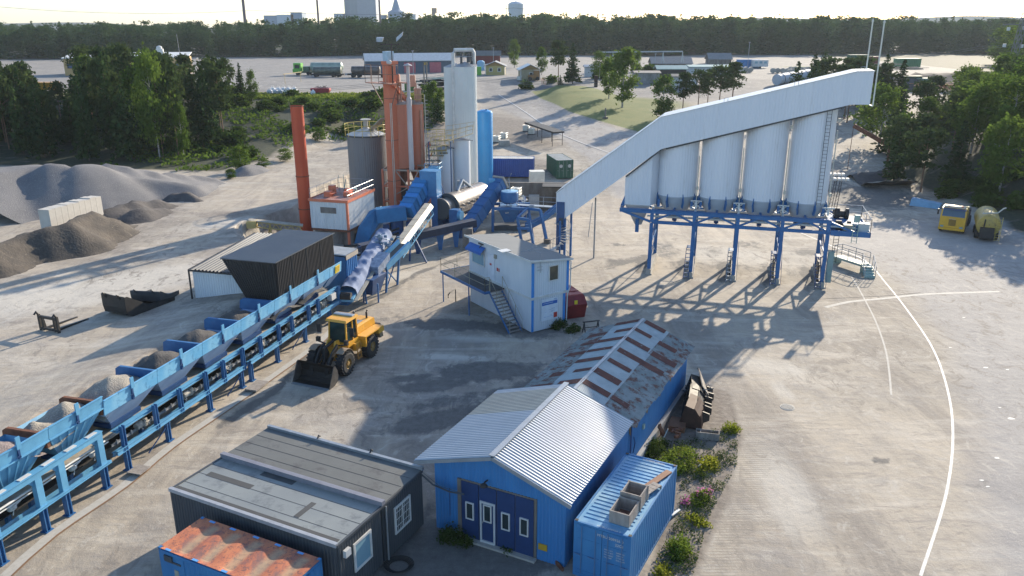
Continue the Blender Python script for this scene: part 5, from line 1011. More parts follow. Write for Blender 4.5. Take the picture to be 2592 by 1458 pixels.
# sloping gallery
T = thing('conveyor_gallery', 'long white sheet-clad conveyor gallery bending up over the silos', 'conveyor gallery', S_.p(4, 2.2, 4))
topz = lambda t: np.interp(t, [-8.9, .28, 15.54, 16.8], [6.8, 13.95, 17.96, 18.02]); botz = lambda t: np.interp(t, [-8.9, -8.85, .4, .8, 15.4, 16.8], [3.8, 3.85, 11.2, 11.33, 15.39, 15.42])
n0, n1_ = .7, 4.0
b = MB(); b.corr(lambda t: S_.p(t, n0, botz(t)), lambda t: S_.p(t, n0, topz(t)), S_.p(0, -1)-S_.p(0, 0), -8.9, 16.8, .25, .015)
b.corr(lambda t: S_.p(t, n1_, botz(t)), lambda t: S_.p(t, n1_, topz(t)), S_.p(0, 1)-S_.p(0, 0), -8.9, 16.8, .5, .03)
b.corr(lambda n: S_.p(16.8, n, 15.42), lambda n: S_.p(16.8, n, 18.0), S_.p(1, 0)-S_.p(0, 0), n0, n1_, .25, .03); b.build('side_cladding', m_silo, T)
b = MB(); kk = [-8.95, .28, 15.54, 16.85]
for a, c_ in zip(kk[:-1], kk[1:]): b.hexa([S_.p(a, n0-.07, topz(a)), S_.p(c_, n0-.07, topz(c_)), S_.p(c_, n1_+.07, topz(c_)+.0), S_.p(a, n1_+.07, topz(a)), S_.p(a, n0-.07, topz(a)+.06), S_.p(c_, n0-.07, topz(c_)+.06), S_.p(c_, n1_+.07, topz(c_)+.06), S_.p(a, n1_+.07, topz(a)+.06)])
b.build('roof', mat('gallery_roof', (.58, .60, .62), .45, c2=(.52, .54, .56), s=.4), T)
b = MB(); kk = [-8.85, .4, .8, 15.4, 16.8]
for a, c_ in zip(kk[:-1], kk[1:]): b.quad(S_.p(a, n0+.03, botz(a)+.05), S_.p(c_, n0+.03, botz(c_)+.05), S_.p(c_, n1_-.03, botz(c_)+.05), S_.p(a, n1_-.03, botz(a)+.05))
b.build('underside', m_dkgrey, T)
b = MB(); b.bar(S_.p(-2.6, .85, 8.6), S_.p(.35, .85, 11.1), .1, .14); b.bar(S_.p(.8, .85, 11.22), S_.p(15, .85, 15.2), .1, .12); b.build('flashing', m_dkgrey, T)
for t in (5.4, 10.9, 15.8):
    b = MB(); b.tube([S_.p(t, n0+.2, topz(t)), S_.p(t, n0+.2, topz(t)+.35), S_.p(t+.3, n0+.2, topz(t)+.42), S_.p(t+.3, n0+.2, topz(t)+.1)], .025, 5); b.build('lifting_eye', m_galv, T)
# gallery foot: post, spiral stair
b = MB(); b.box(S_, -8.85, -8.1, n0-.05, n0+.8, 1.4, 6.0); b.build('drive_housing', m_dkblue, T)
b = MB(); b.box(S_, -8.62, -8.2, n0-.07, n0-.04, 3.9, 4.5); b.build('access_panel', m_dkgrey, T)
b = MB(); b.box(S_, -8.15, -7.95, n0-.02, n0+.2, 0, 4.4); b.box(S_, -8.15, -7.95, n1_-.3, n1_-.1, 0, 4.4); b.build('gallery_leg', m_trussblue, T)
b = MB(); b.bar(S_.p(-5.9, 1.2, 2.7), S_.p(-5.6, 1.2, 6.0), .06, .06); b.bar(S_.p(-5.7, 3.6, 0), S_.p(-5.7, 3.6, 6.0), .14, .14); b.build('gallery_leg', m_galv, T)
ST = thing('spiral_stair', 'grey steel spiral stair at the foot of the conveyor gallery', 'spiral stair', S_.p(-8.35, .2))
c0 = S_.p(-8.3, -.2, 0); b = MB(); b.tube([c0, c0+V((0, 0, 4.4))], .09, 8); b.build('pole', m_trussblue, ST)
b = MB()
for k in range(20):
    a = .2+k*.42; u = V((math.cos(a), math.sin(a), 0)); tv = V((-u.y, u.x, 0)); z = V((0, 0, .2*(k+1))); b.hexa([c0+u*.08-tv*.04+z, c0+u*.95-tv*.22+z, c0+u*.95+tv*.22+z, c0+u*.08+tv*.04+z, c0+u*.08-tv*.04+z+V((0, 0, .03)), c0+u*.95-tv*.22+z+V((0, 0, .03)), c0+u*.95+tv*.22+z+V((0, 0, .03)), c0+u*.08+tv*.04+z+V((0, 0, .03))])
b.build('treads', m_galv, ST)
b = MB(); b.tube([c0+V((math.cos(.2+k*.21)*.97, math.sin(.2+k*.21)*.97, .1*k+1.1)) for k in range(40)], .02, 5)
for k in range(0, 40, 2): q = c0+V((math.cos(.2+k*.21)*.97, math.sin(.2+k*.21)*.97, .1*k+.2)); b.tube([q, q+V((0, 0, .95))], .013, 4)
b.build('handrail', m_galv, ST)
# twin antenna poles at the head of the gallery
for k, (t, lab) in enumerate(((16.95, 'nearer tall white pole on the head of the gallery'), (16.55, 'further tall white pole on the head of the gallery'))):
    b = MB(); q = S_.p(t+.08, n0-.1+k*3.2, 15.3+k*2.2); b.tube([q, V((q.x+.0, q.y, 21.7+.1*k))], .06, 8); b.lathe((q.x, q.y, 21.7+.1*k), [(.11, 0), (.03, .25)], 8)
    if k == 0: b.bar(q, S_.p(16.8, n0, 15.4), .1, .08)
    b.build('antenna_pole', m_ibc, label=lab, category='pole', group='pair of white poles')
# right hand working platform
T = thing('service_platform', 'blue service platform with railings at the right end of the silo truss', 'platform', S_.p(16.5, 2.5, 4.8))
b = MB(); b.box(S_, 15.1, 18.1, -.14, 5.6, TBt-.12, TBt+.1); b.box(S_, 15.0, 18.15, -.2, -.14, TBt-.2, TBt+.25); b.box(S_, 18.1, 18.16, -.2, 5.65, TBt-.2, TBt+.25); b.box(S_, 15.1, 17.5, 1.2, 4.4, TBt+.1, TBt+.6); b.build('deck', m_trussblue, T)
b = MB(); b.rail([S_.p(18.1, -.1, TBt+.2), S_.p(18.1, 5.5, TBt+.2), S_.p(15.2, 5.5, TBt+.2)], 1.15, .03, 2, 2.6); b.rail([S_.p(16.9, -.1, TBt+.2), S_.p(18.1, -.1, TBt+.2)], 1.15, .03, 1, 1.5); b.build('railing', m_galv, T)
for t, n, s_ in ((17.7, .7, .45), (16.4, .5, .35), (16.9, 3.2, .3)):
    b = MB(); b.box(S_, t-s_, t+s_*.8, n-.3, n+.3, TBt+.1, TBt+.1+s_*1.5); b.box(S_, t-s_-.03, t+s_*.8+.03, n-.33, n+.33, TBt+.1+s_*1.5, TBt+.16+s_*1.5); b.build('equipment_box', m_mortar if s_ > .4 else m_cream, T)
for k, (n, z) in enumerate(((3.4, 5.75), (1.3, 5.1))):
    b = MB(); b.lathe(S_.p(15.5, n, z), [(.55, 0), (.55, .45), (.3, .5), (.3, .9), (.55, .95), (.55, 1.2)], 20, ax=S_.p(1, 0)-S_.p(0, 0)); b.build('cable_drum', m_black, T, smooth=True)
b = MB()
for t in (-.2, .2): b.tube([S_.p(16.9+t, -.3, 4.1), S_.p(16.9+t, -.3, 6.5)], .03, 5)
for k in range(9): b.tube([S_.p(16.7, -.3, 4.3+.27*k), S_.p(17.1, -.3, 4.3+.27*k)], .02, 5)
b.box(S_, 16.75, 17.15, -.3, .0, 5.9, 6.5); b.build('ladder', m_teal, T)
b = MB()
for t in (-.2, .2): b.tube([S_.p(15.55+t, .1, 2.2), S_.p(15.55+t, .1, 4.8)], .025, 5)
for k in range(9): b.tube([S_.p(15.35, .1, 2.3+.28*k), S_.p(15.75, .1, 2.3+.28*k)], .018, 5)
b.build('access_ladder', m_dkgrey, T)
b = MB(); b.box(S_, 15.05, 15.5, -.35, .2, .5, 3.2); b.box(S_, 15.0, 15.55, -.4, .25, 3.2, 3.26); b.build('switch_cabinet', mat('grey_green_cabinet', (.20, .30, .30), .5), T)
for k, (t, n) in enumerate(((15.2, 3.9), (15.4, 2.4))):
    T = thing('floodlight_mast', 'slim black floodlight mast, %s of the pair beside the rightmost silo' % ('left', 'right')[k], 'floodlight mast', S_.p(t, n, TT), 'floodlight masts'); q = S_.p(t, n, TT); top = S_.p(t+.25, n+.15, 9.0-.15*k); b = MB()
    for s_ in (-.14, .14): b.tube([q+V((s_, 0, 0)), top+V((s_*.6, 0, 0))], .03, 5)
    for j in range(10): f = j/10; p_ = q.lerp(top, f); b.tube([p_+V((-.13, 0, 0)), p_+V((.13, 0, .15))], .014, 4)
    b.build('mast', m_black, T); b = MB(); b.bar(top+V((-.6, .1, 0)), top+V((.6, -.1, 0)), .05, .05); b.build('crossbar', m_dkgrey, T)
    for j in range(4):
        b = MB(); p_ = top+V((-.52+.34*j, .08-.05*j, .1)); b.hexa([p_+V(x) for x in ((-.12, -.12, -.08), (.12, -.12, -.08), (.12, .1, 0), (-.12, .1, 0), (-.12, -.1, .08), (.12, -.1, .08), (.12, .14, .14), (-.12, .14, .14))]); b.build('lamp', m_whitepaint, T)
# grey access ramp and stair on the ground right of the silos
T = thing('access_stair', 'grey green sampling platform with railings on the ground right of the silos', 'access stair', g(2170, 660))
a, c_ = g(2108, 667), g(2178, 690); AF = Fr(a.x, a.y, c_.x-a.x, c_.y-a.y); La = (c_-a).length
b = MB(); b.box(AF, 0, La, 0, 1.0, .55, .75); b.box(AF, 0, .1, 0, 1, 0, .55); b.box(AF, La-.1, La, 0, 1, 0, .55); b.build('deck', m_teal, T)
b = MB(); b.rail([AF.p(0, 0, .75), AF.p(0, 1, .75), AF.p(La, 1, .75)], 1.05, .03, 2, 1.5); b.build('rear_railing', m_galv, T)
b = MB(); b.rail([AF.p(0, 0, .75), AF.p(La, 0, .75)], 1.05, .03, 2, 1.5); b.build('front_railing', m_galv, T)
AG = AF.sub(La, 0, R(-38)); b = MB(); b.hexa([AG.p(0, 0, .6), AG.p(1.7, 0, .0), AG.p(1.7, .9, .0), AG.p(0, .9, .6), AG.p(0, 0, .75), AG.p(1.75, 0, .12), AG.p(1.75, .9, .12), AG.p(0, .9, .75)])
for k in range(4): b.box(AG, .25+.38*k, .45+.38*k, .02, .88, .62-.15*k, .7-.15*k)
b.build('steps', m_teal, T)
b = MB(); b.rail([AG.p(0.1, .9, .75), AG.p(1.7, .9, .1)], 1.0, .03, 2, .8); b.rail([AG.p(0.1, 0, .75), AG.p(1.7, 0, .1)], 1.0, .03, 2, .8); b.build('step_railing', m_galv, T)
# ---------------------------------------------------------------- asphalt plant
PF = Fr(-16.6, 78.65, .2657, .9641)        # filter house near corner, t backwards, n to the left
zt0, zt1 = 1.7, 4.56
T = thing('filter_house', 'white clad filter house with a rusty orange flat roof beside the red stack', 'plant building', PF.p(3, 2))
Lf, Wf = 6.3, 4.2
b = MB(); b.corr(lambda n: PF.p(0, n, zt0), lambda n: PF.p(0, n, zt1), PF.p(-1, 0)-PF.p(0, 0), .08, Wf, .25, .03); b.corr(lambda t: PF.p(t, 0, zt0), lambda t: PF.p(t, 0, zt1), PF.p(0, -1)-PF.p(0, 0), .05, Lf, .25, .03); b.box(PF, .02, Lf, .02, Wf, zt0, zt1-.02)
b.build('wall', mat('streaked_white_wall', (.62, .64, .65), .5, c2=(.50, .52, .53), s=1, st=(3, 3, .25), c3=(.20, .13, .09), s3=2.5, f3=.30), T)
b = MB(); b.box(PF, .5, Lf, .2, Wf-.1, 0, zt0-.1); b.build('base', m_conc_dark, T)
b = MB(); b.box(PF, -.05, .16, -.05, .16, 0, zt1); b.build('corner_post', m_orange, T)
b = MB(); b.box(PF, -.08, Lf, -.07, -.0, zt0-.22, zt0); b.box(PF, -.08, 0, -.07, Wf, zt0-.22, zt0); b.build('base_beam', m_rust, T)
b = MB(); b.box(PF, -.06, Lf+.05, -.06, Wf+.05, zt1-.02, zt1+.12); b.build('roof', mat('rusty_pink_roof', (.36, .17, .14), .6, c2=(.28, .12, .09), s=1.2, c3=(.40, .33, .30), s3=2, f3=.40), T)
b = MB(); b.box(PF, -.1, Lf+.1, -.12, -.06, zt1-.06, zt1+.22); b.box(PF, -.12, -.06, -.12, Wf+.1, zt1-.06, zt1+.22); b.box(PF, -.1, Lf+.1, Wf+.06, Wf+.12, zt1-.06, zt1+.2); b.build('roof_edge', m_orange, T)
for t, n, w_, h_ in ((1.4, 2.6, .7, .55), (2.8, 2.9, .6, .9), (2.2, .8, .7, .45), (3.4, 1.4, .6, .5)):
    b = MB(); b.box(PF, t, t+w_, n, n+w_, zt1+.12, zt1+.12+h_); b.box(PF, t-.05, t+w_*1.3, n-.25, n+w_+.05, zt1+.12+h_*.6, zt1+.15+h_*.6); b.build('roof_hatch', m_orange, T)
b = MB(); b.rail([PF.p(.1, 0, zt1+.12), PF.p(Lf, 0, zt1+.12)], 1.1, .02, 2, 1.5); b.rail([PF.p(0.1, Wf, zt1+.12), PF.p(Lf, Wf, zt1+.12), PF.p(Lf, 0, zt1+.12)], 1.1, .02, 2, 1.6); b.build('roof_railing', m_galv, T)
b = MB(); b.box(PF, -.08, -.05, 1.25, 3.0, 3.35, 3.95); b.build('vent_grille', m_conc_dark, T)
b = MB(); b.lathe(PF.p(4.6, 1.5, zt1+.1), [(.35, 0), (.35, .4), (.1, .5)], 16); b.tube([PF.p(4.2, 2.5, zt1), PF.p(4.3, 2.2, zt1+1.5)], .05, 6); b.tube([PF.p(4.6, 2.6, zt1), PF.p(4.6, 2.6, zt1+1.9)], .03, 5); b.tube([PF.p(4.3, 3.0, zt1), PF.p(4.3, 3.0, zt1+1.9)], .03, 5); b.build('roof_fan', m_teal, T)
# red stack
q = hy(775, 560, 83.2); T = thing('exhaust_stack', 'tall plain red orange exhaust stack left of the filter house', 'chimney stack', (q.x, q.y, 0))
b = MB(); zt_ = hy(751, 268, 83.2).z; b.lathe((q.x, q.y, 0), [(.66, 0), (.66, 6.4)], 32); b.lathe((q.x, q.y, 0), [(.65, 6.4), (.65, zt_), (.60, zt_), (.60, zt_-.6)], 32, cap=False); b.build('pipe', m_stack, T, smooth=True)
for z in (2.9, 6.4, zt_-.04): b = MB(); b.lathe((q.x, q.y, z), [(.66, 0), (.71, .01), (.71, .08), (.66, .09)], 32, cap=False); b.build('flange', m_rust, T)
# big grey silo
GS = (-17.6, 97.0); rg = 2.28; zg = 9.0
T = thing('grey_silo', 'squat grey ribbed silo with a yellow ring railing behind the filter house', 'silo', (*GS, 0))
b = MB(); b.lathe((*GS, 0), [(rg, 0), (rg, zg)], rib=.025, nr=56, cap=False); b.build('shell', m_greysilo, T)
b = MB(); b.lathe((*GS, zg), [(rg+.1, -.16), (rg+.1, .0), (rg+.02, .03)], 48, cap=False); b.build('rim', m_dkgrey, T)
b = MB(); n = 24; vs_ = [(GS[0], GS[1], zg+.85)]+[(GS[0]+math.cos(6.2832*k/n)*(rg+.03), GS[1]+math.sin(6.2832*k/n)*(rg+.03), zg+.02) for k in range(n)]; b.add(vs_, [(0, 1+k, 1+(k+1) % n) for k in range(n)])
for k in range(n): b.bar(vs_[0], vs_[1+k], .05, .05)
b.build('cone_roof', m_whitepaint, T)
b = MB(); b.lathe((*GS, zg+.75), [(.4, 0), (.28, .1), (.28, .9), (.62, .95), (.62, 1.05)], 20); b.build('roof_vent', mat('dull_pale_steel', (.42, .40, .36), .5), T)
b = MB()
for z in (.65, 1.25): b.tube([(GS[0]+math.cos(a)*(rg+.25), GS[1]+math.sin(a)*(rg+.25), zg+z) for a in np.linspace(0, 6.2832, 40)], .035, 5)
for k in range(16): a = 6.2832*k/16; x, y = GS[0]+math.cos(a)*(rg+.25), GS[1]+math.sin(a)*(rg+.25); b.tube([(x, y, zg-.1), (x, y, zg+1.25)], .03, 5)
b.build('ring_railing', m_yel2, T)
b = MB(); b.bar(V((GS[0]+.6, GS[1]-.3, zg+.5)), V((-15.0, 94.0, 11.2)), .7, .12); b.build('inlet_chute', m_cream, T)
# bucket elevator
ex, ey = hy(983, 300, 92.5).x, 92.5; EV = Fr(ex-.35, ey-.4, .80, -.60)
T = thing('bucket_elevator', 'tall square orange bucket elevator tower with two lamps on top', 'bucket elevator', EV.p(.4, .4))
zt_ = 17.7
b = MB(); b.box(EV, 0, .85, 0, 1.25, 1.0, zt_-.35); b.build('casing', m_orange, T)
for z in (4.2, 8.9, 13.6):
    b = MB(); b.box(EV, -.04, .89, -.04, 1.29, z, z+.09); b.build('flange', mat('dark_orange_flange', (.30, .10, .06), .6), T)
b = MB(); b.box(EV, -.08, 1.2, -.08, 1.33, zt_-.35, zt_); b.build('head', m_orange, T)
b = MB(); b.box(EV, .05, .8, .1, 1.1, zt_, zt_+1.05); b.build('motor_cover', mat('pale_blue_cover', (.38, .52, .62), .5), T)
b = MB(); b.lathe(EV.p(.9, .1, zt_-.1), [(.24, 0), (.26, .3), (.15, .55)], 16, ax=EV.p(1, -.4)-EV.p(0, 0)); b.build('gear_motor', m_mortar, T, smooth=True)
b = MB(); b.box(EV, 0, .85, 0, 1.25, .2, 1.0); b.build('boot', m_blue, T)
b = MB(); b.box(EV, -1.9, 2.4, -.9, 0, 15.3, 15.4); b.box(EV, -1.9, 2.4, 1.28, 2.0, 15.3, 15.4); b.build('platform', mat('faded_red_deck', (.40, .20, .14), .6), T)
b = MB(); b.rail([EV.p(-1.9, 0, 15.4), EV.p(-1.9, -.9, 15.4), EV.p(2.4, -.9, 15.4), EV.p(2.4, 0, 15.4)], 1.9, .03, 2, 1.2); b.bar(EV.p(-1.9, 0, 15.3), EV.p(-.05, .2, 12.6), .08, .08); b.bar(EV.p(2.3, 0, 15.3), EV.p(.9, .2, 12.6), .08, .08); b.build('platform_railing', mat('rust_brown_rail', (.22, .13, .09), .6), T)
b = MB(); q = EV.p(1.0, .6, zt_); b.tube([q+V((0, 0, -2.5)), q+V((0, 0, 1.9))], .06, 6); b.bar(q+V((-1.2, 0, 1.8)), q+V((.9, 0, 1.8)), .1, .1); b.build('lamp_pole', m_steel_dark, T)
for s_, rr in ((-1.25, 0), (.95, .6)):
    b = MB(); p_ = q+V((s_, 0, 2.05)); b.hexa([p_+V(x) for x in ((-.35, -.3, 0), (.3, -.3, .0+rr), (.3, .3, .15+rr), (-.35, .3, .15), (-.35, -.25, .4), (.4, -.25, .4+rr), (.4, .3, .5+rr), (-.35, .3, .5))]); b.build('floodlight', m_galv, T)
b = MB(); b.bar(EV.p(.95, .5, 15.3), V((hy(1024, 252, 95).x, 95, hy(1024, 252, 95).z)), .55, .55); b.build('discharge_chute', m_orange, T)
b = MB()
for k in range(2): x = EV.p(1.05+.22*k, -.1); b.tube([(x.x, x.y, 1.5), (x.x, x.y, 13.2)], .04, 5)
b.build('service_pipes', m_silo_edge, T)
# orange silos
for i, (x, y, r_, zt_, zb_, lab) in enumerate(((-12.95, 93.6, 1.12, 13.0, 5.6, 'nearer faded orange silo beside the square elevator'), (-11.55, 96.4, 1.0, 12.75, 5.2, 'further faded orange silo with an outside ladder'))):
    T = thing('filler_silo', lab, 'silo', (x, y, 0), 'faded orange filler silos')
    b = MB(); b.lathe((x, y, 0), [(r_, zb_), (r_, zt_)], 40, cap=False); b.build('shell', m_orange2, T, smooth=True)
    b = MB(); b.lathe((x, y, 0), [(r_, zb_), (.25, zb_-2.2), (.25, zb_-2.6)], 24); b.build('cone', m_rust, T, smooth=True)
    b = MB(); b.lathe((x, y, zt_), [(r_+.05, -.12), (r_+.05, 0), (.3, .3), (.0, .32)], 32); b.build('top', mat('grey_silo_top', (.36, .30, .26), .6, c2=(.28, .22, .18), s=2), T)
    for z in (zb_+.1, zb_+2.5, zb_+4.9): b = MB(); b.lathe((x, y, z), [(r_, 0), (r_+.03, .01), (r_+.03, .05), (r_, .06)], 32, cap=False); b.build('seam', m_orange2, T)
    b = MB(); b.lathe((x-.3+.7*i, y, zt_+.2), [(.42, 0), (.42, 1.3), (.5, 1.35), (.5, 1.5)], 16); b.tube([(x+.3, y-.5, zt_+.2), (x+.3, y-.5, zt_+2.4)], .09, 6); b.box(W, x-.4, x+.2, y-.5, y, zt_+1.9, zt_+3.2); b.build('dust_filter', mat('dusty_orange_pink', (.48, .26, .18), .6), T)
    b = MB(); b.rail([(x+math.cos(a)*(r_+.1), y+math.sin(a)*(r_+.1), zt_) for a in np.linspace(0, 6.2832, 9)], 1.0, .025, 2, 5); b.build('top_railing', m_yel2 if i else mat('rust_brown_rail', (.2, .1, .1)), T)
    if i:
        b = MB(); xx = x+r_+.25
        for s_ in (-.2, .2): b.tube([(xx+.0, y+s_-.4, 4.5), (xx, y+s_-.4, zt_+1)], .03, 5)
        for k in range(22): z = 4.7+.4*k; b.tube([(xx-.02, y-.65, z), (xx-.02, y-.15, z)], .02, 4); b.tube([(xx, y-.65, z), (xx+.35, y-.4, z), (xx, y-.15, z)], .02, 4)
        b.build('cage_ladder', m_silo_edge, T)
        b = MB(); b.tube([(x+.75, y-.75, 5), (x+.75, y-.75, 12)], .17, 10); b.build('vent_pipe', mat('dusty_orange_pink', (.5, .2, .2)), T)
# exhaust pipe
x, y = hy(1035, 250, 92).x, 92.0
b = MB(); b.lathe((x, y, 0), [(.30, 5.6), (.30, 13.6), (.20, 13.8), (.19, 17.2)], 16); b.lathe((x, y, 17.2), [(.5, 0), (.5, .06), (.05, .28)], 16); b.build('vent_stack', mat('pale_pink_pipe', (.52, .47, .46), .5, c2=(.42, .36, .35), s=1, st=(1, 1, .3)), label='slim pale pink vent pipe with a cap between the orange silos', category='pipe')
# support tower beneath the orange silos
T = thing('support_tower', 'orange red braced steel tower under the faded orange silos', 'steel tower', (-12.6, 94, 0))
TW = Fr(-15.1, 92.3, .98, -.15)
for t, n in ((0, 0), (3.1, 0), (5.6, .2), (0, 3.6), (3.1, 3.6), (5.6, 3.6)): b = MB(); b.box(TW, t-.11, t+.11, n-.11, n+.11, 0, 5.6); b.build('column', m_orange, T)
for z in (5.5, 3.6, 1.8):
    for (a, c_) in (((0, 0), (3.1, 0)), ((3.1, 0), (5.6, .2)), ((0, 3.6), (5.6, 3.6)), ((0, 0), (0, 3.6)), ((5.6, .2), (5.6, 3.6))): b = MB(); b.bar(TW.p(*a, z), TW.p(*c_, z), .16, .18); b.build('beam', m_orange if z < 5 else mat('pale_dusty_beam', (.38, .30, .24), .7), T)
for a, c_ in (((0, 3.6), (1.5, 5.4)), ((3.0, 3.6), (1.6, 5.4)), ((3.2, 3.6), (4.3, 5.4)), ((5.5, 3.6), (4.4, 5.4)), ((3.2, 1.8), (5.5, 3.5)), ((0, 1.8), (3, 3.5))): b = MB(); b.bar(TW.p(a[0], 0, a[1]), TW.p(c_[0], 0, c_[1]), .1, .1); b.build('diagonal', mat('pale_dusty_beam', (.3, .3, .3)), T)
b = MB(); b.box(TW, .3, 2.8, .6, 3.0, .3, 3.2); b.box(TW, 3.3, 5.4, .6, 3.0, .3, 3.0); b.build('machine_housing', m_steel_dark, T)
b = MB(); b.box(TW, 5.2, 6.9, -.6, .3, 5.2, 5.35); b.box(TW, 5.4, 6.6, .3, 1.6, 5.35, 5.9); b.build('blue_deck', m_ltblue2, T)
b = MB(); b.rail([TW.p(5.2, -.6, 5.35), TW.p(6.9, -.6, 5.35), TW.p(6.9, 1.0, 5.35)], 1.1, .03, 2, .9); b.build('deck_railing', m_ltblue2, T)
b = MB()
for s_ in (-.3, .3): b.bar(TW.p(6.3+s_, -.4, 5.4), TW.p(7.9+s_, -1.2, 1.4), .06, .1)
for k in range(12): f = (k+.5)/12; p_ = TW.p(6.3, -.4, 5.4).lerp(TW.p(7.9, -1.2, 1.4), f); b.box(Fr(p_.x, p_.y, .98, -.15), -.3, .3, -.12, .12, p_.z, p_.z+.03)
b.build('stair', m_blue, T)
T = thing('inspection_walkways', 'tangle of faded yellow walkways and railings above the two low white tanks', 'walkway', (-9, 96, 5))
b = MB()
for k in range(5): b.box(W, -10.4+.25*k, -8.6+.4*k, 95.2, 96.0, 6.0+.62*k, 6.06+.62*k)
b.build('grating', mat('brown_grating', (.26, .20, .14), .7), T)
YR = mat('faded_yellow_rail', (.5, .4, .1)); rs = random.Random(8)
for k in range(5): b = MB(); z = 6.06+.62*k; b.rail([(-10.4+.25*k, 95.15, z), (-8.3+.45*k, 95.15, z+.25)], .95, .03, 2, .55); b.build('railing', YR if k % 2 else mat('cream_rail', (.55, .45, .28), .6), T)
b = MB(); b.rail([(-7.9, 94.6, 8.4), (-4.6, 94.6, 9.4)], 1.0, .035, 2, .9); b.bar((-7.9, 94.6, 8.4), (-4.6, 94.6, 9.4), .5, .06); b.rail([(-8.0, 97.6, 8.9), (-4.6, 97.6, 9.4)], 1.0, .03, 2, .9); b.build('upper_walkway', mat('cream_rail', (.5, .5, .3)), T)
b = MB(); b.rail([(-12, 104, 7.6), (-6.5, 104, 7.6)], 1.1, .03, 2, 1.2); b.build('rear_railing', YR, T)
for k in range(16):
    b = MB(); x, z = -10.3+rs.random()*1.9, 5.6+rs.random()*2.8; p_ = V((x, 94.9+rs.random(), z)); b.tube([p_, p_+V((rs.uniform(-.5, .5), rs.uniform(-.3, .3), rs.uniform(-.7, .7)))], rs.uniform(.04, .09), 6); b.build('pipe_run', rs.choice([m_galv, m_orange, m_silo_edge, m_teal]), T)
for x in (-9.9, -7.3): b = MB(); b.box(W, x-.06, x+.06, 94.9, 95.02, 0, 8.4); b.build('support_post', m_dkblue, T)
# low white tanks, tall white silos, blue silo
def tank(name, label, x, y, r_, z0, z1, m, rib=0, cone=.35, group=None, base=None, nr=0):
    T = thing(name, label, 'silo', (x, y, z0 if base is None else base), group); b = MB(); b.lathe((x, y, 0), [(r_, z0), (r_, z1)], 40, rib=rib, nr=nr, cap=False); b.build('shell', m, T, smooth=not nr)
    b = MB(); n = 20; top = (x, y, z1+cone); ring = [(x+math.cos(6.2832*k/n)*(r_+.05), y+math.sin(6.2832*k/n)*(r_+.05), z1) for k in range(n)]; b.add([top]+ring, [(0, 1+k, 1+(k+1) % n) for k in range(n)])
    for k in range(n): b.bar(top, ring[k], .035, .04)
    b.build('cone_roof', m_galv if m is not m_skyblue else m_skyblue, T)
    return T
m_tankw = mat('smooth_white_tank', (.62, .66, .70), .4, c2=(.57, .61, .66), s=.4)
T = tank('bitumen_tank', 'lower left one of the two short white tanks behind the drum', -8.15, 96.6, .95, 0, 7.35, m_tankw, group='short white tanks')
b = MB(); b.bar((-8.4, 95.6, 7.9), (-6.9, 95.6, 7.5), .1, .1); b.box(W, -8.6, -7.7, 95.3, 95.6, 6.9, 7.02); b.build('roof_bracket', m_dkgrey, T)
T = tank('bitumen_tank', 'taller right one of the two short white tanks behind the drum', -6.2, 97.6, 1.08, 0, 8.25, m_tankw, group='short white tanks')
b = MB(); b.bar((-6.9, 96.4, 8.6), (-4.7, 96.4, 8.3), .06, .06); b.build('roof_bracket', m_dkgrey, T)
T = tank('asphalt_silo', 'tallest ribbed white silo standing in front of its twin', -5.85, 102.2, 1.43, 2.2, 16.65, mat('ribbed_white_silo', (.60, .63, .62), .45, c2=(.55, .58, .57), s=.4), rib=.02, nr=40, cone=.55, group='tall white twin silos', base=0)
b = MB()
for a in range(4): u = V((math.cos(.8+a*1.571), math.sin(.8+a*1.571), 0))*1.35; b.bar(V((-5.85, 102.2, 0))+u*1.15, V((-5.85, 102.2, 2.6))+u, .2, .2); 
b.lathe((-5.85, 102.2, 0), [(1.4, 2.2), (.4, .8), (.4, .5)], 24); b.build('legs', m_whitepaint, T)
b = MB(); b.tube([(-7.25, 101.7, 3.0), (-7.25, 101.7, 18.3), (-7.1, 101.8, 18.6), (-5.4, 102.6, 18.6), (-4.9, 102.8, 18.6), (-4.75, 102.9, 18.3), (-4.75, 102.9, 16.9)], .22, 12); b.build('blow_pipe', m_whitepaint, T, smooth=True)
b = MB(); b.box(W, -6.4, -6.1, 101.9, 102.2, 17.0, 18.2); b.box(W, -5.6, -5.2, 102.2, 102.6, 17.1, 18.1); b.tube([(-5.0, 102.6, 16.9), (-5.0, 102.6, 18.2)], .18, 8); b.build('top_equipment', m_dkgrey, T)
b = MB(); b.rail([(-6.9, 101.6, 17.3), (-4.9, 101.6, 17.3)], 1.1, .03, 2, 1); b.build('top_railing', m_galv, T)
tank('asphalt_silo', 'second tall white silo, mostly hidden behind its twin', -7.25, 104.0, 1.35, 0, 16.5, mat('ribbed_white_silo', (.6, .6, .6)), rib=.02, nr=40, cone=.5, group='tall white twin silos')
T = thing('blue_silo', 'smooth bright blue silo right of the tall white one', 'silo', (-3.75, 110, 0))
zb = hz(-3.75, 110)-.2; b = MB(); b.lathe((-3.75, 110, 0), [(1.12, zb), (1.12, 10.15), (1.0, 10.4), (.5, 10.6), (.0, 10.65)], 40); b.build('shell', m_skyblue, T, smooth=True)
b = MB(); b.lathe((-3.5, 109.6, 10.5), [(.1, 0), (.1, .25)], 10); b.build('top_fitting', m_dkblue, T)
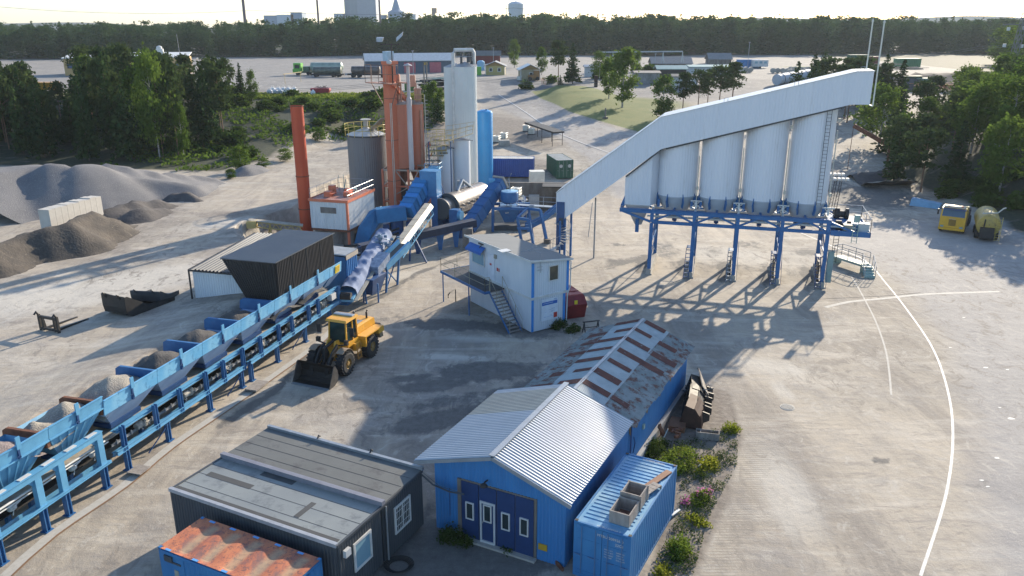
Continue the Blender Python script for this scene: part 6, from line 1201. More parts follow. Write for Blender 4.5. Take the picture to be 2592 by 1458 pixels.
# dryer drum
D0, D1 = V((-7.6, 84.6, 2.6)), V((-3.7, 92.8, 2.6)); dax = (D1-D0).normalized()
T = thing('dryer_drum', 'shiny horizontal dryer drum lying between the blue ducts and the slat conveyor', 'dryer drum', (-5.5, 88.5, 0))
b = MB(); LD = (D1-D0).length; b.lathe(D0, [(.5, 1.3), (1.38, 1.3), (1.4, 1.35), (1.38, 1.5), (1.36, LD), (.6, LD)], 48, ax=dax); b.build('shell', m_chrome, T, smooth=True)
b = MB(); b.lathe(D0, [(.95, -.2), (.98, 0), (.98, 1.0), (1.0, 1.3)], 36, ax=dax); b.build('inlet_cone', mat('brushed_bronze_steel', (.42, .36, .31), .3, .7), T, smooth=True)
b = MB(); b.lathe(D0, [(1.05, -.35), (1.18, -.3), (1.18, -.1), (1.0, -.05)], 36, ax=dax); b.lathe(D0, [(1.0, 1.22), (1.42, 1.22), (1.46, 1.26), (1.46, 1.42)], 40, ax=dax); b.build('drum_ring', m_dkgrey, T)
sx = dax.cross(V((0, 0, 1))).normalized()
b = MB(); b.bar(D0+dax*1.6+sx*1.45+V((0, 0, -.35)), D1+sx*1.45+V((0, 0, -.35)), .3, .5); b.tube([D0+dax*1.5+sx*1.5+V((0, 0, -1.2)), D1+sx*1.5+V((0, 0, -1.0))], .17, 8)
for k in range(6): b.lathe(D0+dax*(2.2+k*1.15)+sx*1.5+V((0, 0, .05)), [(.16, 0), (.16, .2)], 10)
b.build('side_gallery', mat('dusty_pale_metal', (.40, .37, .33), .5, .3, c2=(.15, .13, .12), s=3), T)
b = MB(); b.tube([D0+dax*3.4+V((0, 0, 1.3)), D0+dax*5.0+V((-.2, 0, 2.3))], .2, 8); b.tube([D0+dax*5+V((-.2, 0, 2.3)), D0+dax*6.2+V((.3, 0, 1.2))], .16, 8); b.box(W, -6.3, -5.5, 90.5, 91.3, 3.9, 4.5); b.build('burner_pipes', m_galv, T)
b = MB(); q = D0+sx*1.5+V((0, 0, -.7)); fr = Fr(q.x, q.y, sx.x, sx.y); b.box(fr, -.4, .6, -.4, .5, 1.1, 2.7); b.build('blue_cabinet', m_blue, T)
b = MB(); b.lathe(q+sx*.6+V((0, 0, .2)), [(.5, 0), (.5, .35)], 20, ax=sx); b.build('fan', m_ltblue2, T)
for f in (.2, .85): b = MB(); p_ = D0.lerp(D1, f); b.box(Fr(p_.x, p_.y, dax.x, dax.y), -.3, .3, -1.3, 1.3, 0, 1.4); b.build('cradle', m_dkblue, T)
# blue ducts
T = thing('exhaust_duct', 'big bright blue square duct running from the drum to the filter house', 'duct', (-11, 81, 0))
def sq(b, pts, w_, h_):
    for a, c_ in zip(pts[:-1], pts[1:]): b.bar(a, c_, w_, h_)
q1, q2 = hy(1028, 537, 82.0), hy(958, 545, 81.5)
b = MB(); b.bar(q2+V((-.2, 0, 0)), q1, 1.3, 1.45); b.build('level_section', m_ductblue, T)
b = MB(); p_ = hy(912, 592, 80.2); prof_ = [q2+V((-.2, 0, .72)), q2+V((-.9, -.1, .5)), p_+V((-.15, 0, .75)), hy(893, 632, 79.6), hy(930, 650, 79.6), p_+V((.85, .2, -.6)), q2+V((.15, 0, -.72)), q2+V((.4, 0, -.72))]
b.prism(prof_, V((.35, 1.25, 0))); b.build('elbow', m_ductblue, T)
top_ = hy(1072, 462, 85.5); NS = 6
for k in range(NS):
    a = q1.lerp(top_, k/NS); c_ = q1.lerp(top_, (k+1)/NS); b = MB(); b.bar(a, c_+(c_-a)*.02, 1.5, 1.35); b.build('riser_section', m_ductblue if k % 2 else mat('duct_blue_panel', (.04, .21, .52), .4, c2=(.05, .25, .58), s=1), T)
    d = (c_-a).normalized(); b = MB(); b.bar(a-d*.05, a+d*.05, 1.68, 1.52); b.build('flange', m_ductblue, T)
VB = Fr(hy(1068, 450, 85.6).x, 85.6, .97, -.25)
b = MB(); b.box(VB, 0, 1.9, -.7, .9, 3.9, 6.6); b.box(VB, -.03, 1.93, -.73, .93, 6.6, 6.66); b.build('vertical_box', m_ductblue, T)
b = MB(); b.box(VB, 1.25, 1.95, -.75, .85, .3, 3.9); b.box(VB, 1.2, 2.0, -.8, .9, 3.8, 3.95); b.build('downcomer', m_blue, T)
b = MB(); b.prism([VB.p(.3, -.75, 3.9), VB.p(1.3, -.75, 3.9), VB.p(.2, -2.0, 2.0), VB.p(-.8, -2.0, 2.0)], V((0, .9, 0))); b.build('hood', m_blue, T)
b = MB()
for s_ in (0, .4): b.tube([VB.p(1.0+s_*.4, -.9-s_*.2, .4), VB.p(1.0+s_*.4, -.9-s_*.2, 3.4)], .035, 5)
for k in range(7): b.tube([VB.p(1.0, -.9, .7+.4*k), VB.p(1.16, -.98, .7+.4*k)], .025, 5)
b.build('ladder', mat('orange_ladder', (.55, .22, .06), .6), T)
b = MB(); b.box(W, -13.6, -12.9, 81.5, 82.8, 0, 1.6); b.box(W, -11.2, -10.6, 82, 83, 0, 1.8); b.lathe((-12.2, 82.2, 1.0), [(.7, -.7), (.7, .9), (.3, 1.3)], 20); b.build('duct_stand', m_dkblue, T)
# beige covered inclined conveyor
A0, A1 = hy(1003, 632, 67.6), hy(1083, 524, 80.6)
T = thing('covered_conveyor', 'inclined conveyor with beige hood plates rising to the blue duct', 'conveyor', (A0.x, A0.y, 0))
dc = (A1-A0); L_ = dc.length; dc.normalize(); sxx = dc.cross(V((0, 0, 1))).normalized(); upc = sxx.cross(dc)
NP = 7
for k in range(NP):
    a = A0+dc*L_*k/NP; c_ = A0+dc*L_*(k+1)/NP; b = MB(); w_ = .62
    for (x0, h0), (x1, h1) in (((-w_, .05), (-w_*.5, .42)), ((-w_*.5, .42), (w_*.5, .42)), ((w_*.5, .42), (w_, .05))): b.quad(a+sxx*x0+upc*h0, a+sxx*x1+upc*h1, c_+sxx*x1+upc*(h1-.015), c_+sxx*x0+upc*(h0-.015))
    b.build('hood_plate', m_cream, T)
b = MB()
for s_ in (-.55, .55): b.bar(A0+sxx*s_-upc*.02, A1+sxx*s_-upc*.02, .07, .1); b.bar(A0+sxx*s_-upc*.75, A1+sxx*s_-upc*.75, .06, .07)
NB = 18
for k in range(NB):
    for s_ in (-.55, .55): b.bar(A0+dc*L_*k/NB+sxx*s_-upc*(.02 if k % 2 else .75), A0+dc*L_*(k+1)/NB+sxx*s_-upc*(.75 if k % 2 else .02), .04, .04)
b.build('truss', m_ltblue2, T)
b = MB(); b.bar(A0+upc*.05, A1+upc*.05, .9, .03, up=upc); b.build('belt', m_rubber, T)
f1, f2 = V((-8.13, 72.75, 0)), V((-9.82, 73.3, 0)); m_ = A0.lerp(A1, .42)
for f_ in (f1, f2): b = MB(); b.bar(f_, m_+(f_-m_)*.12*1+V((0, 0, .0)), .14, .14); b.build('leg', m_dkblue, T)
# light blue stand under the transfer point
T = thing('transfer_stand', 'light blue braced stand at the transfer point of the inclined conveyors', 'stand', (-10.4, 65, 0))
h1, h2 = V((-10.62, 64.0, 2.15)), V((-8.95, 67.2, 3.35))
b = MB(); b.bar(h1, h2, .25, .55); b.bar(h1+V((-1.0, .5, 0)), h2+V((-1.0, .5, 0)), .25, .55); b.build('tray_side', m_ltblue2, T)
b = MB(); b.bar(h1+V((-.5, .25, -.1)), h2+V((-.5, .25, -.1)), .9, .12); b.build('tray_belt', m_dkgrey, T)
for f_, t_ in (((-10.66, 63.87, 0), .05), ((-10.01, 66.02, 0), .55), ((-11.7, 64.4, 0), .05), ((-11.0, 66.4, 0), .55)):
    b = MB(); q = h1.lerp(h2, t_); q = V((q.x-(1.0 if f_[0] < -10.9 else 0), q.y, q.z-.2)); b.bar(f_, q, .16, .16); b.build('leg', m_blue, T)
b = MB(); b.bar((-10.66, 63.9, .2), (-10.0, 66.0, 2.4), .08, .08); b.bar((-10.0, 66.0, .2), (-10.6, 64.0, 2.0), .08, .08); b.build('brace', m_blue, T)
b = MB(); rs = random.Random(11)
q0 = hy(990, 620, 67.8)
b.lathe(q0+V((-.3, 0, -.5)), [(.4, 0), (.4, .8)], 14, ax=(1, 0, 0))
for k in range(40): p_ = q0+V((rs.uniform(-1.3, .6), rs.uniform(-.9, .5), rs.uniform(-1.6, .9))); b.box(Fr(p_.x, p_.y, rs.uniform(.3, 1), rs.uniform(-.5, .5)), -.13, .13, -.1, .1, p_.z, p_.z+rs.uniform(.08, .3))
for k in range(26): p_ = q0+V((rs.uniform(-1.4, .6), rs.uniform(-.9, .3), rs.uniform(-1.4, .9))); b.tube([p_, p_+V((rs.uniform(-.5, .5), rs.uniform(-.3, .3), rs.uniform(-.6, .4)))], .04, 5)
b.build('drive_machinery', mat('machine_blue_grey', (.20, .32, .44), .4, .2, c2=(.08, .12, .18), s=4), T)
# tarpaulin covered conveyor
B0, B1 = hy(880, 742, 58.8), hy(972, 594, 70.2)
T = thing('tarp_conveyor', 'inclined conveyor under a sagging blue grey tarpaulin beyond the feeder end', 'conveyor', (B0.x, B0.y, 0))
dc = (B1-B0); L_ = dc.length; dc.normalize(); sxx = dc.cross(V((0, 0, 1))).normalized(); upc = sxx.cross(dc)
b = MB(); nx_, ny_ = 64, 12; NP = 7.
for i in range(nx_+1):
    f = i/nx_; sag = abs(math.sin(f*math.pi*NP))
    for j in range(ny_+1):
        y = j/ny_*2-1; a_ = abs(y); z = (.62 if a_ < .45 else .62-(a_-.45)*.75) - sag*.13*(1-a_*a_) - (.42 if a_ > .98 else 0); b.v.append(tuple(B0+dc*L_*f+sxx*(y*(.82-.05*sag*(a_ > .5)))+upc*(z+.02*math.sin(f*71+j*1.3))))
for i in range(nx_):
    for j in range(ny_): k = i*(ny_+1)+j; b.f.append((k, k+1, k+ny_+2, k+ny_+1)); b.mi.append(0)
b.build('tarpaulin', m_tarp, T, smooth=True)
b = MB(); b.bar(B0-dc*.9-upc*.15, B1-upc*.15, 1.35, .3, up=upc); b.build('frame', m_ltblue2, T)
b = MB(); b.bar(B0-dc*1.0+sxx*.95-upc*.1, B1+sxx*.95-upc*.1, .3, .05, up=upc); b.build('walkway', m_cream, T)
b = MB(); b.lathe(B0-dc*.7+sxx*-.5+upc*.1, [(.3, 0), (.3, 1.0)], 16, ax=sxx); b.build('drum', m_rubber, T)
for f in (.2, .5, .8):
    for s_ in (-.6, .6): b = MB(); q = B0+dc*L_*f+sxx*s_; b.bar((q.x+s_*.3, q.y, 0), q-upc*.2, .12, .12); b.build('leg', m_blue, T)
T = thing('surge_hopper', 'blue machine hopper slung under the tarpaulin conveyor', 'hopper', (-11.2, 62.5, .5))
b = MB(); b.hexa([V(x) for x in ((-12.3, 61.8, .6), (-11.4, 61.4, .6), (-10.9, 62.6, .6), (-11.8, 63.0, .6), (-12.7, 61.6, 2.0), (-11.2, 61.0, 2.0), (-10.4, 63.2, 2.0), (-11.9, 63.8, 2.0))]); b.build('body', m_dkblue, T)
b = MB(); b.hexa([V(x) for x in ((-12.0, 63.0, 1.9), (-11.0, 62.6, 1.9), (-10.3, 64.6, 2.5), (-11.3, 65.0, 2.5), (-12.0, 63.0, 2.6), (-11.0, 62.6, 2.6), (-10.3, 64.6, 3.3), (-11.3, 65.0, 3.3))]); b.build('engine_cover', mat('crumpled_grey_cover', (.28, .34, .44), .4, c2=(.14, .18, .26), s=3), T)
for x in (-12.1, -10.9): b = MB(); b.box(W, x-.06, x+.06, 61.3, 61.42, 0, 1.6); b.build('leg', m_blue, T)
# long low dark conveyor
C0, C1 = hy(1075, 592, 76.5), hy(1190, 566, 79.5)
T = thing('dark_conveyor', 'long low dark belt conveyor on blue trestles in front of the drum', 'conveyor', (C0.x, C0.y, 0))
b = MB(); dc = (C1-C0).normalized(); b.bar(C0-dc*7.0, C1+dc*.5, 1.0, .75); b.build('frame', mat('navy_black_steel', (.012, .02, .045), .5, c2=(.02, .035, .07), s=2), T)
b = MB(); b.bar(C0-dc*7+V((0, -.56, .3)), C1+V((0, -.56, .3)), .06, .1); b.bar(C0-dc*7+V((0, -.58, -.36)), C1+V((0, -.58, -.36)), .05, .06); b.build('side_rail', m_dkblue, T)
for t in (-4.5, -.8, 1.75, 3.6):
    b = MB(); q = C0+dc*t; b.hexa([V((q.x-.16, q.y-.2, 0)), V((q.x+.16, q.y-.2, 0)), V((q.x+.16, q.y+.2, 0)), V((q.x-.16, q.y+.2, 0)), V((q.x-.38, q.y-.3, q.z-.35)), V((q.x+.38, q.y-.3, q.z-.35)), V((q.x+.38, q.y+.3, q.z-.35)), V((q.x-.38, q.y+.3, q.z-.35))]); b.build('trestle', m_blue if t > 1 else m_dkblue, T)
b = MB(); q = hy(1184, 610, 78.5); b.box(W, q.x-.5, q.x+.5, 78, 79, 0, 2.0); b.build('counterweight', m_conc_dark, T)
for k in range(3): b = MB(); o_ = V((0, -.35*k, -.12*k)); b.tube([hy(870+0, 622+8*k, 76)+o_, hy(900, 622+8*k, 76)+o_, hy(930, 614+7*k, 75.6)+o_, hy(975, 590+8*k, 75.2)+o_, hy(1010, 578+6*k, 76)+o_], .12, 8); b.build('hose', m_rubber, T, smooth=True)
# steep slat conveyor
E0, E1 = hy(1196, 560, 83.5), hy(1266, 462, 87.5)
T = thing('slat_conveyor', 'steep enclosed dark blue slat conveyor feeding the mixing tower', 'slat conveyor', (E0.x, E0.y, 0))
d = (E1-E0).normalized(); b = MB(); b.bar(E0-d*.9, E1, 1.25, 1.35); b.build('casing', m_blue, T)
for k in range(5): f = .1+.2*k; q = E0.lerp(E1, f); b = MB(); b.bar(q-d*.04, q+d*.04, 1.4, 1.5); b.build('flange', m_blue, T)
for k in range(4): q = E0.lerp(E1, .2+.2*k); b = MB(); b.lathe(q+V((.05, -.66, .0)), [(.13, -.1), (.13, .05)], 10, ax=(0, -1, 0)); b.build('inspection_hole', m_black, T)
b = MB(); b.bar(E1+d*.0, E1+d*.22, 1.5, 1.6); b.build('head_plate', mat('tan_head_plate', (.42, .36, .30), .5), T)
b = MB(); b.lathe(E1-d*.5+V((-1.0, 0, .5)), [(.3, 0), (.3, .7)], 14, ax=(1, 0, 0)); b.build('head_motor', m_ltblue2, T)
b = MB(); b.hexa([E0-d*1.2+V(x) for x in ((-.9, -.8, -.8), (.6, -.8, -.8), (.6, .8, -.8), (-.9, .8, -.8), (-.9, -.8, .5), (.6, -.8, .5), (.6, .8, .5), (-.9, .8, .5))]); b.build('boot', m_dkblue, T)
# light coloured second conveyor behind
b = MB(); b.bar(hy(1212, 505, 91), hy(1258, 462, 95), .55, .55); b.build('covered_screw', m_cream, label='pale covered screw conveyor just left of the steep slat conveyor', category='screw conveyor')
# mixer and hot bin
mx_ = hy(1289, 507, 86.0)
T = thing('mixing_tower', 'blue mixing unit with a round tub on a steel frame under the slat conveyor head', 'mixer', (mx_.x, 86, 0))
b = MB(); b.lathe((mx_.x, 86, 0), [(.6, 2.9), (.95, 3.15), (1.0, 3.4), (.98, 4.15), (.92, 4.2)], 32); b.build('tub', m_blue, T, smooth=True)
b = MB(); b.lathe((mx_.x+.05, 86, 0), [(.92, 4.2), (.92, 4.28), (.2, 4.34)], 32); b.build('lid', mat('light_tub_lid', (.22, .42, .62), .4), T)
b = MB(); b.box(W, mx_.x-1.9, mx_.x+2.3, 84.7, 84.95, 2.4, 2.7); b.box(W, mx_.x-1.9, mx_.x+2.3, 87.2, 87.45, 2.4, 2.7); b.box(W, mx_.x-1.0, mx_.x+1.0, 84.95, 87.2, 2.45, 2.65); b.build('frame_beam', m_blue, T)
for x in (-1.8, 2.1):
    for y in (84.8, 87.3): b = MB(); b.box(W, mx_.x+x-.14, mx_.x+x+.14, y-.14, y+.14, 0, 2.4); b.build('leg', m_blue, T)
b = MB(); b.hexa([V((mx_.x+a, 86+c_, z)) for z, s_ in ((.9, .45), (2.4, 1.0)) for a, c_ in ((-1.2*s_, -1*s_), (1.2*s_, -1*s_), (1.2*s_, 1*s_), (-1.2*s_, 1*s_))]); b.build('discharge_hopper', m_blue, T)
b = MB(); b.box(W, mx_.x-1.7, mx_.x+2.6, 85.2, 86.9, .0, .55); b.build('base', m_dkgrey, T)
b = MB(); rs = random.Random(2)
for k in range(16): p_ = V((mx_.x+rs.uniform(-1.7, 2.0), 84.9+rs.random()*.6, rs.uniform(2.0, 3.6))); b.tube([p_, p_+V((rs.uniform(-.4, .4), 0, rs.uniform(-.6, .6)))], rs.uniform(.04, .12), 6)
b.build('hydraulics', m_mortar, T)
b = MB(); b.tube([(mx_.x+.1, 86, 4.3), (mx_.x-.05, 86, 5.6), (mx_.x+.25, 86.2, 6.2)], .05, 6); b.build('riser_hose', m_galv, T)
# skip hoist
T = thing('skip_hoist', 'blue curved skip track and A-frame leading to the conveyor gallery', 'skip hoist', g(1375, 600))
pts = [hy(1330, 575, 80.5), hy(1345, 572, 80.8), hy(1372, 558, 81.4), hy(1394, 540, 82), hy(1412, 526, 82.4)]
for dy in (0, 1.1): b = MB(); [b.bar(a+V((0, dy, 0)), c_+V((0, dy, 0)), .16, .5) for a, c_ in zip(pts[:-1], pts[1:])]; b.build('track', m_blue, T)
for foot, top in (((3.64, 79.95), hy(1368, 532, 81.2)), ((2.18, 81.55), hy(1337, 528, 82.4)), ((1.0, 80.6), hy(1310, 552, 80.6)), ((2.2, 79.6), hy(1339, 556, 79.8))):
    b = MB(); b.bar((foot[0], foot[1], 0), top, .26, .26); b.build('leg', m_blue, T)
for a, c_ in ((hy(1337, 528, 82.4), hy(1368, 532, 81.2)), (hy(1310, 552, 80.6), hy(1339, 556, 79.8)), (hy(1310, 577, 80.6), hy(1343, 579, 79.8)), (hy(1310, 552, 80.6), hy(1337, 528, 82.4))): b = MB(); b.bar(a, c_, .22, .26); b.build('beam', m_blue, T)
b = MB(); b.bar(hy(1318, 548, 81), hy(1333, 535, 82), .3, .3); b.lathe(hy(1340, 523, 82.4), [(.2, 0), (.2, .5)], 10, ax=(1, 0, 0)); b.build('winch', m_galv, T)
b = MB(); b.box(W, 3.3, 4.0, 79.6, 80.3, 0, .45); b.build('footing', m_conc_dark, T)
# walkway rail to the gallery
b = MB(); b.rail([hy(1312, 518, 86), hy(1408, 524, 84)], 1.0, .03, 2, 1.4); b.bar(hy(1312, 518, 86), hy(1408, 524, 84), .8, .06); b.build('catwalk', m_galv, label='thin grey railed catwalk between the mixing unit and the gallery foot', category='catwalk')
# retaining wall, bay and boxes
WL = Fr(-1.6, 95.3, 1, -.05)
b = MB(); b.box(WL, 0, 8.9, 0, .3, 0, 3.45); b.build('bay_wall', m_conc_dark, label='stained concrete bay wall behind the mixing unit', category='wall')
b = MB(); b.box(WL, 5.3, 8.8, -2.2, 0, 3.3, 3.42); b.build('bay_roof', m_steel_dark, label='dark roof sheet over the right end of the concrete bay', category='roof')
b = MB(); b.box(Fr(2.0, 93.6, 1, 0), 0, 1.25, 0, .6, 0, 2.2); b.build('cabinet', mat('pale_grey_cabinet', (.45, .45, .43), .5), label='pale grey steel cabinet in front of the concrete bay wall', category='cabinet')
container('tool_container', 'small ribbed blue container right of the mixing tub', Fr(-.3, 90.5, 1, 0), 0, m_contnavy, m_controofw, 2.4, 1.9, 2.3, cat='container')
def ibc(label, p, n=0, group='white liquid containers', s=1.0):
    T = thing('liquid_container', label, 'liquid container', p, group); f = Fr(p.x, p.y, .9, -.3); z = p.z
    b = MB(); b.box(f, -.5, .5, -.6, .6, z, z+.14); b.build('pallet', m_dkgrey, T)
    b = MB(); b.box(f, -.47, .47, -.57, .57, z+.14, z+1.05); b.lathe(f.p(0, 0, z+1.05), [(.12, 0), (.12, .06)], 10); b.build('tank', m_ibc, T)
    b = MB()
    for k in range(5): b.tube([f.p(-.5+k*.25, -.6, z+.14), f.p(-.5+k*.25, -.6, z+1.1)], .012, 4)
    for zz in (.4, .75, 1.1): b.tube([f.p(-.5, -.6, z+zz), f.p(.5, -.6, z+zz), f.p(.5, .6, z+zz), f.p(-.5, .6, z+zz), f.p(-.5, -.6, z+zz)], .012, 4)
    b.build('cage', m_galv, T)
ibc('white caged liquid container standing on the blue tool container', V((.5, 92, 2.35)))
p = V((3.1, 98.8, 2.6)); b = MB(); b.box(Fr(p.x, p.y, .99, .1), -.9, .9, -.7, .7, 0, 4.25); b.build('plastic_tank', m_ibc, label='cream coloured box tank showing above the concrete bay wall', category='tank')
z = hz(-.8, 116); container('storage_container', 'navy blue container with a white ribbed roof right of the bright blue silo', Fr(3.1, 112.6, .06, 1), z, m_contnavy, m_controofw)
z = .78; T = container('storage_container', 'dark green container with a pale stained roof beyond the concrete bay', Fr(6.33, 112.2, .98, .199), z, m_contgreen, m_controofw)
for x in (.62, 1.85): b = MB(); fr = Fr(6.33, 112.2, .98, .199); b.lathe(fr.p(x, -.06, z+1.75), [(.24, 0), (.24, .02), (.17, .025), (.17, .0)], 16, ax=fr.p(0, -1)-fr.p(0, 0)); b.build('round_emblem', m_whitepaint, T)
# pallets, screens and tanks further back
def pal(label, p, k=6):
    b = MB(); f = Fr(p.x, p.y, .9, .3)
    for i in range(k):
        z = p.z+i*.15; [b.box(f, -.6, .6, -.5+j*.42, -.36+j*.42, z, z+.09) for j in range(3)]; b.box(f, -.6, .6, -.5, .5, z+.09, z+.115)
    b.build('pallet_stack', m_wood, label=label, category='pallet stack')
pal('leaning stack of grey pallets between the navy and the green container', at(1320, 440), 16)
pal('low stack of pallets behind the navy container', at(1322, 410), 6)
for (u, v, lab) in ((1332, 332, 'upper white liquid container beside the old screening belt'), (1345, 340, 'lower white liquid container beside the old screening belt'), (1276, 352, 'white liquid container on a grey block near the blue silo'), (1258, 360, 'grey shaded liquid container touching the blue silo')): ibc(lab, at(u, v))
p = at(1276, 368); b = MB(); b.box(Fr(p.x, p.y, 1, .1), -.9, .9, -.6, .6, p.z, p.z+.9); b.build('concrete_block', m_concrete, label='grey concrete block under the container near the blue silo', category='concrete block')
a, c_ = at(1335, 350), at(1400, 372); T = thing('screening_belt', 'old flat belt feeder on thin legs beside the road', 'conveyor', a); SB = Fr(a.x, a.y, c_.x-a.x, c_.y-a.y); Lb = (c_-a).length; zz = a.z
b = MB(); b.hexa([SB.p(-1, 0, zz+2.4), SB.p(Lb, 0, zz+1.7), SB.p(Lb, 2.2, zz+1.7), SB.p(-1, 2.2, zz+2.4), SB.p(-1, 0, zz+2.7), SB.p(Lb, 0, zz+1.95), SB.p(Lb, 2.2, zz+1.95), SB.p(-1, 2.2, zz+2.7)]); b.build('belt_frame', m_steel_dark, T)
for t in (0, Lb*.55, Lb-.4): b = MB(); [b.bar(SB.p(t, n, zz-1), SB.p(t, n, zz+2.0), .09, .09) for n in (.1, 2.1)]; b.bar(SB.p(t, .1, zz+.6), SB.p(t, 2.1, zz+.6), .07, .07); b.build('trestle', m_steel_dark, T)
# yellow stacking conveyor behind the shed
a, c_ = hy(628, 560, 79), hy(766, 574, 80); T = thing('stacker_conveyor', 'faded yellow conveyor reaching left from the red stack', 'conveyor', (a.x, a.y, 0))
d = (c_-a).normalized(); b = MB()
for dz in (0, -.55): b.bar(a+V((0, 0, dz)), c_+V((0, 0, dz)), .12, .1)
for k in range(14): f = k/14; b.bar(a.lerp(c_, f)-V((0, 0, 0 if k % 2 else .55)), a.lerp(c_, f+1/14)-V((0, 0, .55 if k % 2 else 0)), .07, .07)
b.build('frame', mat('faded_yellow_frame', (.50, .38, .14), .6), T)
b = MB(); b.bar(a+V((0, .2, .12)), c_+V((0, .2, .12)), .9, .08); b.build('belt', m_beltbeige, T)
b = MB(); b.box(Fr(a.x, a.y, 1, .1), -.1, .8, -.5, .5, a.z-.65, a.z+.05); b.build('head_box', mat('faded_yellow_frame', (.5, .4, .1)), T)
q = a.lerp(c_, .4); b = MB(); b.bar((q.x, q.y, 0), q, .12, .12); b.bar((q.x-.6, q.y+.4, 0), q, .1, .1); b.build('leg', mat('faded_yellow_frame', (.5, .4, .1)), T)
# ---------------------------------------------------------------- trees
def leafmat(name, c, c2, tr=.35):
    M_ = bpy.data.materials.new(name); M_.use_nodes = True; nt = M_.node_tree; N = nt.nodes; L = nt.links
    for n_ in list(N): N.remove(n_)
    out = N.new('ShaderNodeOutputMaterial'); d = N.new('ShaderNodeBsdfDiffuse'); t = N.new('ShaderNodeBsdfTranslucent'); m_ = N.new('ShaderNodeMixShader'); m_.inputs[0].default_value = tr
    tc = N.new('ShaderNodeTexCoord'); nz = N.new('ShaderNodeTexNoise'); nz.inputs['Scale'].default_value = 1.1; nz.inputs['Detail'].default_value = 5; L.new(tc.outputs['Object'], nz.inputs[0])
    oi = N.new('ShaderNodeObjectInfo'); ad = N.new('ShaderNodeMath'); ad.operation = 'MULTIPLY_ADD'; L.new(oi.outputs['Random'], ad.inputs[0]); ad.inputs[1].default_value = .45; L.new(nz.outputs[0], ad.inputs[2])
    mr = N.new('ShaderNodeMapRange'); mr.inputs[1].default_value = .38; mr.inputs[2].default_value = 1.05; L.new(ad.outputs[0], mr.inputs[0])
    mx = N.new('ShaderNodeMix'); mx.data_type = 'RGBA'; mx.inputs[6].default_value = (*c, 1); mx.inputs[7].default_value = (*c2, 1); L.new(mr.outputs[0], mx.inputs[0])
    L.new(mx.outputs[2], d.inputs[0]); L.new(mx.outputs[2], t.inputs[0]); L.new(d.outputs[0], m_.inputs[1]); L.new(t.outputs[0], m_.inputs[2]); L.new(m_.outputs[0], out.inputs[0]); return M_
lf_spruce = leafmat('spruce_needles', (.022, .045, .016), (.050, .085, .028), .22)
lf_pine = leafmat('pine_needles', (.035, .060, .022), (.075, .105, .035), .25)
lf_birch = leafmat('birch_leaves', (.055, .105, .018), (.115, .17, .03), .42)
lf_bush = leafmat('bush_leaves', (.035, .065, .014), (.085, .13, .025), .38)
lf_far = leafmat('forest_needles', (.024, .056, .022), (.062, .11, .040), .25)
bark = mat('bark', (.10, .075, .055), .9, c2=(.06, .045, .035), s=4); bark_pine = mat('pine_bark', (.22, .12, .07), .9, c2=(.13, .09, .07), s=3); bark_birch = mat('birch_bark', (.45, .43, .40), .8, c2=(.12, .11, .10), s=5)
def cards(C, S, rs, flat=.5):
    n = len(C); a = rs.normal(size=(n, 3)); a[:, 2] *= flat; a /= np.linalg.norm(a, axis=1)[:, None]+1e-9
    b = rs.normal(size=(n, 3)); b -= (b*a).sum(1)[:, None]*a; b /= np.linalg.norm(b, axis=1)[:, None]+1e-9
    S = np.asarray(S).reshape(-1, 1)*np.ones((n, 1)); S2 = S*rs.uniform(.5, .9, (n, 1))
    v = np.stack([C-a*S, C-b*S2*.8, C+a*S*.9, C+b*S2], 1).reshape(-1, 3); return v
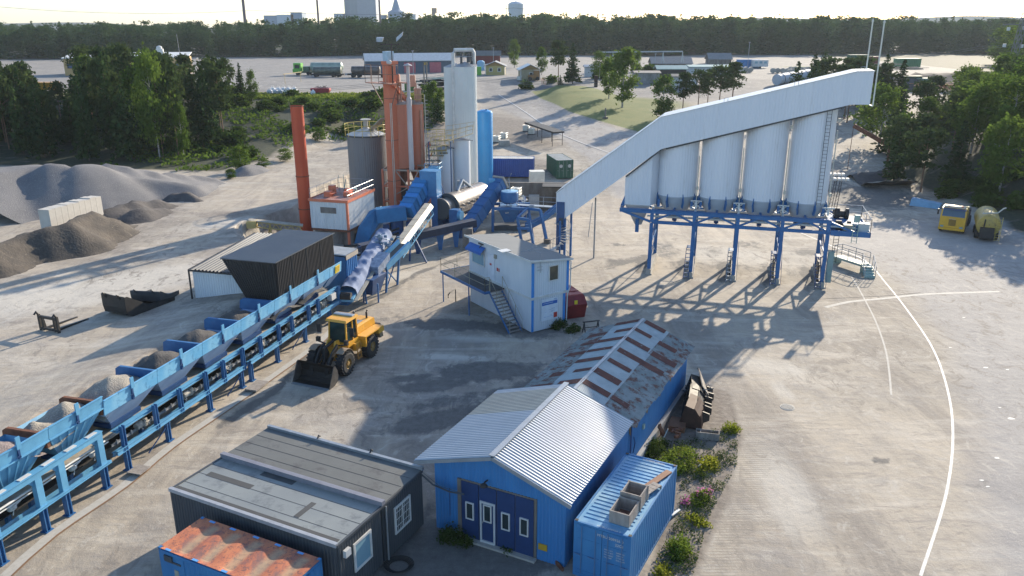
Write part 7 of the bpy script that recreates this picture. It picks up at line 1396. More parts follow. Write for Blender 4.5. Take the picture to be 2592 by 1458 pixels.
def gen(kind, h, r, seed, dens=1.):
    rs = np.random.RandomState(seed); C = []; S = []
    if kind in ('spruce', 'fir'):
        z0 = .10*h; nw = int(26*dens)
        for i in range(nw):
            f = i/(nw-1); z = z0+(h-z0)*f**.93; L_ = r*((1-f)**.75)*rs.uniform(.8, 1.12)+.12; nb = max(4, int(8*(1-f)+4))
            a0 = rs.uniform(0, 6.28)
            for k in range(nb):
                a = a0+6.283*k/nb+rs.normal()*.25; l = L_*rs.uniform(.6, 1.15); m = max(2, int(l/.42*dens**.5))
                t = (np.arange(m)+rs.uniform(.3, 1, m))/m; d = t*l
                C.append(np.stack([np.cos(a)*d+rs.normal(size=m)*.07, np.sin(a)*d+rs.normal(size=m)*.07, z-d*.28+rs.normal(size=m)*.10+.15*h/14], 1)); S.append(np.full(m, .50)*(1-.3*f)*rs.uniform(.75, 1.25, m))
    elif kind == 'pine':
        nc = int(38*dens)
        for i in range(nc):
            f = rs.uniform(0, 1)**.85; z = h*(.42+.56*f); rr = r*math.sin(min(3.0, .5+f*2.4))**.7*rs.uniform(.35, 1.05); a = rs.uniform(0, 6.28)
            c = np.array([math.cos(a)*rr, math.sin(a)*rr, z]); m = int(30); q = rs.normal(size=(m, 3))*np.array([.50, .50, .26])*(.7+.5*r/2.4); C.append(c+q); S.append(rs.uniform(.24, .48, m))
        m = 40; C.append(np.stack([rs.normal(size=m)*.25, rs.normal(size=m)*.25, h*rs.uniform(.86, 1.0, m)], 1)); S.append(np.full(m, .25))
    else:
        base = .16 if kind == 'birch' else .02; nc = int((62 if kind == 'birch' else 22)*dens)
        for i in range(nc):
            f = rs.uniform(0, 1); z = h*(base+(.97-base)*f); rr = r*(math.sin(math.pi*(.12+.80*f))**.75)*rs.uniform(.25, 1.0)**.6*rs.uniform(.8, 1.1); a = rs.uniform(0, 6.28); c = np.array([math.cos(a)*rr, math.sin(a)*rr, z])
            m = 52 if kind == 'birch' else 45; s_ = .46*(r/2.2)**.7 if kind == 'birch' else .36*r; q = rs.normal(size=(m, 3))*np.array([s_, s_, s_*.8]); C.append(c+q); S.append(rs.uniform(.16, .32, m)*(1 if kind == 'birch' else .55+.35*r))
    C = np.concatenate(C); S = np.concatenate(S); return cards(C, S, rs, .45 if kind in ('spruce', 'fir') else 1.)
def fast_mesh(name, v, m):
    me = bpy.data.meshes.new(name); n = len(v)//4; me.vertices.add(len(v)); me.vertices.foreach_set('co', v.astype(np.float32).ravel()); me.loops.add(n*4); me.loops.foreach_set('vertex_index', np.arange(n*4)); me.polygons.add(n); me.polygons.foreach_set('loop_start', np.arange(n)*4); me.polygons.foreach_set('loop_total', np.full(n, 4)); me.update(calc_edges=True); me.materials.append(m); return me
def trunk_mesh(kind, h, r0, seed):
    rs = random.Random(seed); b = MB(); pts = [V((rs.uniform(-.08, .08)*i*.4, rs.uniform(-.08, .08)*i*.4, h*.96*i/6-.4*(i == 0))) for i in range(7)]; b.tube(pts, r0, 7, r2=.02)
    if kind in ('pine', 'birch'):
        for k in range(9): z = h*rs.uniform(.38, .85); a = rs.uniform(0, 6.28); l = h*.13*(1.2-z/h)*2; b.tube([V((0, 0, z)), V((math.cos(a)*l*.6, math.sin(a)*l*.6, z+l*.35)), V((math.cos(a)*l, math.sin(a)*l, z+l*.5))], r0*.3, 4, r2=.012)
    me = bpy.data.meshes.new('trunk'); me.from_pydata(b.v, [], b.f); me.materials.append({'spruce': bark, 'fir': bark, 'pine': bark_pine, 'birch': bark_birch}.get(kind, bark)); return me
KIND = dict(spruce=('spruce_tree', 'spruce', lf_spruce), pine=('pine_tree', 'pine', lf_pine), birch=('birch_tree', 'birch', lf_birch), bush=('bush', 'bush', lf_bush))
PROTO = {}
for kind, (h, r) in dict(spruce=(12, 2.7), pine=(12, 2.5), birch=(11, 2.7)).items():
    PROTO[kind] = [(fast_mesh('crown', gen(kind, h, r*(.85+.18*j), 10*j+len(kind)), KIND[kind][2]), trunk_mesh(kind, h, .17, j)) for j in range(4)]
PROTO['bush'] = [(fast_mesh('foliage', gen('bush', 1.5, .95, 70+j), lf_bush), trunk_mesh('bush', 1.1, .03, j)) for j in range(4)]
H0 = dict(spruce=12, pine=12, birch=11, bush=1.5)
def tree(kind, x, y, h, label, group=None, wide=1., z=None, seed=None, cat=None):
    rs = random.Random(int(x*31+y*17) if seed is None else seed); nm, ct, _ = KIND[kind]
    z = hz(x, y) if z is None else z; T = thing(nm, label, cat or ct, (x, y, z-.1), group); s_ = h/H0[kind]; T.scale = (s_*wide, s_*wide, s_); T.rotation_euler = (0, 0, rs.uniform(0, 6.28))
    cm, tm = PROTO[kind][rs.randrange(4)]
    for n_, me in (('crown' if kind != 'bush' else 'foliage', cm), ('trunk' if kind != 'bush' else 'stems', tm)):
        if kind == 'bush' and n_ == 'stems': continue
        o = bpy.data.objects.new(n_, me); col.objects.link(o); o.parent = T
    return T
def tpx(kind, u, vb, vt, label, wide=1., group=None):
    p = at(u, vb); top = hy(u, vt, p.y); return tree(kind, p.x, p.y, max(.4, top.z-p.z), label, group, wide, z=p.z)
# trees that stand alone in the photograph
for a in [('birch', 1302, 172, 100, 'pale slim tree just right of the yellow cottage', .9), ('birch', 1371, 190, 119, 'light green tree right of the second cottage', .9), ('pine', 1413, 205, 103, 'tall dark tree left of the darkest spruce by the lawn', 1.1), ('spruce', 1449, 212, 110, 'dark broad spruce at the top of the lawn', 1.1), ('spruce', 1418, 215, 189, 'small spruce at the left tip of the lawn', 1.3),
          ('birch', 1517, 205, 131, 'small light tree behind the large birch on the lawn', 1.0), ('birch', 1575, 272, 121, 'large dense birch standing on the lawn', 1.15), ('birch', 1541, 250, 145, 'left shoulder tree beside the large birch', 1.0), ('birch', 1612, 190, 128, 'thin yellowish tree behind the large birch', .7), ('birch', 1676, 303, 189, 'single birch just above the bend of the gallery', 1.1),
          ('pine', 1727, 290, 184, 'leftmost pine of the pine row behind the gallery', 1.1), ('pine', 1766, 280, 176, 'second pine of the row behind the gallery', 1.1), ('pine', 1790, 272, 174, 'third pine of the row behind the gallery', 1.0), ('pine', 1820, 268, 165, 'fourth pine of the row behind the gallery', 1.2), ('pine', 1853, 262, 158, 'rightmost and tallest pine of the row behind the gallery', 1.3),
          ('spruce', 2083, 203, 125, 'single dark spruce rising behind the upper gallery', 1.2), ('birch', 1095, 290, 205, 'young tree between the orange silos and the tall white silo', 1.0), ('birch', 1117, 285, 222, 'low tree touching the left edge of the tall white silo', 1.0), ('spruce', 1110, 310, 238, 'dark young conifer left of the tall white silo', 1.1), ('birch', 1075, 262, 215, 'yellow green sapling behind the vent pipe', 1.0),
          ('spruce', 612, 250, 160, 'dark pointed spruce at the right edge of the grove', .9), ('pine', 578, 245, 145, 'slender pine with a bare trunk near the right edge of the grove', .9), ('birch', 640, 262, 178, 'thin pale birch at the right edge of the grove', .6), ('birch', 466, 398, 258, 'bright slender birch in front of the dark grove', .55), ('pine', 414, 398, 255, 'slim pine in front of the grove left of the bright birch', .6),
          ('birch', 585, 452, 425, 'bright green shrub at the right end of the gravel stockpile', 2.0), ('birch', 612, 435, 368, 'bushy sapling on the slope left of the red stack', 1.4), ('birch', 722, 408, 375, 'small bright shrub on the slope just left of the red stack', 2.0), ('birch', 668, 425, 402, 'low bright shrub on the slope edge', 2.2), ('birch', 810, 360, 322, 'yellow green shrub on the slope between stack and grey silo', 1.5)]:
    tpx(a[0], a[1], a[2], a[3], a[4], a[5])
def scatter(poly, n, mind, seed):
    rs = random.Random(seed); P_ = np.array(poly); out = []
    for _ in range(n*60):
        x, y = rs.uniform(P_[:, 0].min(), P_[:, 0].max()), rs.uniform(P_[:, 1].min(), P_[:, 1].max())
        if inpoly(np.array([x]), np.array([y]), poly)[0] and all((x-a)**2+(y-c)**2 > mind**2 for a, c in out): out.append((x, y))
        if len(out) >= n: break
    return out, rs
GR = 'trees of the dark grove on the slope'
pts, rs = scatter([(-140, 113), (-72, 116), (-62, 112), (-44, 113), (-46, 128), (-54, 150), (-60, 163), (-90, 170), (-150, 176)], 230, 2.5, 21)
PU = [0, 40, 60, 150, 175, 195, 300, 350, 450, 468, 505, 525, 560, 600, 640, 670]; PVt = [150, 155, 203, 205, 185, 114, 110, 126, 133, 166, 166, 128, 138, 155, 160, 230]
def px_u(x, y, z): q = V((x, y, z-CAM_H)); k = q.dot(FWD); return 1296+FPX*x/k, 729-FPX*q.dot(UPV)/k
for i, (x, y) in enumerate(pts):
    k = rs.choices(['spruce', 'pine', 'birch'], [.52, .43, .05])[0]; h = rs.uniform(10.5, 15); z = hz(x, y); u = px_u(x, y, z+h)[0]; lim = np.interp(u, PU, PVt)+rs.choice((0, 5, 12, 25, 40)); h = min(h, hy(u, lim, y).z-z)
    if h < 3: continue
    uu = px_u(x, y, z)[0]; wh = 'left edge' if uu < 150 else 'part before the orange building' if uu < 330 else 'centre' if uu < 480 else 'right end'; dp = 'front row' if y < 127 else 'middle rows' if y < 146 else 'top rows by the yard'
    tree(k, x, y, h, {'spruce': 'dark spruce', 'pine': 'bare trunked pine', 'birch': 'light green leafy tree'}[k]+' in the grove, %s, %s' % (wh, dp), GR, rs.uniform(.62, .85)*12/max(h, 9))
BK_ = 'trees on the bank behind the parked yellow trucks'
pts, rs = scatter([(54, 104), (53, 122), (64, 138), (76, 150), (90, 170), (122, 190), (130, 160), (104, 120), (84, 90), (62, 92)], 90, 3.2, 5)
for i, (x, y) in enumerate(pts):
    k = rs.choices(['birch', 'pine', 'spruce'], [.68, .17, .15])[0]; tree(k, x, y, rs.uniform(6.5, 10), {'birch': 'bright green leafy tree', 'pine': 'pine', 'spruce': 'dark conifer'}[k]+' on the right bank, %s, %s' % ('next to the silos' if x < 70 else 'middle' if x < 92 else 'right edge', 'just behind the trucks' if y < 118 else 'middle rows' if y < 142 else 'far rows'), BK_, rs.uniform(1.0, 1.35))
pts, rs = scatter([(60, 150), (74, 156), (90, 186), (76, 190), (56, 165)], 16, 3.6, 9)
for x, y in pts: tree('spruce' if rs.random() < .4 else 'pine', x, y, rs.uniform(8, 10.5), 'dark conifer in the clump seen through the gap right of the last silo', 'conifers in the gap right of the silos', 1.25)
pts, rs = scatter([(150, 240), (215, 262), (235, 300), (160, 300)], 26, 6, 3)
for x, y in pts: tree('birch', x, y, rs.uniform(11, 15), 'big rounded tree of the isolated clump near the lattice masts', 'clump of rounded trees near the lattice masts', 1.5)
pts, rs = scatter([(-10, 178), (40, 215), (48, 262), (30, 262), (22, 225)], 9, 6, 13)
for x, y in pts: tree('bush', x, y, rs.uniform(1.5, 3), 'low shrub along the far edge of the lawn', 'shrubs along the lawn edge', 1.3)
# forest belt: the rows that show as single trees, the rest as one mass
F_ = 'trees of the forest belt behind the far yard'
PF_ = [fast_mesh('forest_tree', gen(['spruce', 'pine', 'spruce'][j % 3], 15, 2.9+.4*(j % 2), 200+j, .9), lf_far) for j in range(6)]
rs = random.Random(77)
def frontY(x): return np.interp(x, [-330, -240, -110, 20, 150, 230, 380], [318, 330, 372, 392, 392, 410, 430])
def treeH(x): return float(np.interp(x, [-330, -230, -120, -60, 60, 200, 330], [12.4, 12.6, 13.6, 16.4, 16.6, 15.4, 14]))
n_f = 0
for row in range(5):
    x = -300+row*2.1
    while x < 335 and n_f < 285:
        x += rs.uniform(5.2, 10.6)*(.9 if row == 0 else 1.45); y = frontY(x)+row*7+rs.uniform(-2.5, 2.5); h = treeH(x)*rs.uniform(.74, 1.16)
        o = bpy.data.objects.new(('spruce_tree', 'pine_tree')[n_f % 2], PF_[(n_f*7+row) % 6]); col.objects.link(o); o.location = (x, y, 7.7); s_ = h/15; o.scale = (s_*rs.uniform(1.0, 1.5),)*2+(s_,); o.rotation_euler = (0, 0, rs.uniform(0, 6.28))
        o['label'] = ('spruce', 'pine')[n_f % 2]+' of the forest belt, '+('front row' if row == 0 else 'rear rows')+', behind the '+('orange building' if x < -95 else 'far trucks' if x < -40 else 'long shed' if x < -5 else 'cottages' if x < 45 else 'storage yard' if x < 130 else 'gallery head' if x < 200 else 'lattice pylon'); o['category'] = ('spruce', 'pine')[n_f % 2]; o['group'] = F_; n_f += 1
vs_ = []; base_ = [gen(['spruce', 'pine'][j % 2], 15, 2.8, 300+j, .5) for j in range(4)]; nr_ = np.random.RandomState(4)
for i in range(2300):
    f = nr_.uniform()**1.3; x = nr_.uniform(-1, 1)*(330+f*420)+20; y = frontY(max(-330, min(380, x)))+4+f*520
    if i < 800: x = nr_.uniform(-330, 350); y = frontY(x)+nr_.uniform(3, 70)
    h = treeH(max(-330, min(330, x)))*nr_.uniform(.8, 1.14)/15*(1+.0003*(y-400)); a = nr_.uniform(0, 6.28); q = base_[i % 4]; c_, s_ = math.cos(a), math.sin(a)
    R_ = np.array([[c_, s_, 0], [-s_, c_, 0], [0, 0, 1.]]); vs_.append((q @ R_)*np.array([h*1.45, h*1.45, h])+np.array([x, y, 7.7 if y < 500 else 7.0]))
o = bpy.data.objects.new('forest', fast_mesh('forest', np.concatenate(vs_), lf_far)); col.objects.link(o); o['kind'] = 'stuff'; o['label'] = 'dense dark conifer forest reaching to the horizon'; o['category'] = 'forest'
# distant hills
b = MB(); xs_ = np.linspace(-2600, 3600, 80)
for k, x in enumerate(xs_): z = 26+16*math.exp(-((x-1500)/500)**2)+9*math.sin(x*.0021)+5*math.sin(x*.009+1); b.v += [(x, 2450, -20), (x, 2600, z)]
b.f = [(2*k, 2*k+2, 2*k+3, 2*k+1) for k in range(79)]; b.mi = [0]*79
b.build('hills', mat('distant_forest', (.04, .06, .035), 1.), kind='structure')
# weeds and shrubs close to the barns
def weeds(name, label, cx, cy, rx, ry, n, hmax, mt, seed, rot=0., kindcat='weeds', z0=None, leaf=.055):
    rs = np.random.RandomState(seed); C = []; 
    for i in range(n):
        r_ = math.sqrt(rs.uniform()); a = rs.uniform(0, 6.28); dx, dy = r_*math.cos(a)*rx, r_*math.sin(a)*ry; x = cx+dx*math.cos(rot)-dy*math.sin(rot); y = cy+dx*math.sin(rot)+dy*math.cos(rot)
        h = hmax*(1-r_*.6)*rs.uniform(.4, 1.1); m = 16; t = rs.uniform(.05, 1, m); C.append(np.stack([x+rs.normal(size=m)*.10, y+rs.normal(size=m)*.10, (hz(x, y) if z0 is None else z0)+t*h], 1))
    C = np.concatenate(C); v = cards(C, np.full(len(C), leaf)*rs.uniform(.6, 1.5, len(C)), rs, 1.); o0 = np.array([cx, cy, 0 if z0 is None else z0]); me = fast_mesh(name, v-o0, mt); o = bpy.data.objects.new(name, me); col.objects.link(o); o.location = o0; return o
m_weed = leafmat('weed_leaves', (.10, .16, .025), (.21, .25, .045), .42); m_weedd = leafmat('dark_weed_leaves', (.045, .075, .02), (.09, .12, .03), .35); m_weedy = leafmat('yellow_weed_leaves', (.16, .20, .02), (.30, .30, .04), .45); m_pink = leafmat('pink_blossom', (.45, .12, .30), (.60, .25, .45), .4)
def wd(u, v, rx, ry, n, h, m, seed, lab, name='shrub', cat='shrub', rot=.9, leaf=.055, z=0):
    p = g(u, v, z); o = weeds(name, lab, p.x, p.y, rx, ry, n, h, m, seed, rot, z0=0, leaf=leaf); o['label'] = lab; o['category'] = cat
wd(1715, 1175, 1.5, .8, 150, 1.1, m_weed, 1, 'bright leafy shrub growing behind the light blue container')
wd(1660, 1140, 1.0, .5, 80, .8, m_weedd, 2, 'dark green weeds between the barn wall and the container end', cat='weeds', name='weeds')
wd(1790, 1185, .9, .45, 60, .7, m_weedy, 3, 'yellowish weeds right of the bright shrub', cat='weeds', name='weeds')
wd(1850, 1090, .45, .5, 40, .7, m_weedy, 4, 'small yellow green tuft beside the tyre ruts', cat='weeds', name='weeds')
wd(1775, 1265, .8, .35, 40, .55, m_weed, 5, 'low weeds around the pink flowers', cat='weeds', name='weeds')
wd(1783, 1255, .35, .25, 10, .75, m_pink, 6, 'cluster of tall pink flowers right of the container', cat='flowers', name='flowers', leaf=.05)
wd(1735, 1275, .15, .12, 5, .5, m_pink, 7, 'small single pink flower close to the container corner', cat='flowers', name='flowers', leaf=.05)
wd(1715, 1400, .75, .5, 90, 1.0, m_weed, 8, 'round leafy shrub beside the near corner of the container')
wd(1675, 1452, .4, .3, 30, .5, m_weedy, 9, 'bright tuft at the bottom edge right of the container', cat='weeds', name='weeds')
wd(1760, 1320, .3, .7, 30, .4, m_weedy, 10, 'thin weeds along the ruts below the pink flowers', cat='weeds', name='weeds')
wd(1150, 1370, .8, .4, 70, .95, m_weedd, 11, 'dark weeds at the left foot of the barn front', cat='weeds', name='weeds', rot=-.45)
wd(1285, 1395, .3, .15, 14, .35, m_weedd, 12, 'small tuft on the barn threshold', cat='weeds', name='weeds', rot=-.45)
wd(1395, 1400, .45, .25, 30, .9, m_weedd, 13, 'tall dark weeds at the right foot of the barn front', cat='weeds', name='weeds', rot=-.45)
wd(1415, 828, .75, .45, 80, 1.0, m_weedd, 14, 'dark shrub at the corner of the white cabin below the sign')
wd(1450, 838, .7, .4, 60, .75, m_weedd, 15, 'low dark shrub right of the cabin corner shrub')
wd(1340, 440, 2.0, 2.6, 90, 1.6, m_weedd, 16, 'tangle of shrubs between the two distant containers', leaf=.14)
wd(1352, 430, 1.2, 1.4, 50, 1.3, m_weed, 17, 'lighter shrub left of the green container', leaf=.12)
# slope cover: scattered low bushes on the embankment and right bank
pts, rs = scatter([(-52, 110), (-40, 112), (-36, 128), (-33, 138), (-16, 140), (-15, 163), (-60, 164), (-50, 140)], 34, 2.4, 31)
for x, y in pts: tree('bush', x, y, rs.uniform(.7, 1.8), 'low bush on the green slope, %s, %s' % ('left part' if x < -46 else 'behind the red stack' if x < -34 else 'behind the grey silo', 'at its foot' if y < 130 else 'half way up' if y < 150 else 'near the top'), 'low bushes on the green slope', 1.5)
pts, rs = scatter([(50, 60), (58, 92), (56, 104), (70, 104), (64, 70), (54, 40)], 30, 2.2, 32)
for x, y in pts: tree('bush', x, y, rs.uniform(.6, 1.6), 'low bush on the bank right of the parked trucks', 'low bushes on the right bank', 1.5)
# grass fringe along the far yard edge
vs_ = []; nr_ = np.random.RandomState(9); n = 9000; X = nr_.uniform(-62, -14, n); Y = 158+nr_.uniform(0, 8.5, n); Z = hgt(X, Y)+nr_.uniform(.05, .5, n); o = bpy.data.objects.new('grass', fast_mesh('grass', cards(np.stack([X, Y, Z], 1), nr_.uniform(.10, .3, n), nr_, 1.), m_weed)); col.objects.link(o); o['kind'] = 'stuff'; o['label'] = 'rough grass along the edge of the far yard'; o['category'] = 'grass'
X = nr_.uniform(-58, -14, 16000); Y = nr_.uniform(108, 160, 16000); ok = dline(X, Y, [(-52, 106), (-40, 112), (-34, 134), (-14, 141)]) > 0; ok &= inpoly(X, Y, [(-70, 108), (-41, 108), (-35, 118), (-34, 134), (-14, 141), (-14, 160), (-70, 160)]) & (wob(X, Y, .22, 3) > -.15); X, Y = X[ok], Y[ok]; Z = hgt(X, Y)+nr_.uniform(0, .5, len(X)); o = bpy.data.objects.new('undergrowth', fast_mesh('undergrowth', cards(np.stack([X, Y, Z], 1), nr_.uniform(.12, .38, len(X)), nr_, 1.), lf_birch)); col.objects.link(o); o['kind'] = 'stuff'; o['label'] = 'low undergrowth covering the slope below the far yard'; o['category'] = 'undergrowth'
pg = [tuple(g(*q)[:2]) for q in ((1610, 1150), (1770, 1110), (1870, 1080), (1865, 1180), (1800, 1300), (1755, 1458), (1640, 1458), (1715, 1310), (1725, 1200))]; P_ = np.array(pg); X = nr_.uniform(P_[:, 0].min(), P_[:, 0].max(), 60000); Y = nr_.uniform(P_[:, 1].min(), P_[:, 1].max(), 60000); ok = inpoly(X, Y, pg) & (wob(X, Y, 1.7, 5)+nr_.uniform(-.5, .5, 60000) > .12); X, Y = X[ok], Y[ok]; n = len(X)
o = bpy.data.objects.new('weeds', fast_mesh('weeds', cards(np.stack([X, Y, nr_.uniform(0, 1, n)**1.6*(.18+.35*np.clip(wob(X, Y, 1.7, 5), 0, 1))], 1), nr_.uniform(.02, .055, n), nr_, 1.), m_weedd)); col.objects.link(o); o['kind'] = 'stuff'; o['label'] = 'weedy verge between the container and the tyre ruts'; o['category'] = 'weeds'
# ---------------------------------------------------------------- machine buckets and scrap beside the long barn
g4 = lambda u, v, z=0: g(1600+u/5.175, 900+v/5.175, z)
a, c_ = g4(900, 1000), g4(1030, 560); QF = Fr(a.x, a.y, c_.x-a.x, c_.y-a.y)
for k, (t, lab, ln) in enumerate(((2.75, 'furthest black loader bucket with an upright pointed cutting plate', 2.0), (1.35, 'middle black loader bucket beside the long barn', 1.9), (.1, 'nearest rusty black loader bucket beside the wooden collar box', 1.7))):
    fr = QF.sub(t, 0, .18-.1*k); T = thing('spare_bucket', lab, 'loader bucket', fr.p(.5, .8, 0), 'spare loader buckets beside the barn'); m_ = (m_steel_dark, m_steel_dark, mat('rusty_black_bucket', (.04, .022, .016), .7, .2, c2=(.08, .04, .03), s=3))[k]
    pr_ = [(0, .05), (.1, .8), (.45, 1.25), (.95, 1.35)]; b = MB()
    for (n0, z0), (n1, z1) in zip(pr_[:-1], pr_[1:]): b.hexa([fr.p(-.0, n0, z0), fr.p(ln, n0, z0), fr.p(ln, n1, z1), fr.p(0, n1, z1), fr.p(0, n0+.05, z0+.02), fr.p(ln, n0+.05, z0+.02), fr.p(ln, n1, z1+.05), fr.p(0, n1, z1+.05)])
    b.hexa([fr.p(0, 0, .02), fr.p(ln, 0, .02), fr.p(ln, 1.3, .1), fr.p(0, 1.3, .1), fr.p(0, 0, .08), fr.p(ln, 0, .08), fr.p(ln, 1.3, .16), fr.p(0, 1.3, .16)]); b.build('shell', m_, T)
    for t_ in (0, ln-.05): b = MB(); b.prism([fr.p(t_, n, z) for n, z in [(0, .05), (1.3, .1)]+pr_[::-1][:-1]+[(0, .3)]], fr.p(.05, 0)-fr.p(0, 0)); b.build('side_plate', mat('worn_bucket_steel', (.1, .1, .1)) if k < 2 and t_ > 0 else m_, T)
    b = MB()
    for t_ in (.4, 1.2): b.prism([fr.p(t_, -.02, .3), fr.p(t_, -.35, .5), fr.p(t_, -.35, .9), fr.p(t_, .05, 1.0)], fr.p(.1, 0)-fr.p(0, 0))
    b.build('hitch_lugs', m_steel_dark, T)
    if k == 0: b = MB(); b.prism([fr.p(.2, -.05, .9), fr.p(ln+.4, .1, .8), fr.p(ln+.7, .5, 1.5), fr.p(ln+.2, .5, 1.75), fr.p(.5, .3, 1.3)], fr.p(0, .06)-fr.p(0, 0)); b.build('cutting_plate', mat('bare_steel_plate', (.20, .18, .155), .6, .2, c2=(.12, .10, .085), s=3), T)
p = g4(840, 520, .5); b = MB(); rs = random.Random(5)
for k in range(26): q = p+V((rs.uniform(-.6, .6), rs.uniform(-.5, .6), rs.uniform(.0, .6))); b.tube([q, q+V((rs.uniform(-.4, .4), rs.uniform(-.4, .4), rs.uniform(-.2, .2))), q+V((rs.uniform(-.5, .5), rs.uniform(-.4, .4), rs.uniform(-.3, .2)))], .025, 5)
b.build('wire_heap', mat('grey_wire', (.20, .21, .22), .5, .4, c2=(.08, .08, .08), s=6), label='tangled heap of grey wire and hoses on the black buckets', category='scrap heap')
a = g4(830, 1090); BX = Fr(a.x, a.y, .97, -.22); crate('collar_box', 'long grey wooden collar box with one divider by the scrap', BX, 1.25, .45, .42, 0, m_wood, .04)
b = MB(); b.box(BX, .22, .26, .04, .41, .08, .41); b.build('divider_board', m_wood, label='thin divider board inside the collar box', category='board')
b = MB(); a = g4(250, 1060); fr = Fr(a.x, a.y, .45, .893); b.prism([fr.p(t, 0, z) for t, z in ((0, 0), (.9, 0), (1.0, .5), (.8, 1.0), (.3, 1.05), (0, .6))], fr.p(0, -.05)-fr.p(0, 0)); b.build('rust_plate', mat('rust_plate', (.28, .13, .08), .8, c2=(.2, .09, .06), s=2), label='brown rusty plate leaning on the barn wall', category='scrap')
b = MB(); b.bar(g4(420, 1040), g4(350, 920, .9), .1, .2); b.bar(g4(380, 1040), g4(370, 900, .8), .07, .12); b.build('scrap_beam', m_rust, label='dark rusty beams leaning beside the brown plate', category='scrap')
b = MB(); b.box(Fr(*g4(470, 990)[:2], .9, -.3), 0, .9, 0, 1.2, .0, .35); b.build('scrap_table', m_brownwood, label='flat brown sheet lying between the barn plinth and the buckets', category='scrap')
b = MB(); rs = random.Random(9)
for k in range(14): p = g4(rs.uniform(520, 640), rs.uniform(960, 1080), rs.uniform(.05, .4)); b.box(Fr(p.x, p.y, rs.uniform(-1, 1), rs.uniform(.1, 1)), -.15, .15, -.06, .06, p.z, p.z+rs.uniform(.04, .15))
b.build('scrap_pile', mat('orange_scrap', (.30, .11, .05), .8, c2=(.14, .07, .05), s=8), label='small pile of orange rusty scrap in front of the nearest bucket', category='scrap heap')
b = MB(); b.tube([g4(400, 1110, .1), g4(470, 960, .7)], .03, 6); b.build('white_rod', m_whitepaint, label='thin white rod leaning in the weeds by the scrap', category='rod')
b = MB(); b.bar(g(1720, 1290, .08), g(1700, 1305, .1), .12, .06); b.build('white_plank', m_whitepaint, label='short white plank at the far corner of the container', category='plank')
b = MB(); b.bar(g4(870, 1460, .1), g4(950, 1370, .15), .10, .08); b.build('grey_pipe', m_galv, label='grey pipe end sticking out of the weeds', category='pipe')
b = MB(); b.bar(g(1398, 1412, .15), g(1425, 1442, .1), .08, .18); b.build('rusty_ramp', m_rust, label='rusty orange channel lying at the right foot of the barn', category='scrap')
# ---------------------------------------------------------------- parked yellow trucks
KF = Fr(46.69, 84.78, .822, -.57)
T = thing('yellow_truck', 'yellow cab-over truck parked in the shade with blue windscreen', 'truck', KF.p(1.27, 2)); z0 = hz(*KF.p(1.3, 2)[:2])
kb2 = lambda b, t0, t1, n0, n1, a, c_: b.box(KF, t0, t1, n0, n1, z0+a, z0+c_)
my = mat('truck_yellow', (.62, .36, .02), .35, c2=(.56, .32, .02), s=2)
b = MB(); b.hexa([KF.p(.0, 0, z0+.55), KF.p(2.5, 0, z0+.55), KF.p(2.5, 2.0, z0+.55), KF.p(0, 2.0, z0+.55), KF.p(0, .04, z0+1.75), KF.p(2.5, .04, z0+1.75), KF.p(2.5, 2, z0+1.75), KF.p(0, 2, z0+1.75)]); b.hexa([KF.p(.0, .04, z0+1.75), KF.p(2.5, .04, z0+1.75), KF.p(2.5, 2.0, z0+1.75), KF.p(0, 2.0, z0+1.75), KF.p(.06, .25, z0+2.75), KF.p(2.44, .25, z0+2.75), KF.p(2.44, 1.95, z0+2.75), KF.p(.06, 1.95, z0+2.75)]); b.build('cab', my, T)
b = MB(); b.hexa([KF.p(.15, .02, z0+1.82), KF.p(2.35, .02, z0+1.82), KF.p(2.35, .1, z0+1.82), KF.p(.15, .1, z0+1.82), KF.p(.2, .2, z0+2.6), KF.p(2.3, .2, z0+2.6), KF.p(2.3, .3, z0+2.6), KF.p(.2, .3, z0+2.6)]); b.build('windscreen', mat('blue_windscreen', (.03, .07, .13), .12), T)
b = MB(); kb2(b, .1, 2.4, -.15, .35, 2.58, 2.70); b.build('sun_visor', m_dkblue, T)
b = MB(); kb2(b, .2, 2.3, .15, .45, 2.76, 2.98); b.build('roof_lightbar', mat('pale_lightbar', (.55, .50, .42), .5), T)
for t in (.55, 1.85): b = MB(); kb2(b, t, t+.22, .12, .42, 2.9, 3.02); b.build('beacon', m_red, T)
b = MB()
for k in range(6): kb2(b, .9, 1.6, -.03, 0, .85+.12*k, .91+.12*k)
b.build('grille', m_black, T)
text('SCANIA', KF.p(.93, -.02, z0+1.52), KF.p(1, 0)-KF.p(0, 0), (0, 0, 1), .17, m_whitepaint, T, lift=.02)
b = MB(); kb2(b, -.02, 2.52, -.12, .25, .35, .6); b.build('bumper', my, T)
for t in (.15, 2.0): b = MB(); kb2(b, t, t+.33, -.14, -.1, .65, .82); b.build('headlight', m_glassblue, T)
b = MB(); kb2(b, .35, 2.15, 2.0, 7.0, .6, .95); kb2(b, .2, 2.3, 2.3, 7.2, .95, 1.6); b.build('chassis', m_steel_dark, T)
for n in (.9, 4.8, 6.1):
    for t in (.0, 2.2): b = MB(); b.lathe(KF.p(t, n, z0+.5), [(.2, 0), (.5, .02), (.5, .28), (.2, .3)], 20, ax=KF.p(1, 0)-KF.p(0, 0)); b.build('wheel', m_rubber, T)
for s_, t in ((-1, -.28), (1, 2.7)): b = MB(); kb2(b, t-.08, t+.08, .15, .3, 1.9, 2.5); b.bar(KF.p(t, .2, z0+2.4), KF.p(1.25+s_*1.2, .2, z0+2.6), .04, .04); b.build('mirror', m_black, T)
BX = Fr(48.4, 80.35, .99, .1); z0 = hz(49.6, 82); TX = thing('tank_trailer', 'old yellow tank trailer with an end ladder beside the yellow truck', 'tank trailer', (49.6, 82, z0))
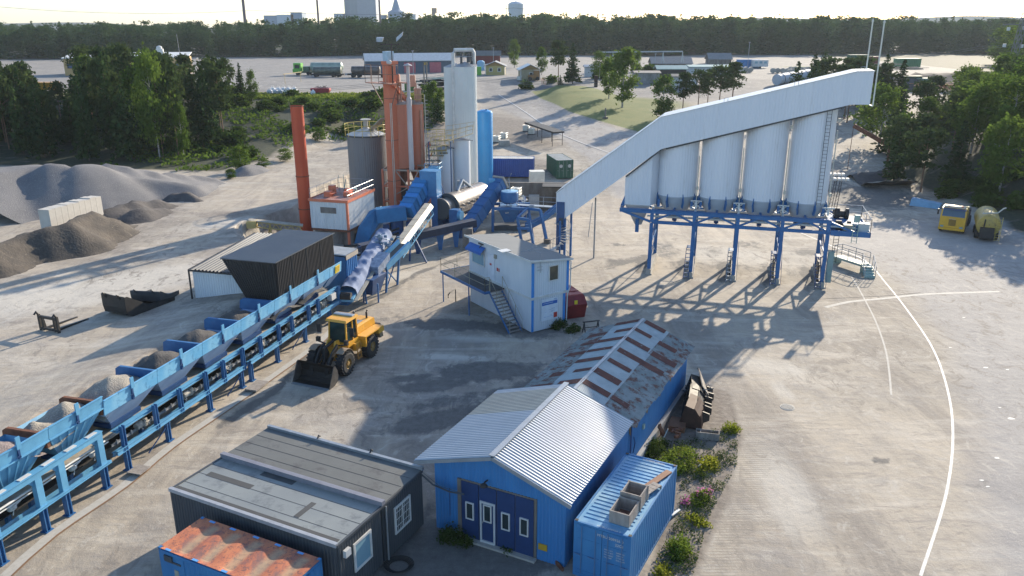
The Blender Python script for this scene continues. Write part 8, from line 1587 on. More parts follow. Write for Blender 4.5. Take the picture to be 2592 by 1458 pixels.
tax = V((.45, .89, 0)).normalized(); c0 = V((49.7, 80.75, z0+1.65))
b = MB(); b.lathe(c0, [(.0, -.15), (.7, -.1), (1.05, 0), (1.15, .2), (1.15, 5.0), (.9, 5.2)], 32, ax=tax); b.build('tank', mat('faded_yellow_tank', (.42, .30, .06), .5, c2=(.34, .25, .08), s=1.5, c3=(.12, .08, .04), s3=3, f3=.38), TX, smooth=True)
b = MB(); b.box(Fr(c0.x, c0.y, tax.x, tax.y), .0, 5.0, -.9, .9, z0+.35, z0+.8); b.build('chassis', m_steel_dark, TX)
rx = V((tax.y, -tax.x, 0))
b = MB(); q = c0-tax*.2+rx*.7
for s_ in (0, .45): b.tube([q+rx*s_-V((0, 0, 1.5)), q+rx*s_+V((0, 0, 1.0))], .025, 5)
for k in range(9): b.tube([q+V((0, 0, -1.4+.27*k)), q+rx*.45+V((0, 0, -1.4+.27*k))], .02, 5)
b.build('ladder', YR, TX)
b = MB(); b.tube([c0+V((-.7, .3, 1.25)), c0+V((.9, .3, 1.3)), c0+V((1.4, .3, 1.75)), c0+V((1.7, .4, 1.8))], .07, 6); b.tube([c0+V((-.3, .8, 1.2)), c0+V((-.3, .8, 1.7)), c0+V((.5, .8, 1.7)), c0+V((.5, .8, 1.2))], .04, 6); b.build('spray_pipe', m_silo_edge, TX)
b = MB(); b.box(Fr(c0.x-tax.x*.35, c0.y-tax.y*.35, rx.x, rx.y), -.75, .55, -.25, .15, z0+.4, z0+1.5); b.tube([c0-tax*.25+rx*-.4+V((0, 0, .7)), c0-tax*.3+rx*-.45-V((0, 0, 1))], .06, 6); b.build('pump_gear', m_steel_dark, TX)
for n in (1.2, 3.6):
    for s_ in (-1.1, .8): b = MB(); b.lathe(c0+tax*n+rx*s_-V((0, 0, 1.2)), [(.2, 0), (.45, .02), (.45, .3), (.2, .32)], 20, ax=rx); b.build('wheel', m_rubber, TX)
p = at(2352, 528); b = MB(); b.prism([V((p.x-1.6, p.y+1.8, p.z)), V((p.x+1.0, p.y-.3, p.z)), V((p.x+1.2, p.y-.3, p.z+.6)), V((p.x-1.4, p.y+1.9, p.z+.9))], (.6, .8, 0)); b.build('blue_box', mat('pale_blue_box', (.16, .36, .55), .5), label='pale blue open metal box beside the yellow truck', category='metal box')
a = at(2195, 420); b = MB(); b.bar(a+V((-2.0, 2, 5.8)), a+V((2.8, -1, 3.0)), .5, .6); b.bar(a+V((2.5, -1, 0)), a+V((2.5, -1, 3.6)), .3, .3); b.tube([a+V((-2.0, 2, 5.7)), a+V((-4.6, -4, .1))], .05, 5); b.build('crane_arm', m_rust, label='rusty old crane jib poking out of the trees over the dark heap', category='crane jib')
# ---------------------------------------------------------------- far yard
def wall_box(T, fr, L_, D_, z, h, m, name='wall'):
    b = MB(); b.box(fr, 0, L_, 0, D_, z, z+h); return b.build(name, m, T)
def gable(T, fr, L_, D_, z, h, rh, m, ov=.4, name='roof', wallm=None):
    b = MB(); b.hexa([fr.p(-ov, -ov, z+h-.1), fr.p(L_+ov, -ov, z+h-.1), fr.p(L_+ov, D_/2, z+h+rh), fr.p(-ov, D_/2, z+h+rh), fr.p(-ov, -ov, z+h+.08), fr.p(L_+ov, -ov, z+h+.08), fr.p(L_+ov, D_/2, z+h+rh+.18), fr.p(-ov, D_/2, z+h+rh+.18)]); b.hexa([fr.p(-ov, D_/2, z+h+rh), fr.p(L_+ov, D_/2, z+h+rh), fr.p(L_+ov, D_+ov, z+h-.1), fr.p(-ov, D_+ov, z+h-.1), fr.p(-ov, D_/2, z+h+rh+.18), fr.p(L_+ov, D_/2, z+h+rh+.18), fr.p(L_+ov, D_+ov, z+h+.08), fr.p(-ov, D_+ov, z+h+.08)]); b.build(name, m, T)
    b = MB()
    for t in (0, L_-.05): b.prism([fr.p(t, 0, z+h), fr.p(t, D_, z+h), fr.p(t, D_/2, z+h+rh)], fr.p(.05, 0)-fr.p(0, 0))
    if wallm: b.build('gable', wallm, T)
my_ = mat('ochre_house', (.42, .34, .13), .7, c2=(.38, .31, .12), s=1); mor = mat('orange_cladding', (.50, .32, .13), .6, c2=(.46, .30, .13), s=.5)
# yellow office building behind the grove
a = at(166, 192); c_ = at(478, 187); fr = Fr(a.x, a.y, c_.x-a.x, c_.y-a.y); L_ = (c_-a).length; zt_ = hy(480, 146, c_.y).z-a.z
T = thing('office_building', 'flat roofed orange yellow building behind the grove', 'building', fr.p(L_/2, 6, a.z)); wall_box(T, fr, L_, 13, a.z, zt_, mor)
b = MB(); b.hexa([fr.p(-.3, -.3, a.z+zt_), fr.p(L_+.3, -.3, a.z+zt_), fr.p(L_+.3, 13.3, a.z+zt_+1.0), fr.p(-.3, 13.3, a.z+zt_+1.0), fr.p(-.3, -.3, a.z+zt_+.25), fr.p(L_+.3, -.3, a.z+zt_+.25), fr.p(L_+.3, 13.3, a.z+zt_+1.2), fr.p(-.3, 13.3, a.z+zt_+1.2)]); b.build('roof', m_whitepaint, T)
for t in (.8, 2.6, 4.2): window(T, fr, t, t+1.5, a.z+zt_-2.6, a.z+zt_-1.3, -1, m_dkgrey, mat('blue_grey_pane', (.08, .12, .2), .2), .12)
for t in (L_-3.2, L_-1.4): window(T, fr, t, t+1.1, a.z+zt_-2.6, a.z+zt_-1.3, -1, m_dkgrey, mat('blue_grey_pane', (.1, .1, .2)), .12)
fe = Fr(*fr.p(L_, 0)[:2], *fr.n)
for k in range(5): window(T, fe, 1+k*2.3, 2.2+k*2.3, a.z+.8, a.z+2.6, -1, m_whitepaint, m_glass, .12)
b = MB(); b.box(fr, L_*.72, L_*.72+2, 7, 9, a.z+zt_+.6, a.z+zt_+2.3); b.lathe(fr.p(L_*.72+1, 8, a.z+zt_+2.3), [(.8, 0), (.8, .6), (.2, .9)], 12); b.build('roof_ventilator', m_whitepaint, T)
b = MB(); b.rail([fr.p(L_+1.8, 9, a.z), fr.p(L_+1.8, 13, a.z)], 4, .08, 2, 2); b.build('scaffold', m_galv, T)
b = MB(); q = fr.p(L_-1.5, -1, a.z); b.tube([q, q+V((-.4, 0, 11))], .05, 5); b.build('flagpole', m_galv, label='thin flagpole in front of the orange yellow building', category='flagpole')
# long blue grey shed
a = at(928, 186); c_ = at(1145, 183); fr = Fr(a.x, a.y, c_.x-a.x, c_.y-a.y); L_ = (c_-a).length; z = a.z; zt_ = hy(1030, 155, a.y).z-z
T = thing('long_shed', 'long dark blue-grey shed with a white roof and pink doors across the far yard', 'shed', fr.p(L_/2, 4, z)); wall_box(T, fr, L_, 8, z, zt_, mat('blue_grey_timber', (.07, .10, .14), .7, c2=(.09, .12, .16), s=1)); gable(T, fr, L_, 8, z, zt_, 1.9, m_mortar, wallm=m_whitepaint)
for t in (.50, .80): b = MB(); b.box(fr, L_*t-1.7, L_*t+1.7, -.1, -.02, z, z+zt_*.86); b.build('door', mat('pink_red_door', (.48, .14, .16), .6, c2=(.42, .10, .12), s=2), T)
b = MB(); b.box(fr, L_*.66, L_*.66+1.2, -.08, -.02, z+zt_*.65, z+zt_*.85); b.build('plate', mat('amber_plate', (.5, .3, .02)), T)
a = at(1198, 167); fr = Fr(a.x, a.y+18, 1, 0); T = thing('red_barn', 'dark red barn half hidden behind the tall white silo', 'barn', fr.p(3, 3, 8)); wall_box(T, fr, 9, 6, 8, 2.8, mat('falu_red', (.16, .02, .02), .7)); gable(T, fr, 9, 6, 8, 2.8, 1.5, m_tar)
def cottage(label, u, v, du, w_, d_, h_, rh, m, mr, ang, wins):
    a = at(u, v); fr = Fr(a.x, a.y, math.cos(ang), math.sin(ang)); T = thing('cottage', label, 'cottage', fr.p(w_/2, d_/2, a.z)); wall_box(T, fr, w_, d_, a.z, h_, m)
    f2 = Fr(*fr.p(0, d_)[:2], fr.n[0]*-1, fr.n[1]*-1)   # ridge runs in depth
    z = a.z; b = MB(); ov = .5
    for s0, s1, e0, e1 in ((-ov, w_/2, h_-.2, h_+rh), (w_/2, w_+ov, h_+rh, h_-.2)): b.hexa([fr.p(s0, -ov, z+e0), fr.p(s1, -ov, z+e1), fr.p(s1, d_+ov, z+e1), fr.p(s0, d_+ov, z+e0), fr.p(s0, -ov, z+e0+.15), fr.p(s1, -ov, z+e1+.15), fr.p(s1, d_+ov, z+e1+.15), fr.p(s0, d_+ov, z+e0+.15)])
    b.build('roof', mr, T); b = MB(); b.prism([fr.p(0, 0, z+h_), fr.p(w_, 0, z+h_), fr.p(w_/2, 0, z+h_+rh)], fr.p(0, .1)-fr.p(0, 0)); b.build('gable', mat('ochre_gable', (.32, .20, .07), .7), T)
    for t in wins: window(T, fr, t, t+1.0, z+.9, z+2.0, -1, m_whitepaint, m_glass, .14)
    b = MB(); b.box(fr, -.04, .12, -.05, .1, z, z+h_); b.box(fr, w_-.12, w_+.04, -.05, .1, z, z+h_); b.build('corner_boards', m_whitepaint, T); return fr, z
cottage('yellow green cottage with two white framed windows beside the far road', 1229, 190, 0, 5.4, 6, 2.5, 1.1, my_, mat('cottage_roof', (.18, .19, .21), .6), -.03, (1.0, 3.4))
fr, z = cottage('smaller pale cottage with a porch under the dark trees', 1318, 203, 0, 5.0, 6, 2.6, 1.2, mat('pale_ochre', (.36, .31, .20), .7), m_galv, .1, (2.2,))
T = thing('yellow_vehicle', 'small orange yellow machine parked at the pale cottage gable', 'vehicle', fr.p(3, -1.5, z)); b = MB(); b.box(fr, 1.8, 4.6, -2.2, -.6, z+.6, z+1.4); b.box(fr, 3.2, 4.6, -2.1, -.7, z+1.4, z+2.5); b.build('body', mat('dull_orange_machine', (.30, .15, .05), .6), T); b = MB(); b.box(fr, 3.1, 4.8, -2.2, -.6, z+2.5, z+2.6); b.build('roof', m_cream, T)
for t in (2.2, 4.1): b = MB(); b.lathe(fr.p(t, -2.3, z+.5), [(.1, 0), (.5, .02), (.5, .3), (.1, .32)], 14, ax=fr.p(0, 1)-fr.p(0, 0)); b.build('wheel', m_rubber, T)
ibc('white liquid container in front of the pale cottage', fr.p(-.5, -1.6, z))
b = MB(); b.lathe(at(1216, 180)+V((0, 4, 0)), [(1.2, 0), (1.2, 2.6), (.6, 3.0)], 20); b.build('blue_tank', mat('pale_blue_tank', (.20, .42, .60), .5), label='pale blue tank beside the yellow green cottage', category='tank', )
b = MB(); p = at(1213, 190); b.box(W, p.x-.6, p.x+.6, p.y-.6, p.y+.6, p.z, p.z+2.3); b.build('green_bin', m_green_cab, label='lime green bin left of the yellow green cottage', category='bin')
b = MB(); p = at(1378, 218)
for k in range(4): b.tube([p+V((.3*k-.5, .2*k, 0)), p+V((.3*k-.9, .2*k, 1.9))], .05, 5)
b.build('road_poles', mat('pink_stake', (.55, .20, .16), .6), label='leaning pink marker stakes at the tip of the lawn', category='stakes')
b = MB(); p = at(1532, 300); b.bar(p, p+V((0, 0, 2.0)), .25, .25); b.box(W, p.x-.5, p.x+.5, p.y-.3, p.y+.3, p.z, p.z+.3); b.build('lawn_post', m_conc_dark, label='small grey post standing alone on the shaded lawn', category='post')
# bags, skips
rs = random.Random(3); k = 0
for j, (u0, v0, n) in enumerate(((684, 241, 5), (692, 236, 5))):
    for i in range(n):
        p = at(u0+13.5*i+rs.uniform(-1, 1), v0); T = thing('big_bag', 'white bulk bag, %s of the %s row at the edge of the far yard' % (('leftmost', 'second', 'middle', 'fourth', 'rightmost')[i], ('front', 'rear')[j]), 'bulk bag', p, 'white bulk bags at the yard edge')
        b = MB(); f = Fr(p.x, p.y, 1, rs.uniform(-.3, .3)); s_ = rs.uniform(.46, .52); b.hexa([f.p(-s_*.9, -s_*.9, p.z), f.p(s_*.9, -s_*.9, p.z), f.p(s_*.9, s_*.9, p.z), f.p(-s_*.9, s_*.9, p.z), f.p(-s_, -s_, p.z+.8), f.p(s_, -s_, p.z+.8), f.p(s_, s_, p.z+.8), f.p(-s_, s_, p.z+.8)]); b.hexa([f.p(-s_, -s_, p.z+.8), f.p(s_, -s_, p.z+.8), f.p(s_, s_, p.z+.8), f.p(-s_, s_, p.z+.8), f.p(-.2, -.2, p.z+1.15), f.p(.2, -.2, p.z+1.15), f.p(.2, .2, p.z+1.15), f.p(-.2, .2, p.z+1.15)]); b.build('bag', m_bag, T)
        b = MB()
        for x, y in ((-1, -1), (1, -1), (1, 1), (-1, 1)): b.tube([f.p(x*s_, y*s_, p.z+.85), f.p(x*.12, y*.12, p.z+1.5)], .03, 4)
        b.build('straps', m_bag, T)
p = at(793, 242); T = thing('big_bag', 'single white bulk bag beside the red skip', 'bulk bag', p); b = MB(); b.hexa([p+V(x) for x in ((-.45, -.4, 0), (.45, -.4, 0), (.45, .4, 0), (-.45, .4, 0), (-.4, -.4, .7), (.4, -.4, .7), (.4, .4, .7), (-.4, .4, .7))]); b.hexa([p+V(x) for x in ((-.4, -.4, .7), (.4, -.4, .7), (.4, .4, .7), (-.4, .4, .7), (-.05, -.05, 1.2), (.05, -.05, 1.2), (.05, .05, 1.2), (-.05, .05, 1.2))]); b.build('bag', m_bag, T)
p = at(811, 241); f = Fr(p.x, p.y, 1, -.02); T = thing('red_skip', 'bright dark red open skip full of thin scrap at the yard edge', 'skip', p); b = MB(); b.prism([f.p(-1.2, 0, p.z), f.p(1.3, 0, p.z), f.p(1.9, 0, p.z+.9), f.p(1.85, 0, p.z+1.35), f.p(-1.95, 0, p.z+1.35), f.p(-2.0, 0, p.z+1.0)], V((0, 1.7, 0))); b.build('body', mat('crimson_skip', (.32, .02, .03), .45), T)
b = MB()
for k in range(18): q = f.p(rs.uniform(-1.8, 1.4), rs.uniform(.1, 1.6), p.z+1.35); b.tube([q, q+V((rs.uniform(-.9, .9), 0, rs.uniform(.1, .5)))], .04, 4)
b.build('scrap_load', m_conc_dark, T)
b = MB(); p = at(948, 241); b.box(W, p.x-.8, p.x+1.6, p.y, p.y+1.2, p.z, p.z+1.0); b.build('dark_box', m_black, label='black box at the yard edge left of the orange tower', category='box')
b = MB(); a = at(722, 213); c_ = at(762, 207); b.bar(a, a+V((0, 0, 2.3)), .08, .08); b.bar(c_, c_+V((0, 0, 2.3)), .08, .08); b.bar(a+V((-.3, 0, 2.3)), c_+V((.3, 0, 2.4)), .25, .12); b.build('goal_frame', mat('pale_yellow_wood', (.45, .34, .16), .6), label='pale yellow timber frame left of the far trucks', category='frame')
# trucks on the far yard
def wheelrow(T, f, ts, z, y=-1.2, r_=.48):
    for t in ts:
        for yy in (y, -y-.3): b = MB(); b.lathe(f.p(t, yy, z+r_), [(.15, 0), (r_, .02), (r_, .28), (.15, .3)], 14, ax=f.p(0, 1)-f.p(0, 0)); b.build('wheel', m_rubber, T)
a = at(742, 190); f = Fr(a.x, a.y, 1, -.02); z = a.z
T = thing('tank_truck', 'lime green cabbed truck with a silvery green bulk tank on the far yard', 'truck', f.p(5, 0, z)); b = MB(); b.box(f, .6, 2.7, -1.25, 1.25, z+.7, z+3.3); b.box(f, .3, .7, -1.2, 1.2, z+.7, z+1.7); b.build('cab', m_green_cab, T); b = MB(); b.box(f, 1.0, 2.3, -1.3, -1.25, z+1.9, z+2.8); b.build('side_window', m_glass, T)
b = MB(); b.lathe(f.p(5.3, .3, z+2.2), [(.5, -.3), (1.25, 0), (1.25, 8.6), (.5, 9.0)], 24, ax=f.p(1, 0)-f.p(0, 0)); b.build('tank', mat('silver_green_tank', (.34, .40, .34), .4, .2, c2=(.22, .28, .23), s=1), T, smooth=True); b = MB(); b.box(f, 1, 14, -.5, .5, z+.6, z+1.0); b.box(f, 3.2, 5, -1.1, 1.1, z+1.0, z+2.4); b.build('chassis', m_tankgreen, T); wheelrow(T, f, (1.6, 4.6, 9.5, 11, 12.5), z)
a = at(803, 193); f = Fr(a.x, a.y-3.2, 1, -.02); z = a.z
T = thing('tank_trailer', 'dark grey-green tank trailer in front of the lime green truck', 'tank trailer', f.p(4, 0, z)); b = MB(); b.lathe(f.p(0, 0, z+1.7), [(.4, -.2), (1.0, 0), (1.0, 7.4), (.4, 7.6)], 24, ax=f.p(1, 0)-f.p(0, 0)); b.build('tank', mat('dull_olive_tank', (.16, .17, .14), .4, .3, c2=(.08, .09, .07), s=1.2), T, smooth=True); b = MB(); b.box(f, -.8, 8.2, -.6, .6, z+.5, z+.9); b.build('chassis', m_black, T); wheelrow(T, f, (.6, 5.4, 6.8), z)
a = at(890, 196); f = Fr(a.x, a.y, 1, -.02); z = a.z
T = thing('tank_trailer', 'brown tank trailer half hidden behind the orange elevator tower', 'tank trailer', f.p(4, 0, z)); b = MB(); b.lathe(f.p(.2, 0, z+1.9), [(.4, -.2), (1.05, 0), (1.05, 7.6), (.4, 7.8)], 24, ax=f.p(1, 0)-f.p(0, 0)); b.build('tank', mat('brown_steel_tank', (.17, .14, .12), .35, .4, c2=(.07, .06, .06), s=1), T, smooth=True); b = MB(); b.box(f, -1.0, 9.5, -.6, .6, z+.6, z+1.0); b.build('chassis', m_black, T); wheelrow(T, f, (.6, 2.2, 8.6), z)
a = at(92, 240); f = Fr(a.x, a.y, 1, .06); z = a.z
T = thing('dump_truck', 'orange yellow truck glimpsed through the trees at the left edge', 'truck', f.p(2, 0, z)); mo = mat('highway_orange', (.62, .30, .03), .4); b = MB(); b.box(f, -2.2, -.4, -1.2, 1.2, z+.6, z+2.6); b.build('cab', mo, T); b = MB(); b.box(f, -.2, 4.4, -1.2, 1.2, z+1.0, z+2.5); b.build('body', mo, T); b = MB(); b.box(f, -2.25, -2.15, -1.0, 1.0, z+1.6, z+2.4); b.build('windscreen', m_glass, T); wheelrow(T, f, (-1.3, 1.2, 2.6, 3.8), z)
# pipes and steel stacked by the yard edge
a = at(1050, 230); T = thing('pipe_stack', 'stack of dark pipes and green steel behind the orange silos', 'pipe stack', a); b = MB(); rs = random.Random(6)
for k in range(34): q = a+V((rs.uniform(0, 6), rs.uniform(-1, 3), rs.uniform(.1, 2.2))); b.tube([q, q+V((rs.uniform(2, 4), rs.uniform(-.3, .3), rs.uniform(-.1, .2)))], rs.uniform(.08, .22), 6)
b.build('pipes', m_steel_dark, T); b = MB()
for k in range(16): q = a+V((rs.uniform(-1, 5), rs.uniform(0, 4), rs.uniform(1.6, 2.9))); b.bar(q, q+V((rs.uniform(2, 4), rs.uniform(-.5, .5), .1)), .12, .1)
b.build('beams', m_teal, T); b = MB(); b.box(W, a.x-2.2, a.x-.1, a.y, a.y+1.6, a.z, a.z+1.5); b.build('green_bin', mat('mid_green_bin', (.06, .16, .03), .6), label='green metal bin left of the pipe stack', category='bin')
b = MB(); p = at(1079, 262)
for x in (-.25, .25): b.tube([p+V((x, 0, -.5)), p+V((x, 0, 7.5))], .13, 8)
b.build('wood_pole', m_conc_dark, label='double grey wooden pole between the orange silos and the tall white silo', category='pole')
# storage yard to the right
def shed(name, label, u, v, w_, d_, h_, rh, mw, mr, cat='shed', ang=0.):
    a = at(u, v); fr = Fr(a.x, a.y, math.cos(ang), math.sin(ang)); T = thing(name, label, cat, fr.p(w_/2, d_/2, a.z)); wall_box(T, fr, w_, d_, a.z, h_, mw); gable(T, fr, w_, d_, a.z, h_, rh, mr, wallm=mw); return T
shed('store_shed', 'grey plastic covered timber store right of the large birch', 1608, 212, 6.0, 5, 2.6, .3, mat('translucent_grey_sheet', (.30, .30, .30), .5, c2=(.14, .14, .13), s=1, st=(1, 1, .4)), m_wood)
shed('open_shed', 'dark open shed with a pale green roof in the storage yard', 1664, 200, 7.5, 5, 2.5, .7, m_black, m_teal)
shed('low_hall', 'long low grey roofed hall behind the dark open shed', 1650, 180, 12, 8, 2.2, 1.6, m_conc_dark, mat('grey_slate', (.22, .22, .22), .7), ang=-.05)
shed('white_shed', 'white sided shed partly behind the pines', 1702, 222, 6, 4, 2.6, .4, m_mortar, m_tar, ang=-.1)
shed('gabled_hut', 'small gabled grey hut at the back of the storage yard', 1795, 162, 8, 6, 1.6, 2.0, m_conc_dark, mat('grey_slate', (.2, .2, .2)))
shed('flat_store', 'low flat roofed store with pallets on top behind the pines', 1745, 192, 12, 6, 2.4, .3, m_mortar, m_teal)
shed('white_hut', 'white hut right of the darkest spruce', 1481, 195, 3.6, 3, 2.6, .4, m_mortar, m_galv)
b = MB(); p = at(1508, 220); b.box(W, p.x-.4, p.x+.4, p.y-.3, p.y+.3, p.z, p.z+2.6); b.build('brown_post_box', mat('dark_brown', (.05, .025, .02), .7), label='dark brown upright box left of the large birch', category='box')
z = at(1868, 172); container('blue_site_box', 'bright blue container next to the white caravan', Fr(z.x, z.y, 1, 0), z.z, mat('azure_box', (.05, .20, .45), .5), mat('azure_box', (.1, .1, .1)), 2.6, 7.5, 2.6, cat='container')
p = at(1905, 173); f = Fr(p.x, p.y, 1, 0); T = thing('caravan', 'small white caravan beside the bright blue container', 'caravan', p); b = MB(); b.box(f, 0, 5.0, 0, 2.1, p.z+.5, p.z+2.6); b.build('body', m_mortar, T)
for t in (.6, 2.1, 3.6): b = MB(); b.box(f, t, t+.9, -.04, 0, p.z+1.5, p.z+2.2); b.build('window', m_glassblue, T)
wheelrow(T, f, (2.4,), p.z, 0, .3)
p0, p1 = at(1965, 216), at(2040, 203); T = thing('concrete_pipes', 'long pale round pipe with dark joint rings lying behind the gallery', 'pipe', p0); d = (p1-p0); L_ = d.length*1.6; d.normalize(); c0 = p0+V((0, 0, 1.35)); b = MB(); b.lathe(c0, [(1.1, 0), (1.35, 0), (1.35, L_), (1.1, L_)], 28, ax=d); b.build('pipe', mat('pale_concrete_pipe', (.42, .46, .50), .6, c2=(.36, .40, .44), s=.6), T, smooth=True)
for k in range(6): b = MB(); b.lathe(c0+d*(1.6+k*L_/6.3), [(1.36, 0), (1.42, .02), (1.42, .16), (1.36, .18)], 28, ax=d, cap=False); b.build('joint_ring', m_dkgrey, T)
for i, (u, v, n) in enumerate(((1975, 186, 8), (2012, 190, 6), (2020, 182, 5), (1860, 182, 6), (1880, 184, 4))):
    p = at(u, v); b = MB(); rs = random.Random(i)
    for k in range(n): q = p+V((k*1.3-2, rs.uniform(-1, 1), 0)); b.lathe(q+V((0, 0, .8)), [(.5, -.7), (.75, -.7), (.75, .7), (.5, .7)], 14, ax=(.2, 1, 0))
    b.build('concrete_rings', m_concrete, label=('long row of concrete rings at the back of the pipe yard', 'second heap of concrete rings near the pale pipe', 'upper heap of concrete rings against the grass mound', 'concrete rings in front of the blue container', 'concrete rings in front of the caravan')[i], category='concrete rings')
for nm, lab, u, v, w_, d_, h_, m_ in (('green_skip', 'dark green tarpaulined container in the junk row behind the antennas', 2150, 172, 6, 3, 4, m_contgreen), ('red_skip_box', 'dark red container in the junk row behind the antennas', 2180, 172, 5.5, 3, 3.4, mat('maroon_box', (.14, .03, .04), .6)), ('low_container', 'pale green low container near the rounded tree clump', 2270, 170, 8, 3, 2.6, mat('sage_green', (.10, .24, .12), .6)), ('white_cabin', 'small white topped cabin left of the green box', 2226, 224, 3.2, 3, 2.6, m_mortar), ('dark_green_box', 'dark green box on the soil bank', 2285, 222, 4.5, 3, 2.6, m_contgreen), ('pale_green_box', 'pale grey-green box right of the dark green one', 2318, 222, 4.5, 2.6, 2.1, m_teal)):
    p = at(u, v); b = MB(); f = Fr(p.x, p.y, 1, .02); b.box(f, 0, w_, 0, d_, p.z, p.z+h_); b.box(f, -.1, w_+.1, -.1, d_+.1, p.z+h_, p.z+h_+.15); b.corr(lambda t: f.p(t, 0, p.z+.1), lambda t: f.p(t, 0, p.z+h_-.1), V((0, -1, 0)), .1, w_-.1, .6, .08); b.build(nm, m_, label=lab, category='container')
for i, (u, v, lab, m_) in enumerate(((2225, 176, 'tan stacked planks beside the dark red container', m_wood), (2290, 176, 'flat row of pale planks on the ground by the green container', m_wood), (2350, 230, 'untidy orange-brown timber heap at the end of the soil bank', mat('orange_timber', (.34, .17, .08), .7)))):
    p = at(u, v); b = MB(); rs = random.Random(i+40)
    for k in range(22): q = p+V((rs.uniform(-4, 4), rs.uniform(-1, 2), rs.uniform(.1, 1.8 if i != 1 else .6))); b.bar(q, q+V((rs.uniform(2.5, 5), rs.uniform(-1, 1), rs.uniform(-.2, .3))), .3, .15)
    b.build('timber_stack', m_, label=lab, category='timber stack')
# lattice masts, substation gantry, wires
def lattice(name, label, u, v, h, w0, w1, m, cat='lattice mast', lean=0, arms=(), lamps=()):
    p = at(u, v); T = thing(name, label, cat, p); b = MB(); n = max(4, int(h/2.2))
    c = lambda i, f: p+V(((1 if i in (1, 2) else -1)*(w0+(w1-w0)*f)/2+lean*f, (1 if i > 1 else -1)*(w0+(w1-w0)*f)/2, h*f))
    for i in range(4): b.bar(c(i, 0), c(i, 1), .14, .14)
    for k in range(n):
        for i in range(4): b.bar(c(i, k/n), c((i+1) % 4, (k+1)/n), .08, .08); b.bar(c((i+1) % 4, k/n), c(i, (k+1)/n), .08, .08)
    b.build('lattice', m, T)
    for f_, L_ in arms: b = MB(); b.bar(p+V((-L_, 0, h*f_)), p+V((L_, 0, h*f_)), .25, .3); b.build('cross_arm', m, T)
    for dx, zz in lamps: b = MB(); b.box(W, p.x+dx-.35, p.x+dx+.35, p.y-.5, p.y, p.z+zz, p.z+zz+.9); b.build('lamp', m_whitepaint, T)
    return p, T
lattice('power_pylon', 'left leg of the tall grey lattice pylon at the right edge', 2553, 190, 34, 1.6, .7, mat('pylon_grey', (.16, .16, .17), .6), 'pylon', 3.2, ((.40, 4.2),), ((-2.6, 12.0), (1.6, 12.2), (-2.9, 7.6), (2.0, 7.4)))
lattice('power_pylon', 'right leg of the lattice pylon cut by the right edge', 2592, 190, 34, 1.6, .7, mat('pylon_grey', (.1, .1, .1)), 'pylon', 1.0)
a, c_ = at(1550, 180), at(1725, 180); T = thing('substation_gantry', 'pale grey steel gantry of the substation in front of the forest', 'gantry', a); b = MB(); zz = hy(1550, 132, a.y).z
b.bar(V((a.x-4, a.y, zz)), V((c_.x, a.y, zz+.2)), .5, .35)
for f_ in (0, .36, .72, 1.0): x = a.x+(c_.x-a.x)*f_; b.bar(V((x-.6, a.y, a.z)), V((x, a.y, zz)), .2, .2); b.bar(V((x+.6, a.y, a.z)), V((x, a.y, zz)), .2, .2)
b.build('gantry_frame', mat('pale_gantry', (.34, .40, .42), .5), T)
for i, (u, v, h, lab) in enumerate(((1892, 172, 8, 'thin lamp pole at the forest edge near the caravan'), (1249, 168, 6, 'thin mast beside the dark red barn'), (1657, 180, 5, 'small street lamp near the substation'), (3, 262, 9, 'lamp pole at the left edge behind the trees'), (1047, 200, 7, 'thin lamp pole near the pink doors'))):
    p = at(u, v); b = MB(); b.tube([p, p+V((0, 0, h))], .09, 6); b.box(W, p.x-.3, p.x+.3, p.y-.2, p.y+.2, p.z+h, p.z+h+.15); b.build('lamp_pole', m_galv, label=lab, category='lamp pole')
def wire(pts, r_, lab):
    out = []
    for a, c_ in zip(pts[:-1], pts[1:]):
        for k in range(12): f_ = k/12; q = a.lerp(c_, f_); q.z -= (a-c_).length*.02*4*f_*(1-f_); out.append(q)
    out.append(pts[-1]); b = MB(); b.tube(out, r_, 4); b.build('power_line', mat('wire_grey', (.16, .17, .18), .5), label=lab, category='power line')
wire([hy(-60, 12, 300), hy(640, 26, 310), hy(1300, 20, 320), hy(2000, 30, 335)], .055, 'single high wire crossing the sky above the forest')
for i in range(3): wire([hy(-60, 233+4*i, 150), hy(520, 229+4*i, 160), hy(1120, 190+4*i, 175), hy(1760, 198+4*i, 200)], .028, '%s of three thin wires crossing in front of the grove' % ('upper', 'middle', 'lower')[i])
for i in range(2): wire([hy(2290, 138+5*i, 250), hy(2480, 117+5*i, 262), hy(2700, 90+5*i, 280)], .035, '%s thin wire running to the lattice pylon' % ('upper', 'lower')[i])
for i, (u, vb, r_) in enumerate(((622, 72, .85), (807, 66, .6), (963, 66, .55))):
    q = hy(u, vb, 470); b = MB(); b.tube([(q.x, q.y, 8), (q.x-(.06)*60*0, q.y, 75)], r_, 10, r2=r_*.8); b.build('tall_mast', mat('mauve_mast', (.16, .12, .13), .7), label='tall slim brown mast above the forest, %s of three' % ('leftmost', 'middle', 'rightmost')[i], category='mast', group='tall masts above the forest')
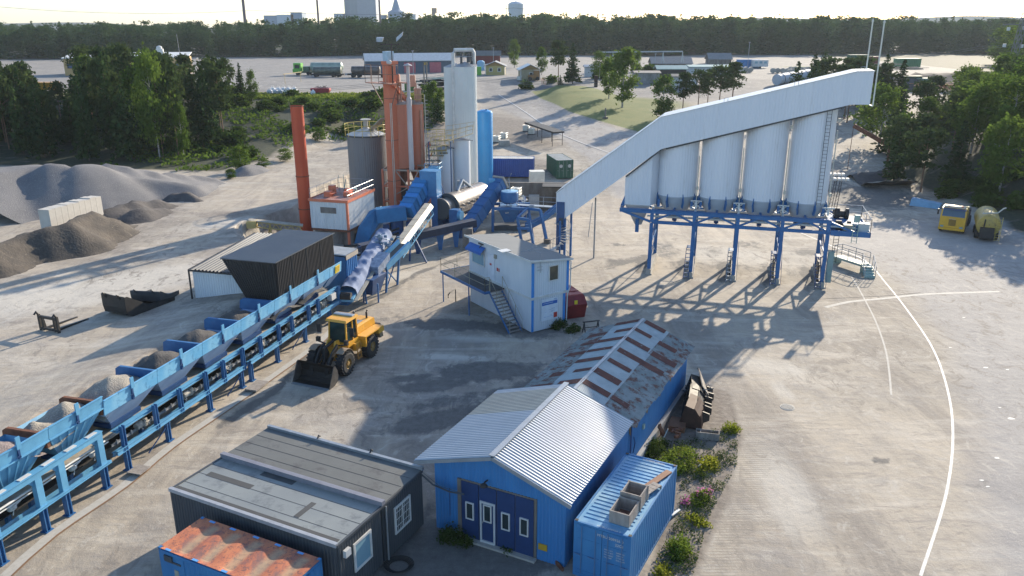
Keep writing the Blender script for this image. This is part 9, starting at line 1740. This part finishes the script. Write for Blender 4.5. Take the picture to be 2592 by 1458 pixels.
# distant works above the treetops
def bl(name, label, u0, u1, vt, Y, m, d=30, cat='industrial building', parts=()):
    a, c_ = hy(u0, vt, Y), hy(u1, vt, Y); T = thing(name, label, cat, ((a.x+c_.x)/2, Y, 5)); b = MB(); b.box(W, a.x, c_.x, Y, Y+d, 5, a.z); b.build('block', m, T)
    for (p0, p1, v0, v1, mm) in parts:
        q0, q1 = hy(p0, v1, Y-.5), hy(p1, v0, Y-.5); b = MB(); b.box(W, q0.x, q1.x, Y-.5, Y+d*.6, q0.z, q1.z); b.build('annex', mm, T)
    return T
md1 = mat('far_blue_grey_wall', (.26, .33, .42), .7); md2 = mat('far_pale_wall', (.50, .55, .60), .7); md3 = mat('far_dark_tower', (.24, .26, .29), .8, c2=(.34, .36, .39), s=.03, st=(3, 1, .4)); md4 = mat('far_lilac_wall', (.36, .38, .43), .7)
bl('factory', 'pale blue grey stepped factory block left above the forest', 667, 703, 39, 900, md1, parts=((703, 742, 37, 70, md2), (738, 764, 31, 70, md1)))
bl('factory', 'massive dark and grey boiler house rising out of the top of the picture', 866, 908, -70, 900, md3, 40, parts=((907, 947, -70, 70, md4), (847, 867, 34, 70, md2)))
bl('factory', 'low pale factory hall right of the boiler house', 991, 1052, 36, 900, md2, parts=((991, 1012, 30, 70, md1),))
p = hy(1003, 30, 890); b = MB(); b.lathe((p.x, 890, 10), [(9, 0), (9, p.z-10), (5, p.z-8), (3, p.z-2), (1, p.z+4), (.4, p.z+14)], 12); b.build('cone_tower', md1, label='small conical silo tower between the factory blocks', category='tower')
p = hy(971, 38, 890); b = MB(); b.lathe((p.x, 890, 10), [(3, 0), (3, p.z-10)], 10); b.lathe((p.x+8, 890, 10), [(2, 0), (2, p.z-14)], 10); b.build('small_silos', md1, label='pair of tiny grey silos beside the rightmost mast', category='silo')
p = hy(1097, 20, 900); b = MB(); b.lathe((p.x, 900, 10), [(2, 0), (2, p.z-12), (1.5, p.z-12)], 8); b.box(W, p.x-2, p.x+3.5, 899, 902, p.z-5, p.z); b.box(W, p.x-4, p.x+5, 898, 902, 10, hy(1097, 46, 900).z); b.build('burner_tower', mat('tan_tower', (.34, .24, .17), .7), label='slim tan tower with a hooked top above the forest', category='tower')
a, c_ = hy(1286, 10, 800), hy(1326, 10, 800); xc = (a.x+c_.x)/2; rr = (c_.x-a.x)/2; T = thing('water_tower', 'pale round water tower with a ladder rising above the forest', 'water tower', (xc, 800, 5)); zt_ = a.z; b = MB(); b.lathe((xc, 800, 5), [(rr*.88, 0), (rr*.92, zt_-5-9), (rr, zt_-5-6), (rr, zt_-5), (rr*.7, zt_-5+1.6), (.3, zt_-5+2.6)], 28); b.build('tank', md2, T, smooth=True)
b = MB(); b.tube([(xc-rr-1, 799, 8), (xc-rr-1, 799, zt_-1)], .3, 5); b.tube([(xc-rr-2, 799, 8), (xc-rr-2, 799, zt_-1)], .3, 5); b.tube([(xc, 800, zt_+2), (xc, 800, zt_+6)], .2, 5); b.build('ladder', md1, T)
# haze: pale air that lets the far forest and the distant works fade
b = MB(); b.box(W, -2700, 3700, -150, 2900, -22, 110); hzb = b.build('haze', m_white, kind='stuff', label='thin pale summer haze', category='haze')
HM = bpy.data.materials.new('haze'); HM.use_nodes = True; nt = HM.node_tree
for n_ in list(nt.nodes): nt.nodes.remove(n_)
out = nt.nodes.new('ShaderNodeOutputMaterial'); pv = nt.nodes.new('ShaderNodeVolumePrincipled'); pv.inputs['Color'].default_value = (.80, .90, 1, 1); pv.inputs['Density'].default_value = .00012; pv.inputs['Anisotropy'].default_value = .2
nt.links.new(pv.outputs[0], out.inputs['Volume']); hzb.data.materials.clear(); hzb.data.materials.append(HM)
for o in bpy.data.objects:
    if '_o' in o: del o['_o']
